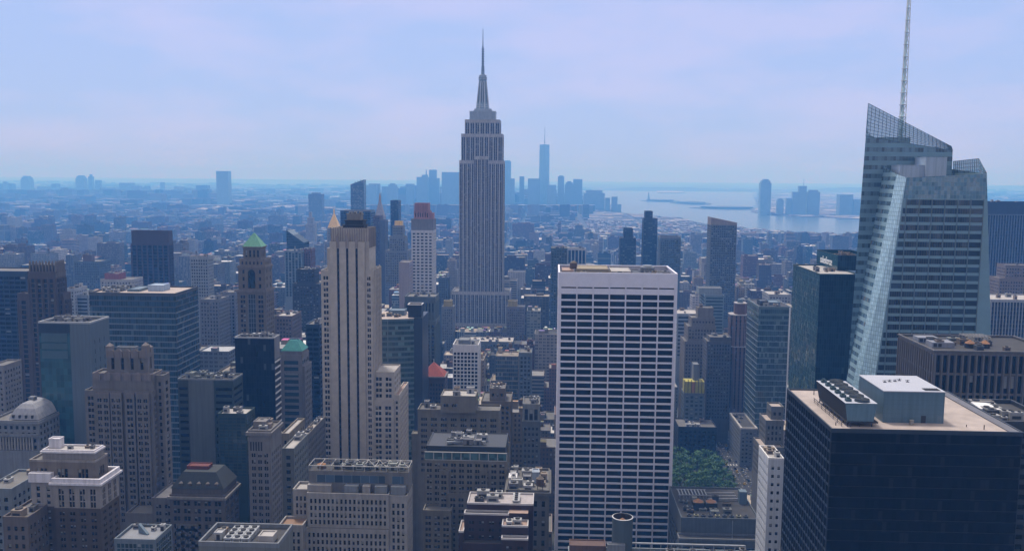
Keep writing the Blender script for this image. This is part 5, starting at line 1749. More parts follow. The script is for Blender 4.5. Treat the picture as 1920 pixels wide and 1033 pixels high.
def pink_crown():
    Y = 1100
    W_ = plain('tower_white', (.85, .83, .86), var=.06)
    PK = plain('crown_pink', (.62, .34, .37), var=.12)
    b, q = T('pink_crown_tower', 'white apartment tower with square bay windows, grey band and red pink crown', 'apartment tower',
      [(771, 812, 432), (771, 812, 411, .4, 28, dict(faces='', wall=plain('crown_grey', (.30, .29, .30)))), (776, 805, 396, 2, 22, dict(bay=2.8, fh=8, wf=.45, hf=.8, top=.2, wall=PK, parapet=None)),
       (778, 803, 381, 3, 18, dict(faces='', wall=PK, parapet=(1.4, .6, PK)))], Y, 30, W_, (770, 819, 378, 560), bay=5.1, fh=3.9, wf=.62, hf=.5, rec=.6, top=1.4, sidebay=5, low=600, blinds=.1,
      finish=lambda b, q: ([b.add('crown_fin', (lambda k: (k.box(q[2][0] + i * 2.05, q[2][0] + i * 2.05 + .9, q[2][2] - .6, q[2][2] - .02, q[1][5] + 8, q[3][5] + 1.4), k)[1])(MB()), PK) for i in range(10)],
                           pen(b, q[2][1] + .3, q[1][1] - .3, Y + 4, Y + 18, q[1][5], 8, PK, 'side_turret')))
pink_crown()
T('pink_slab', 'thin plain pinkish wall slab standing in front of the white tower with the pink crown', 'apartment tower', [(748, 767, 492)], 1040, 30, plain('slab_pink', (.52, .44, .45), var=.05), (747, 768, 488, 580), faces='r', bay=4, fh=3.6, wf=.5, hf=.5, low=620, sidebay=4, maxwin=30)
T('gold_top_tower', 'grey blue setback tower with a small gilded cube on top', 'office tower', [(722, 764, 470), (730, 760, 444, 4, 22, {}), (736, 756, 423, 6, 16, {}), (740, 754, 414.5, 7, 10, dict(faces='', wall=GOLD, parapet=None))], 1350, 34, plain('gold_base', (.30, .31, .32)), (722, 766, 412, 520), bay=3.2, fh=3.7, wf=.5, hf=.55, rec=.4, low=560, maxwin=40)
T('twin_slab', 'brownish tower seen right of the striped tower crown, the taller of two touching slabs', 'apartment tower', [(700, 712, 405)], 1450, 26, plain('brown_mauve', (.17, .13, .14)), (697, 713, 403, 530), bay=2.5, fh=3.4, wf=.5, hf=.5, low=560, maxwin=40)
T('twin_slab', 'grey blue slab right of the striped tower crown, the lower of two touching slabs', 'apartment tower', [(712.3, 722, 413)], 1440, 26, plain('blue_mauve', (.15, .16, .2)), (712, 723, 412, 530), faces='r', bay=2.5, fh=3.4, wf=.5, hf=.5, low=560, maxwin=40)
T('dark_tower', 'dark blue slab tower with pale floors, behind the gold topped tower', 'apartment tower', [(732, 747, 376)], 1750, 30, NAVY, (731, 748, 374, 420), glass='teal', bay=3, fh=3.5, wf=.8, hf=.5, low=470, maxwin=40)
T('navy_block', 'wide navy block behind the crown of the striped tower', 'office block', [(638, 695, 395)], 1500, 40, NAVY, (638, 696, 393, 440), glass='black', bay=5, fh=4, wf=.9, hf=.6, low=470, maxwin=40, blinds=0)

def gold_pyramid():
    Y = 1800
    b = Bld('gilded_roof_tower', 'stone tower with a steep golden pyramid roof beside the striped tower', 'skyscraper', at(624, 430, Y)[0], Y)
    S = plain('gilded_stone', (.42, .40, .37))
    x0, x1, z = span(613, 635, 428, Y); D = x1 - x0
    b.tier(x0, x1, Y, Y + D, 0, z, S, bay=3.4, fh=3.8, wf=.5, hf=.6, top=2, low=zat(620, 500, Y))
    q0, q1, _ = span(608, 640, 452, Y)
    b.tier(q0, q1, Y - 3, Y - .05, 0, zat(620, 454, Y), S, bay=3.6, fh=3.8, wf=.5, hf=.6, top=2, low=zat(620, 520, Y), faces='n')
    za = zat(624, 401, Y)
    f = MB(); n = 8
    f.pyramid(x0 + .8, x1 - .8, Y + .8, Y + D - .8, z + .4, za, .1); ro = b.add('pyramid_roof', f, GOLD)
    c = ((x0 + x1) / 2, Y + D / 2)
    f = MB(); f.cyl(*c, za, zat(624, 396, Y), 1.6, 1.3, 8); f.cyl(*c, zat(624, 396, Y), zat(624, 391, Y), 1.5, .1, 8); b.add('lantern', f, GOLD, ro)
    b.done(); guard(608, 640, 390, 470, Y, q0 - 1, q1 + 1, Y - 4, Y + D + 1)
gold_pyramid()

def clock_tower():
    Y = 1950
    b = Bld('clock_tower', 'slender white clock tower with a pointed lantern top right of the navy block', 'clock tower', at(711, 430, Y)[0], Y)
    S = plain('clock_stone', (.52, .47, .46))
    x0, x1, z = span(702, 720, 405, Y); D = x1 - x0
    b.tier(x0, x1, Y, Y + D, 0, z, S, bay=4, fh=4, wf=.45, hf=.6, top=6, low=zat(711, 480, Y), cornice=(2, 1.2, S))
    f = MB(); f.pyramid(x0 + 1, x1 - 1, Y + 1, Y + D - 1, z, zat(711, 379, Y), .28); ro = b.add('spire_roof', f, S)
    c = ((x0 + x1) / 2, Y + D / 2)
    f = MB(); f.cyl(*c, zat(711, 379, Y), zat(711, 370, Y), 2.6, 2.4, 8); f.cyl(*c, zat(711, 370, Y), zat(711, 361, Y), 2.8, .1, 8); b.add('lantern', f, plain('lantern_gold', (.6, .45, .3)), ro)
    f = MB()
    f.cyl(0, 0, 0, .5, 4.2, 4.2, 20)
    cl = f.mesh('clock_face', [WHITE])
    o = bpy.data.objects.new('clock_face', cl); COL.objects.link(o); o.parent = b.root; o.location = (c[0] - b.root.location.x, -.05, z - 10); o.rotation_euler = (math.pi / 2, 0, 0)
    b.done(); guard(700, 722, 360, 470, Y, x0 - 1, x1 + 1, Y - 1, Y + D + 1)
clock_tower()

def sloped_glass():
    Y = 2300
    b = Bld('sloped_roof_tower', 'slim blue glass tower with a roof sloping up to the right, above the navy block', 'skyscraper', at(670, 380, Y)[0], Y, glass='teal')
    x0, x1, z = span(657, 682, 337, Y); zl = zat(657, 346, Y); D = 28
    k = MB(); k.prism([(x0, Y), (x1, Y), (x1, Y + D), (x0, Y + D)], 0, [zl, z, z, zl]); b.add('curtain_wall', k, facade('skyline_glass', 3, 3.8, .9, .6, wall=(.09, .13, .17), gl=(.03, .05, .08)))
    for i in range(3):
        k = MB(); xx = x0 + (x1 - x0) * (.35 + .2 * i); k.bar((xx, Y + 2, zl), (xx, Y + 2, zl + (z - zl) * (.35 + .2 * i) + 4), .8); b.add('roof_mast', k, SDARK)
    b.done(); guard(657, 683, 335, 400, Y, x0, x1, Y, Y + D)
sloped_glass()

# ---- right side, middle distance
T('tan_setback_building', 'tan setback building with blank roof block, between white slab and brown octagonal tower', 'office building',
  [(1284, 1348, 640), (1290, 1343, 612, 2, 26, {}), (1297, 1341, 596, 4, 22, {}), (1309, 1338, 577, 6, 14, dict(faces='', parapet=(.8, .5, None)))], 900, 32, plain('tan_setback', (.29, .25, .21)), (1284, 1350, 574, 800),
  bay=2.9, fh=3.5, wf=.48, hf=.52, rec=.4, top=1.6, low=860, blinds=.1, clutter=1)
T('blue_white_block', 'pale blue banded office block behind the tan setback building', 'office block', [(1322, 1358, 553), (1311, 1354, 540, 10, 20, dict(faces='', wall=plain('block_pale', (.36, .42, .47))))], 1050, 40, plain('block_blue', (.26, .34, .40)),
  (1308, 1360, 537, 640), glass='teal', bay=30, fh=3.8, wf=.96, hf=.5, rec=.2, top=1, low=700, maxwin=40, blinds=0)
def octagon():
    Y = 905
    b = Bld('octagonal_brown_tower', 'slim brown tower with chamfered corners and white rimmed steps at its top', 'skyscraper', at(1388, 650, Y)[0], Y)
    P = lambda px, py: at(px, py, Y)
    BR = facade('octagon_brick', 4.0, 3.7, .34, .92, wall=(.17, .11, .09), gl=(.02, .022, .03), paler=.02)
    rimw = plain('rim_white', (.62, .58, .58))
    def oct_(x0, x1, y0, y1, c):
        return [(x0 + c, y0), (x1 - c, y0), (x1, y0 + c), (x1, y1 - c), (x1 - c, y1), (x0 + c, y1), (x0, y1 - c), (x0, y0 + c)]
    z0 = 0
    for nm, (pa, pb, py, ins) in (('lower_shaft', (1370, 1405, 651, 0)), ('upper_shaft', (1371, 1404, 592, 1)), ('crown', (1381, 1403, 571, 4))):
        xa, xb, z = span(pa, pb, py, Y)
        ft = oct_(xa, xb, Y + ins, Y + 20 - ins, 3.6 if ins < 4 else 2.4)
        k = MB(); k.prism(ft, z0, z, 0, 0); b.add(nm, k, BR if ins < 4 else plain('octagon_crown', (.22, .13, .11)))
        k = MB(); n = len(ft)
        cx_, cy_ = sum(p[0] for p in ft) / n, sum(p[1] for p in ft) / n
        big = [(cx_ + (p[0] - cx_) * 1.05, cy_ + (p[1] - cy_) * 1.05) for p in ft]
        k.prism(big, z - .1, z + .7); b.add('rim', k, rimw)
        z0 = z + .7
    k = MB(); xa, xb, z = span(1386, 1398, 563, Y); k.cyl((xa + xb) / 2, Y + 10, z0, z, 3, 2.6, 12); b.add('water_tank', k, STEEL)
    b.done(); guard(1370, 1405, 562, 850, Y, P(1370, 700)[0], P(1405, 700)[0], Y - 1, Y + 22)
octagon()

def banded_grey():
    Y = 800
    b = Bld('banded_glass_tower', 'grey green glass tower with pale floor lines, just left of the dark teal tower', 'office tower', at(1450, 680, Y)[0], Y, glass='teal', blinds=.05)
    x0, x1, z = span(1423, 1482, 575, Y); D = 47
    g = glass('band_grey_glass', (.03, .055, .065), rough=.12, ior=1.6, var=.6, cell=(1.7, 3.75), mull=.14, mcol=(.08, .11, .12), pale=.08, palec=(.15, .2, .21))
    ln = plain('line_pale', (.33, .37, .39), rough=.5, streak=False)
    for (O, U, Nn, W) in (((x0, Y), (1, 0), (0, -1), x1 - x0), ((x0, Y + D), (0, -1), (-1, 0), D), ((x1, Y), (0, 1), (1, 0), D)):
        P = lambda u, d=0: (O[0] + U[0] * u + Nn[0] * d, O[1] + U[1] * u + Nn[1] * d)
        zz = z - 1
        i = 0
        while i < 24 and zz > 6:
            top_ = zz if i else zz + .6
            h = .55 if i > 2 else 2.2
            f = MB(); f.wall(P(0), P(W), zz - 5.0, top_ - h); b.add('window_band', f, g)
            f = MB(); f.wall(P(0, .15), P(W, .15), top_ - h, top_); a, c, a2, c2 = P(0), P(W), P(0, .15), P(W, .15)
            f.poly([(*a2, top_), (*c2, top_), (*c, top_), (*a, top_)]); b.add('spandrel', f, ln if i > 2 else plain('line_green', (.14, .2, .19), rough=.4))
            zz -= 5.0; i += 1
        f = MB(); f.wall(P(0), P(W), 0, zz); b.add('base_wall', f, DARK)
    k = b.mb('edge_pier', WHITE); k.box(x1 - .9, x1 + .3, Y - .3, Y, 0, z - .5)
    b.mb('roof', RDARK).poly([(x0, Y, z - .5), (x1, Y, z - .5), (x1, Y + D, z - .5), (x0, Y + D, z - .5)])
    pen(b, x0 + 3, x0 + 10, Y + 8, Y + 22, z - .5, 4, DARK); pen(b, x0 + 11, x0 + 22, Y + 14, Y + 30, z - .5, 2.2, STEEL)
    b.clutter(x0 + 1, x1 - 1, Y + 2, Y + 12, z - .5, 4); b.mb('parapet', ln).rim(x0, x1, Y, Y + D, z - .48, z + .4, .5, out=.1)
    b.done(); guard(1402, 1484, 562, 790, Y, x0 - 1, x1 + 1, Y - 1, Y + D + 1)
banded_grey()

def teal_tower():
    Y = 620
    b = Bld('dark_teal_tower', 'dark teal glass tower with a taller back block carrying white lettering high on its flank', 'office tower', at(1570, 640, Y)[0], Y, glass='teal', blinds=0)
    x0, x1, z = span(1537, 1612, 515, Y); D = 68
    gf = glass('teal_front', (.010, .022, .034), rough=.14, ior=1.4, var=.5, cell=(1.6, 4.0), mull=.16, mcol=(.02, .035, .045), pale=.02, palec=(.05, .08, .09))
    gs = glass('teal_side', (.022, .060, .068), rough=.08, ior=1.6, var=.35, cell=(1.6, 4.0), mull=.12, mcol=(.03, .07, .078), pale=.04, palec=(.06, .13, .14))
    k = MB(); k.wall((x0, Y), (x1, Y), 0, z); b.add('curtain_wall', k, gf)
    k = MB(); k.wall((x0, Y + D), (x0, Y), 0, z); k.wall((x1, Y), (x1, Y + D), 0, z); k.wall((x1, Y + D), (x0, Y + D), 0, z); b.add('side_curtain_wall', k, gs)
    r = MB(); r.poly([(x0, Y, z - .5), (x1, Y, z - .5), (x1, Y + D, z - .5), (x0, Y + D, z - .5)]); b.add('roof', r, RPALE)
    k = MB(); k.rim(x0, x1, Y, Y + D, z - .45, z + .5, .5, out=.1); b.add('parapet', k, plain('coping_teal', (.04, .09, .1)))
    Y2 = 650
    a0, a1, az = span(1571, 1640, 480, Y2)
    D2 = 51
    k = MB(); k.wall((a0, Y2), (a1, Y2), z, az); b.add('upper_curtain_wall', k, gf)
    k = MB(); k.wall((a0, Y2 + D2), (a0, Y2), z, az); k.wall((a1, Y2), (a1, Y2 + D2), z, az); k.wall((a1, Y2 + D2), (a0, Y2 + D2), z, az)
    b.add('upper_side_wall', k, glass('teal_crown', (.012, .055, .062), rough=.2, ior=1.4, var=.15, cell=(3, 4), mull=.08, mcol=(.02, .06, .07), pale=0))
    r = MB(); r.poly([(a0, Y2, az - 2.5), (a1, Y2, az - 2.5), (a1, Y2 + D2, az - 2.5), (a0, Y2 + D2, az - 2.5)]); b.add('roof', r, RDARK)
    k = MB(); k.rim(a0, a1, Y2, Y2 + D2, az, az + .4, .4, out=.08); b.add('parapet', k, plain('coping_teal', ()))
    b.clutter(a0 + 2, a0 + 18, Y2 + 4, Y2 + 40, az - 2.5, 10, cols=((.35, .12, .08), (.4, .3, .22), (.25, .22, .2)))
    b.clutter(x0 + 1, a0 - 1, Y + 6, Y + 40, z - .5, 5)
    # the lettering on the left flank of the taller block
    cu = bpy.data.curves.new('sign_lettering', 'FONT'); cu.body = 'salesforce'; cu.align_x = 'CENTER'; cu.align_y = 'CENTER'
    cu.size = 7.6; cu.extrude = .12; cu.space_character = .95
    cu.materials.append(plain('sign_white', (1.5, 1.5, 1.5), streak=False, var=.02))
    tmp = bpy.data.objects.new('lettering_curve', cu); COL.objects.link(tmp)
    bpy.context.view_layer.update()
    me = bpy.data.meshes.new_from_object(tmp.evaluated_get(bpy.context.evaluated_depsgraph_get()))
    bpy.data.objects.remove(tmp)
    t = bpy.data.objects.new('sign_lettering', me); COL.objects.link(t); t.parent = b.root
    t.location = (a0 - .2 - b.root.location.x, Y2 + D2 * .52 - b.root.location.y, zat(1550, 489, Y2 + 26))
    t.rotation_euler = (math.pi / 2, 0, -math.pi / 2)
    b.done(); guard(1484, 1605, 468, 720, Y, x0 - 1, a1 + 1, Y - 1, Y + D + 14)
teal_tower()

T('ribbed_tower', 'tall dark blue tower with fine vertical ribs at the right edge, behind faceted tower', 'office tower', [(1851, 1960, 402), (1851, 1960, 379, 0, 40, dict(faces='', wall=plain('rib_crown', (.05, .06, .085))))], 1250, 40, plain('rib_blue', (.20, .23, .30)), (1853, 1920, 375, 560),
  glass='black', blinds=0, bay=3.6, fh=4.2, wf=.62, hf=.97, rec=.6, top=.3, low=600, clutter=4, sidebay=4)
T('ribbed_block', 'black block with close white vertical ribs and a pale roof at the right edge', 'office building', [(1858, 1985, 562)], 800, 40, plain('rib_white', (.55, .56, .60), var=.06), (1857, 1920, 550, 652), glass='black', blinds=0, bay=2.6, fh=3.8, wf=.66, hf=.97, rec=.6, top=1.4, low=700,
  roof=RPALE, clutter=4, fin=(.5, .5, plain('rib_white', ())))
T('tan_stepped_tower', 'tan brick stepped tower between the ribbed towers at the right edge', 'office tower', [(1874, 1960, 522), (1886, 1950, 497, 3, 20, {})], 1000, 28, plain('edge_tan', (.33, .26, .22)), (1872, 1920, 488, 560), bay=2.8, fh=3.5, wf=.5, hf=.5, low=600, clutter=2, maxwin=60)

def pier_block():
    Y = 425
    S = plain('pier_stone', (0.244, 0.215, 0.2))
    b = Bld('pier_fronted_building', 'brown grey office block with tall square piers and rooftop plant, below the faceted glass tower', 'office tower', at(1880, 720, Y)[0], Y, glass='black', blinds=.04)
    x0, x1, z = span(1752, 1990, 661, Y); D = 44
    for (O, U, Nn, W, bay) in (((x0, Y), (1, 0), (0, -1), x1 - x0, 3.15), ((x0, Y + D), (0, -1), (-1, 0), D, 2.75)):
        n = round((W - 1) / bay); w = (W - 1) / n
        cols = [(.5 + i * w + w * .2, .5 + (i + 1) * w - w * .2) for i in range(n)]
        rows = []
        zz = z - 1.6
        while zz > 12:
            rows.append((zz - 8.4, zz)); zz -= 9.4
        b.grid(O, U, Nn, W, 0, z, cols, sorted(rows), .9, S, fin=(.7, .5, S))
    b.mb('wall', S).wall((x1, Y), (x1, Y + D), 0, z); b.mb('wall', S).wall((x1, Y + D), (x0, Y + D), 0, z)
    b.mb('roof', RDARK).poly([(x0, Y, z - .4), (x1, Y, z - .4), (x1, Y + D, z - .4), (x0, Y + D, z - .4)])
    b.mb('parapet', plain('pier_coping', (.20, .19, .2))).rim(x0, x1, Y, Y + D, z, z + .7, 1.0, out=.5)
    LB = plain('plant_lilac', (.40, .42, .50), var=.08)
    for (pa, pb, py, yy, d) in ((1748, 1790, 648, Y + 12, 8), (1722, 1760, 637, Y + 25, 7)):
        a, c, zt = span(pa, pb, py, yy)
        k = MB(); k.box(a, c, yy, yy + d, z - .4, max(zt, z + 2.2))
        for i in range(2):
            k.box(a + .6 + i * 2.2, a + 2.2 + i * 2.2, yy - .06, yy, z + .1, z + 1.7, 1)
        b.add('plant_box', k, [LB, SDARK])
    for (pa, py) in ((1818, 650), (1846, 650)):
        xx, _ = at(pa, py, Y + 14)
        k = MB(); k.cyl(xx, Y + 14, z - .4, z + 1.8, 2.3, 2.3, 16, 0); k.cyl(xx, Y + 14, z + 1.8, z + 3.4, 2.4, .3, 16, 1); b.add('water_tank', k, [SDARK, plain('tank_orange', (.45, .22, .1))])
    fr = MB(); f0, f1 = at(1808, 640, Y + 26)[0], at(1850, 640, Y + 26)[0]
    for i in range(8):
        xx = f0 + (f1 - f0) * i / 7
        fr.bar((xx, Y + 22, z), (xx, Y + 22, z + 3.4), .18); fr.bar((xx, Y + 22, z + 3.4), (xx, Y + 32, z + 3.4), .18); fr.bar((xx, Y + 32, z), (xx, Y + 32, z + 3.4), .18)
    for i in range(4):
        fr.bar((f0, Y + 22 + i * 3.3, z + 3.4), (f1, Y + 22 + i * 3.3, z + 3.4), .18)
    b.add('roof_frame', fr, plain('frame_pale', ()))
    b.clutter(x0 + 3, x0 + 40, Y + 3, Y + D - 4, z - .4, 12, cols=((.25, .2, .16), (.4, .4, .42), (.14, .14, .15)))
    b.done(); guard(1688, 1920, 625, 760, Y, x0 - 1, x1 + 1, Y - 1, Y + D + 1)
pier_block()

T('dark_roof_building', 'dark low roof with a bright white slanted panel, far right edge beside the black tower', 'office building', [(1845, 1985, 790)], 330, 34, DARK, (1828, 1920, 735, 800), glass='black', blinds=0, bay=4, fh=3.8, wf=.6, hf=.5, roof=RDARK, parapet=(1.6, .8, DARK), low=1060, maxwin=10,
  finish=lambda b, q: (b.mb('white_panel', WHITE).prism([(q[0][0] + 5, q[0][2] + 14), (q[0][0] + 13, q[0][2] + 14), (q[0][0] + 11, q[0][2] + 22), (q[0][0] + 5, q[0][2] + 22)], q[0][5] + 2.2, [q[0][5] + 2.6, q[0][5] + 2.4, q[0][5] + 3.0, q[0][5] + 3.2]), b.clutter(q[0][0] + 1, q[0][0] + 18, q[0][2] + 2, q[0][3] - 2, q[0][5], 14, cols=((.15, .15, .16), (.35, .33, .32), (.55, .55, .55)))))

T('slanted_crown_tower', 'grey blue apartment tower with a beige crown that slopes down to the right', 'apartment tower', [(1333, 1382, 422)], 1320, 30, plain('crown_slate', (.17, .20, .23)), (1332, 1384, 405, 560), bay=3.1, fh=3.5, wf=.64, hf=.6, rec=.3, top=1.0, low=600, blinds=.3, parapet=None,
  finish=lambda b, q: b.add('sloping_crown', (lambda k: (k.prism([(q[0][0], q[0][2]), (q[0][1], q[0][2]), (q[0][1], q[0][3]), (q[0][0], q[0][3])], q[0][5], [q[0][5] + 11, q[0][5] + 3.5, q[0][5] + 3.5, q[0][5] + 11]), k)[1])(MB()), plain('crown_beige', (.40, .34, .31))))
T('notched_tower', 'shorter dark blue tower with notched top, left of a pair above the white slab', 'apartment tower', [(1163, 1193, 446), (1170, 1187, 428, 3, 20, {})], 1500, 28, NAVY, (1163, 1193, 426, 505), glass='teal', bay=3.4, fh=3.5, wf=.7, hf=.6, low=530, maxwin=50)
T('notched_tower', 'taller dark blue tower with a narrow stepped top above the white slab roof', 'apartment tower', [(1207, 1233, 410), (1210, 1224, 396, 3, 18, {})], 1480, 26, NAVY, (1206, 1234, 394, 505), glass='teal', bay=3.4, fh=3.5, wf=.8, hf=.5, low=530, maxwin=50)
T('office_block', 'square blue grey block with pale flat top, right of the taller dark blue tower', 'office block', [(1238, 1277, 444)], 1420, 34, plain('block_slate', (.16, .21, .25)), (1237, 1278, 442, 505), bay=3.2, fh=3.6, wf=.6, hf=.5, low=530, maxwin=50, parapet=(3, .8, GREYP))
T('columned_block', 'small block with tall white columns and open dark bays, above the white slab', 'building', [(1064, 1099, 466)], 1500, 26, plain('column_white', (.62, .63, .66)), (1062, 1100, 462, 500), glass='black', blinds=0, bay=6.2, fh=24, wf=.72, hf=.9, rec=1.2, top=1, low=530, maxwin=20, clutter=2)
T('construction_block', 'half built block wrapped in yellow and green safety netting right of the white slab', 'building site', [(1283, 1321, 737)], 845, 20, plain('site_grey', (.20, .24, .28)), (1270, 1328, 680, 775), glass='teal', bay=4.5, fh=4, wf=.6, hf=.6, low=800, maxwin=30, roof=RGREY, parapet=None,
  finish=lambda b, q: (b.mb('safety_netting', plain('net_yellow', (.62, .56, .12), streak=False)).box(q[0][0] + .3, q[0][1] - .3, q[0][2] + .3, q[0][3] - 6, q[0][5], q[0][5] + 11),
    b.mb('orange_panel', plain('net_orange', (.62, .32, .14), streak=False)).box(q[0][0] + 6.5, q[0][0] + 10, q[0][2] + .1, q[0][2] + .28, q[0][5] + .3, q[0][5] + 10.6),
    [b.mb('scaffold', SDARK).bar((q[0][0] + .2 + i * 3.2, q[0][2] + .05, q[0][5]), (q[0][0] + .2 + i * 3.2, q[0][2] + .05, q[0][5] + 13), .5) for i in range(7)],
    pen(b, q[0][0] + 9, q[0][0] + 14, q[0][2] + 6, q[0][3] - 2, q[0][5], 26, GREYP, 'hoist_tower')))
T('dark_block', 'nearly black low block with three white skylights behind the green park trees', 'building', [(1272, 1344, 800)], 818, 30, plain('block_black', (.022, .022, .028)), (1268, 1348, 775, 855), glass='black', blinds=0, bay=4, fh=4, wf=.5, hf=.5, low=850, maxwin=20, clutter=6,
  finish=lambda b, q: [b.unit('bulkhead', q[0][0] + 9 + i * 4.6, q[0][2] + 3.5, q[0][5], 3.4, 3, 2.6, (.75, .76, .8)) for i in range(3)])
T('open_top_building', 'low building with a pale rimmed sunken roof beside the brown octagonal tower', 'building', [(1389, 1421, 802)], 790, 52, plain('sunken_grey', (.26, .27, .28)), (1381, 1422, 772, 850), bay=3.5, fh=3.6, wf=.5, hf=.5, low=880, maxwin=20, roof=RDARK, parapet=(1.5, 1.6, RPALE), clutter=3)
T('stepped_grey_building', 'grey building stepping down toward the avenue, just left of the black tower', 'building', [(1427, 1470, 838, 0, 22, {}), (1436, 1470, 788, 8, 18, {}), (1446, 1470, 762, 14, 12, {})], 560, 30, plain('stepped_grey', (.25, .25, .25)), (1422, 1470, 760, 845), faces='nl', bay=2.6, fh=3.6, wf=.5, hf=.6, low=900, maxwin=40, roof=GRAVEL)
T('white_corner_building', 'narrow pale blue white building with a bright white edge, squeezed against the black tower', 'building', [(1441, 1470, 858, 0, 20, {})], 420, 22, plain('corner_white', (.95, 1.0, 1.1), var=.08), (1424, 1466, 836, 1033), bay=2.4, fh=4.0, wf=.46, hf=.4, rec=.3, top=2, low=1060, blinds=.3, roof=RPALE, parapet=(1, .5, WHITE), clutter=3)

def plant_roof():
    Y = 500
    b = Bld('plant_roof_building', 'low dark roofed building crowded with plant and orange capped tanks, below the park trees', 'building', at(1344, 980, Y)[0], Y, glass='black', blinds=0)
    S = plain('plant_wall', (.17, .20, .23))
    x0, x1, z = span(1277, 1424, 974, Y); D = 52
    xa = at(1262, 974, Y)[0]
    b.tier(x0, x1, Y, Y + D, 0, z, S, bay=6, fh=5, wf=.8, hf=.5, top=11, rec=.6, low=-1, roof=RDARK, parapet=(1, .6, S))
    a0, a1, az = span(1273, 1421, 1013, Y - 8)
    b.tier(a0, a1, Y - 8, Y - .02, 0, az, S, bay=6, fh=5, wf=.8, hf=.5, top=3, rec=.6, low=-1, roof=RDARK, parapet=(1, .5, GREYP))
    for i in range(2):
        xx = at(1309 + i * 24, 945, Y + 17)[0]
        k = MB(); k.box(xx - 3.2, xx + 3.2, Y + 14, Y + 20, z, z + 4.4); k.cyl(xx, Y + 17, z + 4.4, z + 6.0, 3.0, .3, 16, 1); b.add('capped_tank', k, [DARK, plain('tank_orange', ())])
    k = MB(); k.box(x1 - 6, x1 - 1.6, Y + 26, Y + 31, z, z + 7.4); b.add('stair_tower', k, STEEL)
    fr = MB()
    for i in range(9):
        xx = x0 + 4 + i * 2.0
        fr.bar((xx, Y + 34, z + 2), (xx, Y + 44, z + 2), .5); fr.bar((xx, Y + 34, z), (xx, Y + 34, z + 2), .2)
    fr.bar((x0 + 3, Y + 34, z + 2), (x0 + 21, Y + 34, z + 2), .4); fr.bar((x0 + 3, Y + 44, z + 2), (x0 + 21, Y + 44, z + 2), .4)
    b.add('cooling_grid', fr, ALU)
    pp = MB()
    for i in range(3):
        pp.bar((x0 + 20, Y + 30 + i * 5, z + 1.2), (x1 - 6, Y + 31 + i * 5, z + 1.2), .8)
    b.add('duct', pp, plain('duct_pale', (.5, .5, .52)))
    for i in range(9):
        b.unit('rooftop_unit', x0 + 5 + i * 4.0, Y + 3.5, z, 2.4, 2.2, 1.5, ((.14, .14, .15), (.45, .44, .28), (.12, .14, .15))[i % 3])
    b.clutter(x0 + 1, x1 - 8, Y + 7, Y + 32, z, 14, cols=((.1, .1, .11), (.25, .25, .27), (.4, .4, .42), (.16, .13, .11)))
    k = MB(); xp = at(1373, 1000, Y - 6)[0]; k.bar((xp, Y - 6, az), (xp, Y - 6, az + 11), .25); b.add('flagpole', k, ALU)
    b.done(); guard(1262, 1425, 912, 1033, Y, x0 - 4, x1 + 1, Y - 10, Y + D + 1)
plant_roof()

def tank_roof():
    Y = 330
    b = Bld('tank_roof_building', 'rooftop with a big round open tank at the foot of the white slab', 'building', at(1250, 1020, Y)[0], Y, glass='black', blinds=0)
    x0, x1, z = span(1066, 1440, 1054, Y); D = 11
    b.tier(x0, x1, Y, Y + D, 0, z, CONC, bay=5, fh=4, wf=.5, hf=.5, low=z - 5, roof=RDARK, parapet=(.9, .5, plain('edge_steel', (.40, .46, .50))))
    xr, yr = at(1167, 985, Y + 6)[0], Y + 6
    zt = zat(1167, 968, yr)
    k = MB(); r, n = 3.95, 28
    for i in range(n):
        a0, a1 = 2 * math.pi * i / n, 2 * math.pi * (i + 1) / n
        c0, s0, c1, s1 = math.cos(a0), math.sin(a0), math.cos(a1), math.sin(a1)
        k.poly([(xr + r * c0, yr + r * s0, z), (xr + r * c1, yr + r * s1, z), (xr + r * c1, yr + r * s1, zt), (xr + r * c0, yr + r * s0, zt)], 0)
        ri = r - .3
        k.poly([(xr + ri * c1, yr + ri * s1, zt - 4), (xr + ri * c0, yr + ri * s0, zt - 4), (xr + ri * c0, yr + ri * s0, zt), (xr + ri * c1, yr + ri * s1, zt)], 1)
        k.poly([(xr + r * 1.03 * c0, yr + r * 1.03 * s0, zt), (xr + r * 1.03 * c1, yr + r * 1.03 * s1, zt), (xr + ri * c1, yr + ri * s1, zt + .12), (xr + ri * c0, yr + ri * s0, zt + .12)], 2)
    tk = b.add('round_tank', k, [plain('tank_slate', (.12, .16, .19), var=.12), SDARK, plain('rim_bright', (.75, .75, .78), streak=False)])
    k = MB(); k.cyl(xr, yr, zt - 4, zt - 2.6, r - .35, r - .35, 24); k.cyl(xr, yr, zt - 2.6, zt - .5, r * .78, .2, 20)
    b.add('tank_cone', k, plain('tank_orange', ()), tk)
    h0, h1, hz_ = span(1139, 1172, 1022, Y + .5)
    pen(b, h0, h1, Y + .2, Y + 2, z, hz_ - z, GREYP)
    g0, g1, gz = span(1068, 1136, 1024, Y + 3)
    pen(b, g0, g1, Y + 3, Y + 9, z, gz - z, plain('house_brown', (.20, .12, .10)), 'rooftop_house')
    fr = MB()
    for i in range(12):
        xx = h1 + 2 + i * 4
        fr.bar((xx, Y + 5, z), (xx, Y + 5, z + 5.2), .2)
    fr.bar((h1 + 2, Y + 5, z + 5.2), (h1 + 46, Y + 5, z + 5.2), .3); fr.bar((h1 + 2, Y + 7, z + 4.4), (h1 + 46, Y + 7, z + 4.4), .5)
    b.add('roof_rail', fr, plain('rail_pale', (.5, .52, .56)))
    b.clutter(h1 + 9, x1 - 2, Y + 1, Y + 10, z, 10, cols=((.3, .32, .34), (.5, .52, .55), (.15, .15, .16)))
    
    b.done(); guard(1065, 1445, 955, 1033, Y, x0 - 1, x1 + 1, Y - 1, Y + D + 1)
tank_roof()

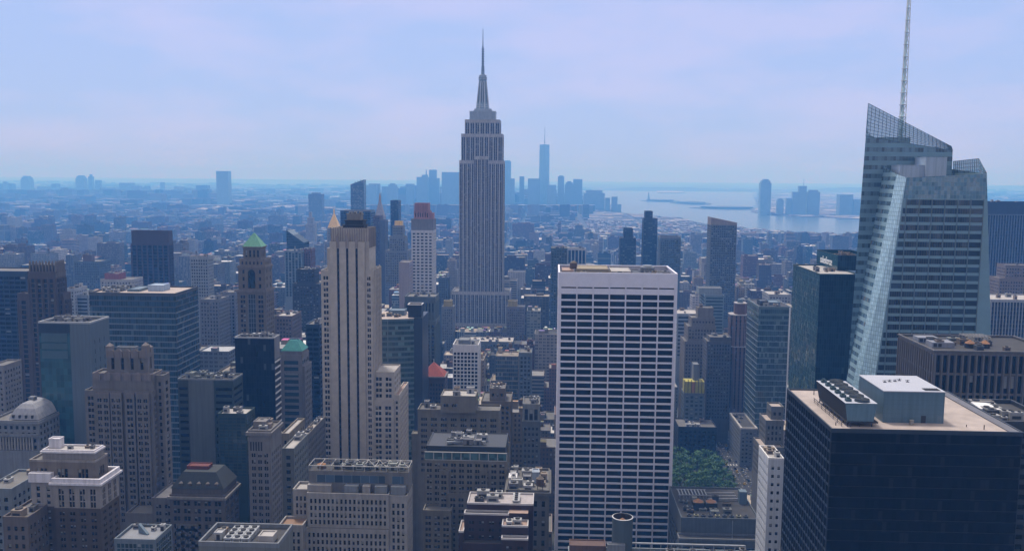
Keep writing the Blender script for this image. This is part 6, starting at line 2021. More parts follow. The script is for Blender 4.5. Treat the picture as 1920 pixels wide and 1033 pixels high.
# ---- around the foot of the tall art deco tower, and the far left edge
T('gold_crown_building', 'grey building with a small yellow crown left of the tall art deco tower base', 'building', [(828, 850, 575), (832, 847, 564, 4, 12, dict(faces='', wall=plain('crown_yellow', (.55, .42, .12)), parapet=(.8, .5, plain('crown_yellow', ()))))], 1180, 24, plain('gold_grey', (.30, .30, .30)), (827, 850, 560, 640), bay=2.8, fh=3.5, wf=.5, hf=.5, low=660, maxwin=40)
T('gold_crown_building', 'brownish building with a small yellow crown right of the tall art deco tower base', 'building', [(950, 984, 575), (953, 970, 564, 4, 12, dict(faces='', wall=plain('crown_yellow', ()), parapet=(.8, .5, plain('crown_yellow', ()))))], 1180, 24, plain('gold_brown', (.28, .24, .22)), (950, 985, 560, 640), bay=2.8, fh=3.5, wf=.5, hf=.5, low=660, maxwin=40)
T('flat_roof_block', 'long low block with pale flat roof in front of the art deco tower base', 'building', [(860, 962, 640)], 1060, 34, plain('flat_grey', (.24, .24, .24)), (860, 965, 615, 660), bay=3.4, fh=3.6, wf=.5, hf=.5, low=700, maxwin=40, roof=RPALE, clutter=12)
T('small_orange_building', 'narrow orange brown building at the lower left edge', 'building', [(-30, 21, 915)], 345, 24, plain('edge_bluegrey', (.28, .31, .34)), (0, 24, 905, 1033), bay=3, fh=3.5, wf=.5, hf=.5, low=1060, maxwin=20, clutter=2)
T('white_roof_block', 'low building with a bright white roof beside the corniced brick building at the left edge', 'building', [(18, 53, 928)], 400, 40, plain('edge_grey', (.24, .26, .29)), (18, 54, 905, 960), bay=3, fh=3.5, wf=.5, hf=.5, low=1060, maxwin=20, roof=RPALE, clutter=1)
T('brown_edge_building', 'brown stone building with small windows below the white roof at the left edge', 'building', [(5, 52, 968)], 318, 24, plain('edge_brown', (.20, .16, .14)), (0, 53, 955, 1033), bay=2.6, fh=3.4, wf=.45, hf=.5, low=1060, maxwin=30, clutter=5)
T('left_edge_building', 'plain pale brick block at the left edge, in front of the wide navy tower', 'building', [(-20, 6, 685)], 560, 20, plain('edge_pale', (.36, .33, .32)), (0, 7, 682, 740), bay=3, fh=3.5, wf=.5, hf=.5, low=800, maxwin=20)

# ---- more towers of the middle distance, one by one
def sloped_navy():
    Y = 1300
    b = Bld('sloped_top_block', 'navy glass block, roof sloping down to the right, left of the striped tower crown', 'office tower', at(552, 450, Y)[0], Y, glass='teal')
    x0, x1, z = span(537, 569, 432, Y); zr = zat(569, 455, Y); D = 30
    k = MB(); k.prism([(x0, Y), (x1, Y), (x1, Y + D), (x0, Y + D)], 0, [z, zr, zr, z]); b.add('curtain_wall', k, facade('navy_curtain', 2.2, 3.8, .94, .8, wall=(.05, .075, .10), gl=(.02, .035, .06), paler=.03))
    k = MB(); k.poly([(x0 + 1, Y + 1, z - .4), (x1 - 1, Y + 1, zr + .2), (x1 - 1, Y + D - 1, zr + .2), (x0 + 1, Y + D - 1, z - .4)]); b.add('roof', k, STEEL)
    b.done(); guard(537, 570, 430, 500, Y, x0, x1, Y, Y + D)
sloped_navy()
SLATE, PALEB = plain('mid_slate', (.15, .19, .24)), plain('mid_pale_blue', (.40, .45, .52))
for (nm, lab, tiers, Y, d, wall, vis, kw) in (
    ('ribbed_tower', 'blue grey tower with pale vertical stripes under the sloped navy block', [(533, 566, 470)], 1180, 26, plain('mid_stripe', (.30, .36, .42)), (533, 567, 468, 530), dict(glass='teal', bay=4.4, fh=3.7, wf=.66, hf=.9, top=1)),
    ('apartment_tower', 'reddish brown tower touching the right side of the pale striped tower under the sloped block', [(566.5, 583, 467)], 1190, 22, plain('mid_red', (.24, .13, .12)), (566, 584, 465, 520), dict(bay=3, fh=3.4)),
    ('office_block', 'wide dark block speckled with pale windows, left of the striped tower', [(548, 599, 532), (556, 590, 505, 6, 18, {})], 930, 40, plain('mid_dark', (.06, .065, .085)), (546, 600, 503, 625), dict(bay=3.2, fh=3.7, wf=.5, hf=.45, blinds=.45)),
    ('dark_tower', 'plain navy tower pressed between the teal roofed building and the striped tower', [(573, 599, 608)], 690, 26, NAVY, (571, 600, 604, 800), dict(glass='black', blinds=.01, bay=5, fh=3.8, wf=.9, hf=.6, rec=.15)),
    ('office_block', 'grey block with a brown rooftop hut left of the dark ribbed tower', [(138, 186, 490), (155, 171, 478, 6, 10, dict(faces='', wall=plain('hut_brown', (.2, .12, .1))))], 1300, 34, SLATE, (137, 187, 476, 545), dict(bay=3.2, fh=3.7)),
    ('white_building', 'white building with a red panel, just above the roof of the striped glass slab', [(188, 246, 524), (196, 222, 513, 6, 18, dict(faces='', wall=plain('panel_red', (.4, .12, .12))))], 1020, 30, plain('mid_white', (.60, .58, .58)), (187, 247, 511, 535), dict(bay=3.4, fh=3.5)),
    ('apartment_tower', 'pale blue white apartment tower right of the brown finned tower', [(121, 139, 541)], 830, 24, plain('mid_bluewhite', (.56, .60, .68)), (117, 140, 539, 590), dict(bay=3, fh=3.2)),
    ('apartment_tower', 'banded pale blue tower joined to the right side of the blue white apartment tower', [(139.5, 165, 553)], 835, 24, PALEB, (139, 167, 551, 590), dict(bay=20, fh=3.4, wf=.95, hf=.5)),
    ('office_block', 'grey tower left of the green pyramid tower behind the striped glass slab', [(374, 410, 561)], 860, 30, plain('mid_grey', (.26, .26, .28)), (371, 411, 559, 650), dict(bay=3, fh=3.6)),
    ('office_block', 'taller pale edged tower hard left of the green pyramid tower', [(412, 441, 548)], 900, 30, plain('mid_lilac', (.30, .31, .36)), (411, 444, 546, 640), dict(bay=3.4, fh=3.6)),
    ('office_block', 'low white roofed building between the green pyramid tower and the striped tower', [(516, 548, 592)], 800, 30, plain('mid_brown', (.20, .15, .14)), (515, 549, 588, 640), dict(bay=3, fh=3.6, roof=RPALE)),
    ('spired_tower', 'pale hazy tower with a narrow lantern top left of the golden pyramid', [(573, 590, 420), (576, 587, 408, 3, 14, {}), (579, 584, 398, 5, 8, dict(faces=''))], 2600, 24, plain('mid_cream', (.50, .47, .43)), (572, 591, 396, 440), dict(bay=3.4, fh=3.8)),
    ('office_block', 'dark stone tower standing in front of the tan setback building', [(1326, 1371, 640), (1331, 1371, 632, 3, 20, {})], 862, 26, plain('mid_stone', (.17, .16, .165)), (1324, 1371, 630, 760), dict(bay=2.8, fh=3.5, wf=.5, hf=.55)),
    ('office_block', 'pale banded block with white roof right behind the white slab, upper right corner', [(1270, 1312, 588)], 1000, 36, PALEB, (1270, 1313, 583, 640), dict(bay=30, fh=4.2, wf=.96, hf=.5, roof=RPALE)),
    ('office_block', 'dark green grey tower peeping out left of the white slab top', [(1033, 1064, 465)], 1180, 30, plain('mid_green', (.10, .14, .16)), (1032, 1046, 462, 620), dict(bay=3.2, fh=3.7, wf=.6, hf=.6)),
    ('office_block', 'white topped block between the slanted crown tower and the dark teal tower', [(1442, 1484, 552)], 1040, 34, plain('mid_white2', (.50, .52, .56)), (1440, 1486, 546, 565), dict(bay=3.4, fh=3.6, roof=RPALE)),
    ('apartment_tower', 'slim blue grey tower behind the pink crowned tower, right side', [(822, 840, 520)], 1280, 24, SLATE, (821, 842, 518, 560), dict(bay=3, fh=3.4)),
    ('apartment_tower', 'broad slate tower left of the white tower with pink crown', [(727, 747, 452)], 1560, 26, plain('mid_teal', (.16, .24, .27)), (724, 748, 450, 500), dict(bay=3, fh=3.4)),
    ('tan_building', 'tan building with orange cap right of the white grid tower', [(902, 958, 752), (918, 947, 728, 3, 16, {})], 560, 26, plain('mid_tan', (.24, .20, .16)), (895, 960, 720, 780), dict(bay=3, fh=3.3, wf=.5, hf=.55)),
):
    T(nm, lab, 'office tower' if 'office' in nm or 'dark' in nm or 'ribbed' in nm else 'building', tiers, Y, d, wall, vis, low=vis[3] + 30, maxwin=60, clutter=3, **dict(dict(blinds=.15, rec=.35, top=1.5), **kw))
# ------------------------------------------------------------------ avenue, park, cars
AVX, AVW = 166.0, 11.0
for cx_ in (AVX, AVX - 326):
    r = MB(); r.poly([(cx_ - AVW, 420, .3), (cx_ + AVW, 420, .3), (cx_ + AVW, 2600, .3), (cx_ - AVW, 2600, .3)])
    tag(r.build('road', plain('asphalt', (.045, .045, .05), scale=.4, streak=False)), kind='structure')
    for s_ in (-1, 1):
        r = MB(); xa = cx_ + s_ * AVW; xb = cx_ + s_ * (AVW + 4.2)
        r.box(min(xa, xb), max(xa, xb), 420, 2600, 0, .45)
        tag(r.build('pavement', plain('pavement_grey', (.15, .15, .15), scale=.4, streak=False)), kind='structure')
    r = MB()
    for k in (-1, 0, 1):
        y = 430
        while y < 1500:
            r.poly([(cx_ + k * 5.2 - .12, y, .31), (cx_ + k * 5.2 + .12, y, .31), (cx_ + k * 5.2 + .12, y + 3.5, .31), (cx_ + k * 5.2 - .12, y + 3.5, .31)])
            y += 9
    for yb in (633, 713, 793, 873, 953):
        for k in range(8):
            u = cx_ - 9.5 + k * 2.6
            r.poly([(u, yb, .31), (u + 1.1, yb, .31), (u + 1.1, yb + 4, .31), (u, yb + 4, .31)])
    tag(r.build('road_markings', plain('marking_white', (.7, .7, .68), streak=False)), kind='structure')

rg = random.Random(21)
leaf_mats = []
for i, c in enumerate(((.035, .11, .02), (.065, .18, .032), (.10, .25, .05))):
    leaf_mats.append(plain('leaf_%s' % ('dark', 'mid', 'light')[i], c, var=.3, scale=.8, streak=False, rough=.7))
bark = plain('bark', (.09, .07, .055))
TREES = []
for v in range(5):
    b = MB()
    clumps = []
    for i in range(15):
        a, rr = rg.uniform(0, 6.283), rg.uniform(.5, 4.6)
        clumps.append((rr * math.cos(a), rr * math.sin(a), rg.uniform(7.2, 15.0) - rr * .55, rg.uniform(1.3, 2.5)))
    for (cx_, cy_, cz, cr) in clumps:
        for i in range(34):
            d = Vector((rg.gauss(0, 1), rg.gauss(0, 1), rg.gauss(0, 1))).normalized() * cr * rg.uniform(.55, 1.05)
            p = Vector((cx_, cy_, cz)) + Vector((d.x, d.y, d.z * .8))
            n = (d.normalized() + Vector((rg.uniform(-.6, .6), rg.uniform(-.6, .6), rg.uniform(-.2, .8)))).normalized()
            e = n.orthogonal().normalized() * rg.uniform(.3, .6)
            g = n.cross(e).normalized() * rg.uniform(.3, .6)
            b.poly([p - e - g * .3, p + g * -.8, p + e - g * .2, p + e * .5 + g * .9, p - e * .6 + g * .7], rg.choice((0, 1, 1, 2)))
    crown = b.mesh('crown', leaf_mats)
    t = MB()
    t.cyl(0, 0, 0, 5.5, .42, .3, 8)
    for i in range(6):
        c = clumps[i * 2]
        t.bar((0, 0, 4.6 + i * .2), (c[0] * .8, c[1] * .8, c[2] - .3), .2)
    TREES.append((crown, t.mesh('trunk', [bark])))
NTH = ['nearest', 'second nearest', 'third nearest', 'fourth nearest', 'fifth nearest', 'sixth nearest', 'seventh nearest', 'eighth nearest', 'ninth nearest', 'tenth nearest']
def nth(i):
    w = ['', 'eleventh', 'twelfth', 'thirteenth', 'fourteenth', 'fifteenth', 'sixteenth', 'seventeenth', 'eighteenth', 'nineteenth', 'twentieth']
    return NTH[i] if i < 10 else w[i - 9] + ' nearest' if i < 20 else 'number %d nearest' % (i + 1)
for row in range(10):
    for c in range(9):
        x, y = 80 + c * 8.2 + rg.uniform(-2, 2), 716 + row * 8.2 + rg.uniform(-2, 2)
        if rg.random() < .04 or x > 149.5:
            continue
        cr, tk = rg.choice(TREES)
        root = bpy.data.objects.new('park_tree', None); COL.objects.link(root)
        root.location = (x, y, 0); s_ = rg.uniform(.85, 1.2)
        root.rotation_euler = (0, 0, rg.uniform(0, 6.28)); root.scale = (s_, s_, s_ * rg.uniform(.9, 1.1))
        for nm, me in (('crown', cr), ('trunk', tk)):
            o = bpy.data.objects.new(nm, me); COL.objects.link(o); o.parent = root
        tag(root, 'leafy green park tree in the grove between the white slab and the avenue', 'tree', 'trees of the park grove')

car_paint = [('white', (.7, .7, .7)), ('yellow', (.65, .42, .03)), ('black', (.02, .02, .022)), ('silver', (.4, .41, .43)), ('red', (.3, .03, .03))]
CARS = {}
for nm, c in car_paint:
    b = MB()
    b.prism([(-.9, -2.2), (.9, -2.2), (.9, 2.2), (-.9, 2.2)], .35, .85, 0)
    b.pyramid(-.86, .86, -1.5, 1.2, .85, 1.45, .72, 1)
    b.box(-.62, .62, -.95, .75, 1.45, 1.49, 0)
    for sx in (-1, 1):
        for sy in (-1.35, 1.35):
            for k in range(8):
                a0, a1 = k * math.pi / 4, (k + 1) * math.pi / 4
                b.poly([(sx * .92, sy, .34), (sx * .92, sy + .34 * math.cos(a0), .34 + .34 * math.sin(a0)), (sx * .92, sy + .34 * math.cos(a1), .34 + .34 * math.sin(a1))], 2)
    CARS[nm] = b.mesh('car', [plain('car_' + nm, c, rough=.3, var=.04, streak=False), plain('car_glass', (.02, .025, .03), rough=.1, streak=False, var=.05), plain('tyre', (.02, .02, .02), streak=False)])
cars = []
for lane in (-7.8, -2.6, 2.6, 7.8):
    y = 690 + rg.uniform(0, 12)
    while y < 980:
        cars.append((AVX + lane + rg.uniform(-.4, .4), y, rg.choice(('white', 'black', 'black', 'silver', 'white', 'yellow', 'silver'))))
        y += rg.choice((6.5, 8, 14, 24))
cars.sort(key=lambda c: c[1])
cnt = {}
for x, y, nm in cars:
    i = cnt.get(nm, 0); cnt[nm] = i + 1
    o = bpy.data.objects.new('parked_car' if False else 'car', CARS[nm]); COL.objects.link(o)
    o.location = (x, y, .3)
    tag(o, '%s %s car in the avenue right of the park trees' % (nth(i), nm), 'car', 'cars on the avenue')

# ------------------------------------------------------------------ skyline far off
SKY = facade('skyline_facade', 4.2, 4.2, .62, .6, gl=(.03, .045, .06), paler=.1)
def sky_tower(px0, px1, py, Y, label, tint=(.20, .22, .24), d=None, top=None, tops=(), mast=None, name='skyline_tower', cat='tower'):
    Y = Y * 1.25 if Y > 4500 else Y
    x0, x1, z = span(px0, px1, py, Y)
    d = d or max(25, (x1 - x0) * .8)
    b = MB()
    if top == 'round':
        h = (x1 - x0) * .35
        b.box(x0, x1, Y, Y + d, 0, z - h, 0, 1, tint)
        b.box(x0 + h * .3, x1 - h * .3, Y + 1, Y + d - 1, z - h, z - h * .4, 0, 1, tint)
        b.box(x0 + h * .8, x1 - h * .8, Y + 2, Y + d - 2, z - h * .4, z, 0, 1, tint)
    elif top == 'taper':
        c = (x1 - x0) / 2
        m_ = (x0 + x1) / 2
        z0 = 60
        b.box(x0 - 1, x1 + 1, Y, Y + 2 * c + 2, 0, z0, 0, 1, tint)
        A = [(x0, Y), (x1, Y), (x1, Y + 2 * c), (x0, Y + 2 * c)]
        k = c * .93
        B_ = [(m_, Y + c - k), (m_ + k, Y + c), (m_, Y + c + k), (m_ - k, Y + c)]
        for i in range(4):
            j = (i + 1) % 4
            b.poly([(*A[i], z0), (*A[j], z0), (*B_[i], z)], 0, [(0, 0), (50, 0), (25, z)], tint)
            b.poly([(*A[j], z0), (*B_[j], z), (*B_[i], z)], 0, [(0, 0), (25, z), (0, z)], tint)
        b.poly([(*p, z) for p in B_], 1, None, tint)
    else:
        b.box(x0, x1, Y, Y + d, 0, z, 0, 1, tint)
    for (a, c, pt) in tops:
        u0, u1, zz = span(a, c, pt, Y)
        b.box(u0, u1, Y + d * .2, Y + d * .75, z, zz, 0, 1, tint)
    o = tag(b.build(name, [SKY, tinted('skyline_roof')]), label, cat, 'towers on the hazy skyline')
    if mast:
        m_ = MB(); xm = at(mast[0], mast[1], Y)[0]; zm = zat(mast[0], mast[1], Y); w_ = mast[2] if len(mast) > 2 else 3
        m_.cyl(xm, Y + d / 2, z, zm, w_, w_ * .4, 6)
        mo = m_.build('mast', SDARK, o, )
    guard(px0, px1, py, 358 if Y > 9400 else 386, Y, x0, x1, Y, Y + d)
D1, D2_, D3 = 5900, 6300, 5500
B1 = (.22, .31, .38)  # skyline tints are lifted to paint in haze and glass reflection
for s_ in (
    (5, 12, 341, 8200, 'thin pale tower, leftmost on the hazy skyline at the left edge', B1, {}),
    (38, 55, 330, 8200, 'round topped hazy tower near the left edge of the skyline', B1, dict(top='round')),
    (70, 88, 350, 8000, 'short wide hazy block right of the round topped tower at far left', B1, {}),
    (98, 112, 352, 8400, 'short hazy block just left of a pair of slim skyline towers', B1, {}),
    (141, 157, 329, 8000, 'taller of the two slim hazy towers on the left skyline', B1, dict(top='round')),
    (165, 173, 331, 8100, 'pointed thin hazy tower beside the taller slim one on the left', B1, dict(tops=((167, 171, 327),))),
    (178, 187, 338, 8200, 'small hazy tower right of the pointed thin one', B1, {}),
    (195, 216, 352, 7600, 'broad hazy slab on the left skyline with a flat top', B1, {}),
    (223, 245, 343, 8000, 'hazy slab with a wide flat top in the left skyline middle', B1, {}),
    (262, 274, 355, 7800, 'low hazy block between a wide slab and a thin tower on the left', B1, {}),
    (300, 307, 342, 8300, 'single thin hazy tower standing alone left of the tall bright slab', B1, {}),
    (345, 363, 358, 7800, 'low hazy block just left of the tall bright skyline slab', B1, {}),
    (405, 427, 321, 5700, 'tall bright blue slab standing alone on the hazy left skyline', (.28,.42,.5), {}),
    (578, 603, 364, 3900, 'blue hazy slab left of the slope roofed glass tower', (.13, .17, .22), dict(tops=((583, 598, 361.5),))),
    (686, 705, 347, 5600, 'pale hazy block directly right of the slope roofed glass tower', B1, {}),
    (716, 726, 350, 5800, 'small hazy block behind the white clock tower', B1, {}),
    (726, 744, 344, 5600, 'domed hazy tower right of the clock tower', B1, dict(top='round')),
    (761, 776, 345, 5900, 'hazy flat topped tower left of the spired pair on the skyline', B1, {}),
    (781, 802, 332, 5900, 'hazy tower with a pointed spire left of the tall art deco tower', B1, dict(tops=((790, 801, 328),), mast=(798, 318, 6))),
    (803, 823, 334, 6000, 'hazy stepped tower with a narrow high top, right of the spired one', B1, dict(tops=((804, 818, 318.5),))),
    (828, 862, 323, 5800, 'broad hazy slab tucked against the left of the tall art deco tower', B1, {}),
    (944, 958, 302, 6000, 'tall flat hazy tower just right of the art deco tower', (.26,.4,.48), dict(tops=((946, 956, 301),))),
    (957, 965, 335, 5900, 'small hazy block right of the flat tall one beside the art deco tower', B1, {}),
    (974, 983, 331, 6000, 'narrow hazy tower left of the tallest spired skyline tower', B1, {}),
    (990, 1013, 335, 5900, 'wide hazy block at the left foot of the tallest skyline tower', B1, {}),
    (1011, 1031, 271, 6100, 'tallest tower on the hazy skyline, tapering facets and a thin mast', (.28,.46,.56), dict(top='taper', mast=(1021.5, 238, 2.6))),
    (1026, 1043, 347, 5800, 'hazy stepped block at the right foot of the tallest skyline tower', B1, {}),
    (1046, 1058, 331, 5900, 'slim hazy tower first right of the tallest skyline tower', B1, dict(tops=((1048, 1056, 329.5),))),
    (1059, 1076, 340, 6000, 'hazy tower with a rounded dome top right of the slim one', B1, dict(top='round')),
    (1075, 1092, 336, 6050, 'hazy flat roofed tower joined to the domed tower', B1, {}),
    (1095, 1134, 362, 5500, 'broad hazy block with sloping shoulders at the harbour edge', B1, dict(tops=((1099, 1130, 357),))),
    (1135, 1144, 371, 5400, 'low hazy block between the broad shouldered one and the last slim tower', B1, {}),
    (1147, 1158, 369, 5300, 'slim hazy tower near the harbour end of the skyline', B1, {}),
    (1158, 1165, 383, 5200, 'last small hazy tower at the water edge', B1, {}),
    (1427, 1447, 336, 5080, 'tall blue tower alone across the harbour, right', (.24,.36,.44), dict(top='round')),
    (1458, 1470, 372, 5080, 'low hazy block across the harbour right of the tall blue tower', B1, dict(top='round')),
    (1475, 1485, 372, 5080, 'small hazy block left of the mast tower across the harbour', B1, {}),
    (1487, 1499, 360, 5080, 'hazy square tower left of the mast tower across the harbour', B1, {}),
    (1499, 1513, 349, 5080, 'hazy tower with a thin mast across the harbour', (.24,.34,.4), dict(mast=(1509, 334, 1.5))),
    (1516, 1538, 360, 5080, 'broad hazy tower with cut corners across the harbour', B1, dict(tops=((1519, 1535, 356.5),))),
    (1575, 1600, 365, 5080, 'square hazy block across the harbour left of the faceted glass tower', B1, {}),
    (1601, 1614, 374, 5080, 'small hazy block touching the faceted glass tower edge', B1, {}),
):
    sky_tower(s_[0], s_[1], s_[2], s_[3], s_[4], s_[5], **s_[6])
# statue on its island, and pale sheds on the far shore
gx, gy = ground(1216, 377.3)
st = bpy.data.objects.new('statue', None); COL.objects.link(st); st.location = (gx, gy, 0); ORIGIN[st.name] = (gx, gy, 0)
tag(st, 'tiny statue with a raised arm on its island in the harbour', 'statue')
cg = plain('statue_green', (.14, .24, .2), streak=False)
k = MB(); k.box(gx - 22, gx + 22, gy - 22, gy + 22, 4, 20); k.pyramid(gx - 12, gx + 12, gy - 12, gy + 12, 20, 50, .7); k.build('pedestal', LIME2, st)
k = MB()
for (z0, z1, r0, r1) in ((50, 62, 7.5, 5.6), (62, 78, 5.6, 4.6), (78, 84, 4.6, 1.8), (84, 86, 1.8, 2.2), (86, 91, 2.4, 2.0), (91, 93, 2.8, 1.2)):
    k.cyl(gx, gy, z0, z1, r0, r1, 10)
k.bar((gx - 3.5, gy, 80), (gx - 6, gy, 98), 2.2); k.cyl(gx - 6, gy, 97, 101, 1.2, 2.0, 8); k.bar((gx + 4.5, gy - 2, 70), (gx + 4.5, gy - 3, 78), 3)
k.build('figure', cg, st)
for (p0, p1, py, lab) in ((1233, 1280, 362.5, 'long pale shed on the far harbour shore, nearest to the statue'), (1297, 1318, 358, 'short pale shed on the far harbour shore, middle one of three'), (1345, 1400, 358.6, 'long pale shed on the far harbour shore, nearest to the tall blue tower')):
    (xa, ya), (xb, yb) = ground(p0, py), ground(p1, py)
    k = MB(); k.box(xa, xb, ya, ya + 220, 0, 22); k.pyramid(xa, xb, ya, ya + 220, 22, 30, .8, 1)
    tag(k.build('port_shed', [plain('shed_white', (.8, .8, .8), streak=False), plain('shed_roof', (.85, .85, .85), streak=False)]), lab, 'shed')

# ------------------------------------------------------------------ the city fabric between and beyond
rg = random.Random(11)
WALLS = [('tan', (.34, .28, .21)), ('grey', (.30, .30, .30)), ('red brick', (.22, .115, .085)), ('cream', (.48, .43, .36)), ('brown', (.15, .105, .08)), ('white', (.62, .60, .59)),
         ('dark grey', (.10, .11, .12)), ('pale blue', (.34, .39, .44)), ('pinkish', (.42, .33, .30)), ('slate blue', (.13, .18, .23))]
WW = [20, 17, 13, 13, 9, 9, 8, 6, 7, 7]
ROOFS = [('grey', (.26, .255, .25)), ('white', (.78, .77, .76)), ('black', (.06, .06, .062)), ('tan', (.42, .36, .29)), ('silver', (.52, .53, .55)), ('rusty', (.30, .14, .09))]
RW = [34, 9, 27, 15, 13, 2]
FST = [('punched windows', facade('city_punched', 2.7, 3.4, .44, .5)), ('paired windows', facade('city_paired', 4.2, 3.5, .62, .52, pair=True)), ('window bands', facade('city_bands', 30, 3.7, .97, .48, gl=(.025, .04, .055))),
       ('tall window strips', facade('city_strips', 2.5, 3.7, .5, .9)), ('glass walls', facade('city_curtain', 1.7, 3.7, .9, .8, gl=(.03, .055, .075), paler=.1))]
FW = [45, 22, 12, 12, 9]
ROOFM = tinted('city_roof', scale=.15)
LOTS = []
guard(1268, 1440, 820, 930, 716, 0, 0, 0, 0)      # keep the grove and the avenue in sight
guard(1345, 1400, 770, 900, 830, 0, 0, 0, 0)
def allowed_height(x0, x1, y0, y1, h):
    """Lower h until the lot hides nothing of the buildings told apart behind it; None when it stands in one's footprint."""
    for (g0, g1, gt, gb, gY, a0, a1, b0, b1) in HEROES:
        if x0 < a1 and x1 > a0 and y0 < b1 and y1 > b0:
            return None
    pa, _ = proj(x0, y0, 30); pb, _ = proj(x1, y0, 30)
    pa2, _ = proj(x0, y1, 30); pb2, _ = proj(x1, y1, 30)
    pa, pb = min(pa, pa2), max(pb, pb2)
    for (g0, g1, gt, gb, gY, a0, a1, b0, b1) in HEROES:
        if gY > y0 and pb > g0 + 1 and pa < g1 - 1:
            hz_ = min(zat((pa + pb) / 2, gb - 2, y0), zat((pa + pb) / 2, gb - 2, y1))
            h = min(h, hz_)
    return h
def district(x, y, px):
    t = rg.random()
    if y < 1000:
        h = rg.lognormvariate(3.95, .42); h = min(max(h, 18), 118)
        if px < 620 and t < .25: h = rg.uniform(70, 130)
    elif y < 1900:
        h = rg.lognormvariate(3.72, .42); h = min(max(h, 14), 95)
        if t < (.30 if px < 1050 else .14): h = rg.uniform(55, 120 if px < 560 else 98)
    elif y < 3600:
        h = rg.lognormvariate(3.15, .42); h = min(max(h, 10), 60)
        if t < .13: h = rg.uniform(40, 88)
    else:
        h = rg.lognormvariate(2.65, .45); h = min(max(h, 7), 40)
        if t < .05: h = rg.uniform(30, 65)
        if 5200 < y < 8600 and 700 < px < 1170:      # the far downtown, thick with towers
            h = rg.lognormvariate(4.35, .45) if rg.random() < .6 else h
            h = min(h, 185 if px < 1100 else 120)
        elif y > 7400 and px < 420 and y < 11000:
            h = rg.lognormvariate(3.8, .5) if rg.random() < .45 else h
            h = min(h, 130)
    if px > 1030 and y > 1500:
        h = min(h, zat(px, 438, y) if 1100 < px < 1640 else 300)
        if h < 6: h = 6
    return h
def fill(Y0, Y1, sx, sd, rows):
    """City blocks from Y0 to Y1; sx: lot width range, sd: block depth, rows: lots per block depth."""
    y = Y0
    while y < Y1:
        half = y * .62 + 60
        k0 = int((-half - AVX) // 326) - 1
        for k in range(k0, k0 + int(2 * half / 326) + 4):
            bx0, bx1 = AVX + k * 326 + 17, AVX + (k + 1) * 326 - 17
            mid_ = (bx0 + bx1) / 2 + rg.uniform(-70, 70)
            for seg in ((bx0, mid_ - 1), (mid_ + 1, bx1)):
                for r in range(rows):
                    x = seg[0]
                    ry0 = y + sd * r / rows
                    while x < seg[1] - 6:
                        w = min(rg.uniform(*sx), seg[1] - x)
                        if seg[1] - x - w < 8: w = seg[1] - x
                        dd = sd / rows * rg.uniform(.82, .98)
                        lx0, lx1, ly0 = x + .15, x + w - .15, ry0 + (sd / rows - dd) * rg.random()
                        ly1 = ly0 + dd
                        x += w
                        px, _ = proj((lx0 + lx1) / 2, ly0, 20)
                        if px < -70 or px > 1990 or in_water((lx0 + lx1) / 2, ly0) or in_water((lx0 + lx1) / 2, ly1):
                            continue
                        if 76 < lx1 and lx0 < 152 and ly1 > 700 and ly0 < 816:      # the park
                            continue
                        if rg.random() < .03:
                            continue
                        h = district((lx0 + lx1) / 2, ly0, px)
                        h = allowed_height(lx0, lx1, ly0, ly1, h)
                        if h is None or h < 6:
                            continue
                        LOTS.append([lx0, lx1, ly0, ly1, h])
        y += sd + (18 if sd < 80 else sd * .14)
fill(330, 1450, (14, 34), 62, 2)
fill(1450, 2900, (16, 48), 62, 2)
fill(2900, 5600, (24, 80), 110, 2)
fill(5600, 11500, (60, 190), 190, 2)
fill(11500, 21000, (160, 420), 420, 2)

# which of them show largest: a coarse front-to-back fill of the picture
GW, GH = 480, 258
grid_ = np.zeros((GH, GW), bool)
items = [(h_[4], -1, h_[0], h_[1], h_[2], h_[3]) for h_ in HEROES]
for i, (x0, x1, y0, y1, h) in enumerate(LOTS):
    q = [proj(a, c, h) for a in (x0, x1) for c in (y0, y1)]
    bt = proj((x0 + x1) / 2, y0, 0)
    items.append((y0, i, min(p[0] for p in q), max(p[0] for p in q), min(p[1] for p in q), bt[1]))
items.sort(key=lambda t: t[0])
area_ = {}
for (y_, i, a, c, t, bt) in items:
    i0, i1, j0, j1 = max(0, int(a / 4)), min(GW, int(math.ceil(c / 4))), max(0, int(t / 4)), min(GH, int(math.ceil(bt / 4)))
    if i1 <= i0 or j1 <= j0:
        continue
    s_ = grid_[j0:j1, i0:i1]
    if i >= 0:
        area_[i] = int(s_.size - s_.sum())
    s_[:] = True
single = set(sorted((i for i in area_ if area_[i] > 0), key=lambda i: -area_[i])[:300])

MARKS = [(55, 600, 'the brown finned tower'), (138, 700, 'the glass front building'), (250, 620, 'the striped glass slab'), (283, 480, 'the dark ribbed tower'), (378, 520, 'the pale blue grid block'), (480, 540, 'the green pyramid tower'),
         (480, 690, 'the black slat tower'), (552, 700, 'the teal roofed building'), (655, 600, 'the black striped tower'), (760, 660, 'the curved glass building'), (795, 480, 'the pink crowned tower'), (903, 430, 'the tall art deco tower'),
         (875, 700, 'the white grid tower'), (811, 720, 'the red pyramid roof'), (870, 900, 'the terraced tan block'), (1000, 820, 'the thin arched building'), (1158, 700, 'the white slab'), (1316, 680, 'the tan setback building'), (1358, 480, 'the beige slant crown'),
         (1388, 700, 'the brown octagonal tower'), (1445, 680, 'the banded grey tower'), (1545, 620, 'the dark teal tower'), (1220, 450, 'the notched dark tower'), (624, 420, 'the golden pyramid'), (416, 360, 'the bright skyline slab'),
         (1720, 500, 'the faceted glass tower'), (1885, 480, 'the edge ribbed tower'), (395, 780, 'the blank grey slab'), (495, 880, 'the corniced grey building'), (230, 800, 'the scalloped setback tower'), (30, 800, 'the white domed roof'), (135, 930, 'the white corniced brick building')]
used_labels = {}
fab = MB()
def choose(seq, wts):
    return rg.choices(seq, wts)[0]
specs = []
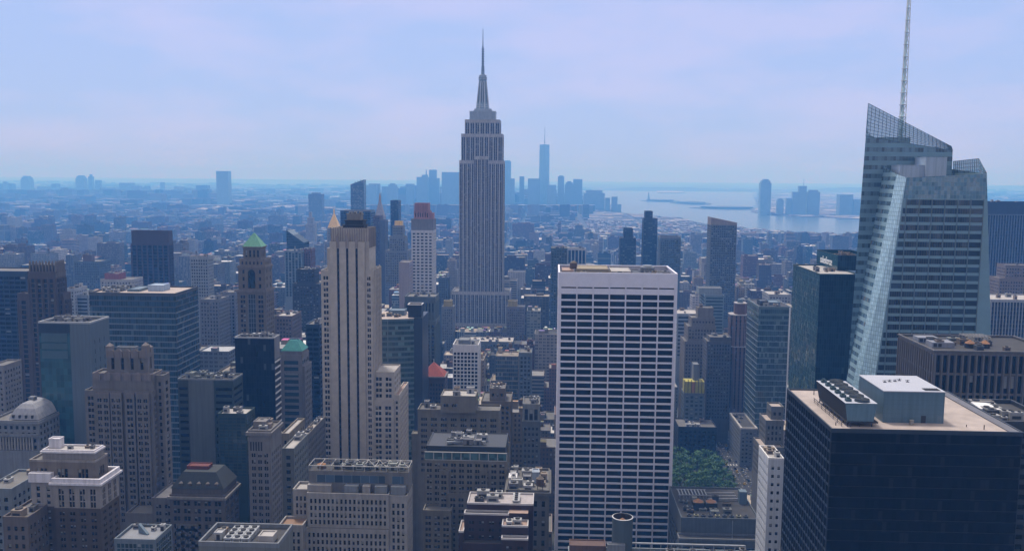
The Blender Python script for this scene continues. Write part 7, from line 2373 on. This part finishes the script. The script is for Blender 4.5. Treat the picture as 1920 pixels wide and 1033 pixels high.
for i, (x0, x1, y0, y1, h) in enumerate(LOTS):
    wn_, wc = choose(WALLS, WW)
    rn_, rc = choose(ROOFS, RW)
    fn_, fm = choose(FST, FW)
    if y0 > 3500 and rg.random() < .5:
        wn_, wc = WALLS[rg.choice((0, 2, 8, 3))]
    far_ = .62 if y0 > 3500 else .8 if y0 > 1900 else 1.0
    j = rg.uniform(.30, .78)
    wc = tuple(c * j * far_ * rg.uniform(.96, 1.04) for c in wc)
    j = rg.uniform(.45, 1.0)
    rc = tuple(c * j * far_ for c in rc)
    specs.append((wn_, wc, rn_, rc, fn_, fm))
FMI = {fn: k for k, (fn, _) in enumerate(FST)}
def roof_bits(b, x0, x1, y0, y1, z, seed, wc, m_wall, m_roof):
    g = random.Random(seed)
    for k in range(g.choice((1, 2, 2, 3)) if (x1 - x0) < 60 else g.choice((2, 3))):
        w, d, hh = g.uniform(.14, .36) * (x1 - x0), g.uniform(.15, .35) * (y1 - y0), g.uniform(1.8, 5.0)
        xx, yy = g.uniform(x0 + .8, x1 - w - .8), g.uniform(y0 + .8, y1 - d - .8)
        j = g.uniform(.5, 1.7)
        c = tuple(min(.8, q * j) for q in wc)
        b.box(xx, xx + w, yy, yy + d, z, z + hh + k * .07, m_wall, m_roof, c, tuple(min(.85, q * g.uniform(.6, 2.2)) for q in wc))
n_single = 0
pend = []
for i, (x0, x1, y0, y1, h) in enumerate(LOTS):
    wn_, wc, rn_, rc, fn_, fm = specs[i]
    step = (h > 34 and rg.random() < .4 and y0 < 4000)
    h1 = h * rg.uniform(.6, .85) if step else h
    ins = min(x1 - x0, y1 - y0) * rg.uniform(.1, .22)
    offx = rg.choice((0, ins))
    up = (x0 + ins, x1 - offx - .2, y0 + ins * .8, y1 - ins * .5)
    if i not in single:
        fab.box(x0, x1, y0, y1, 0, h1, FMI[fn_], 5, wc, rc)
        if step:
            fab.box(*up, h1, h, FMI[fn_], 5, wc, rc)
        if y0 < 5200:
            q = up if step else (x0, x1, y0, y1)
            if q[1] - q[0] > 5 and q[3] - q[2] > 5:
                roof_bits(fab, *q, h, i, wc, 5, 5)
        continue
    root = bpy.data.objects.new('city_building', None); COL.objects.link(root)
    root.location = ((x0 + x1) / 2, y0, 0); ORIGIN[root.name] = tuple(root.location)
    w = MB()
    def walls(a, c, d, e, z0, z1):
        w.wall((a, d), (c, d), z0, z1, 0, wc); w.wall((c, d), (c, e), z0, z1, 0, wc); w.wall((c, e), (a, e), z0, z1, 0, wc); w.wall((a, e), (a, d), z0, z1, 0, wc)
    r = MB(); p_ = MB()
    def top(a, c, d, e, z):
        r.poly([(a, d, z - .6), (c, d, z - .6), (c, e, z - .6), (a, e, z - .6)], 0, None, rc)
        p_.rim(a, c, d, e, z, z + .5, .45, 0, .08, tuple(min(.8, q * 1.15) for q in wc))
    walls(x0, x1, y0, y1, 0, h1); top(x0, x1, y0, y1, h1)
    q = (x0, x1, y0, y1)
    if step:
        walls(*up, h1 - .6, h); r2 = up; top(*up, h); q = up
    w.build('wall', fm, root); r.build('roof', ROOFM, root); p_.build('parapet', ROOFM, root)
    g = random.Random(i)
    tank = False
    if q[1] - q[0] > 6 and q[3] - q[2] > 6:
        for k in range(g.choice((1, 2, 3))):
            b = MB(); ww, d, hh = g.uniform(.16, .34) * (q[1] - q[0]), g.uniform(.16, .3) * (q[3] - q[2]), g.uniform(2, 4.5)
            xx, yy = g.uniform(q[0] + 1, q[1] - ww - 1), g.uniform(q[2] + 1, q[3] - d - 1)
            j = g.uniform(.5, 1.6); c = tuple(min(.8, v * j) for v in wc)
            b.box(xx, xx + ww, yy, yy + d, h - .6, h + hh + k * .07, 0, 0, c, tuple(min(.85, v * g.uniform(.6, 2)) for v in wc))
            b.rim(xx, xx + ww, yy, yy + d, h + hh + k * .07, h + hh + .3 + k * .07, .3, 0, .1, c)
            b.build('bulkhead', ROOFM, root)
        if y0 < 1700 and g.random() < .55:
            tank = True
            b = MB(); xx, yy, rr = g.uniform(q[0] + 2.2, q[1] - 2.2), g.uniform(q[2] + 2.2, q[3] - 2.2), 1.7
            for a, c in ((-1, -1), (1, -1), (1, 1), (-1, 1)):
                b.bar((xx + a, yy + c, h - .6), (xx + a, yy + c, h + 5), .25, 2)
            b.cyl(xx, yy, h + 5, h + 9, rr, rr * .95, 12, 0); b.cyl(xx, yy, h + 9, h + 10.4, rr * 1.06, 0, 12, 1)
            b.build('water_tank', [plain('tank_wood', ()), plain('tank_lid', ()), SDARK], root)
    pend.append((y0, root, proj((x0 + x1) / 2, y0, h), h, wn_, rn_, fn_, tank, step))
pend.sort(key=lambda t: t[0])
groups_ = {}
for (y0, root, (px, py), h, wn_, rn_, fn_, tank, step) in pend:
    mk = min(MARKS, key=lambda m_: (m_[0] - px) ** 2 + ((m_[1] - py) * .8) ** 2)
    side = 'left of' if px < mk[0] - 25 else 'right of' if px > mk[0] + 25 else 'around'
    size = 'low' if h < 30 else 'tall' if h > 75 else 'mid height'
    groups_.setdefault((size, wn_, rn_, tank, side, mk[2]), []).append(root)
for (size, wn_, rn_, tank, side, mk), rs in groups_.items():
    for k, root in enumerate(rs):
        lab = '%s%s %s building, %s roof%s, %s %s' % (nth(k) + ' ' if len(rs) > 1 else '', size, wn_, rn_, ' with tank' if tank else '', side, mk)
        tag(root, lab, 'building', 'city buildings around the towers')
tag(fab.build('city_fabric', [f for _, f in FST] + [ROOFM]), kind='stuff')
# ------------------------------------------------------------------ haze
hz = MB()
hz.box(-31000, 31000, -16000, 47500, -1.0, 500.0, bottom=True)
m = bpy.data.materials.new('city_haze')
m.use_nodes = True
nt = m.node_tree
nt.nodes.clear()
o_ = N(nt, "ShaderNodeOutputMaterial")
v_ = N(nt, "ShaderNodeVolumePrincipled")
v_.inputs['Color'].default_value = (*HAZE_COLOR, 1)
v_.inputs['Absorption Color'].default_value = (0.83, 0.70, 1, 1)
v_.inputs['Density'].default_value = HAZE_DENSITY
v_.inputs['Anisotropy'].default_value = HAZE_G
nt.links.new(v_.outputs[0], o_.inputs['Volume'])
tag(hz.build('haze', m), kind='stuff')
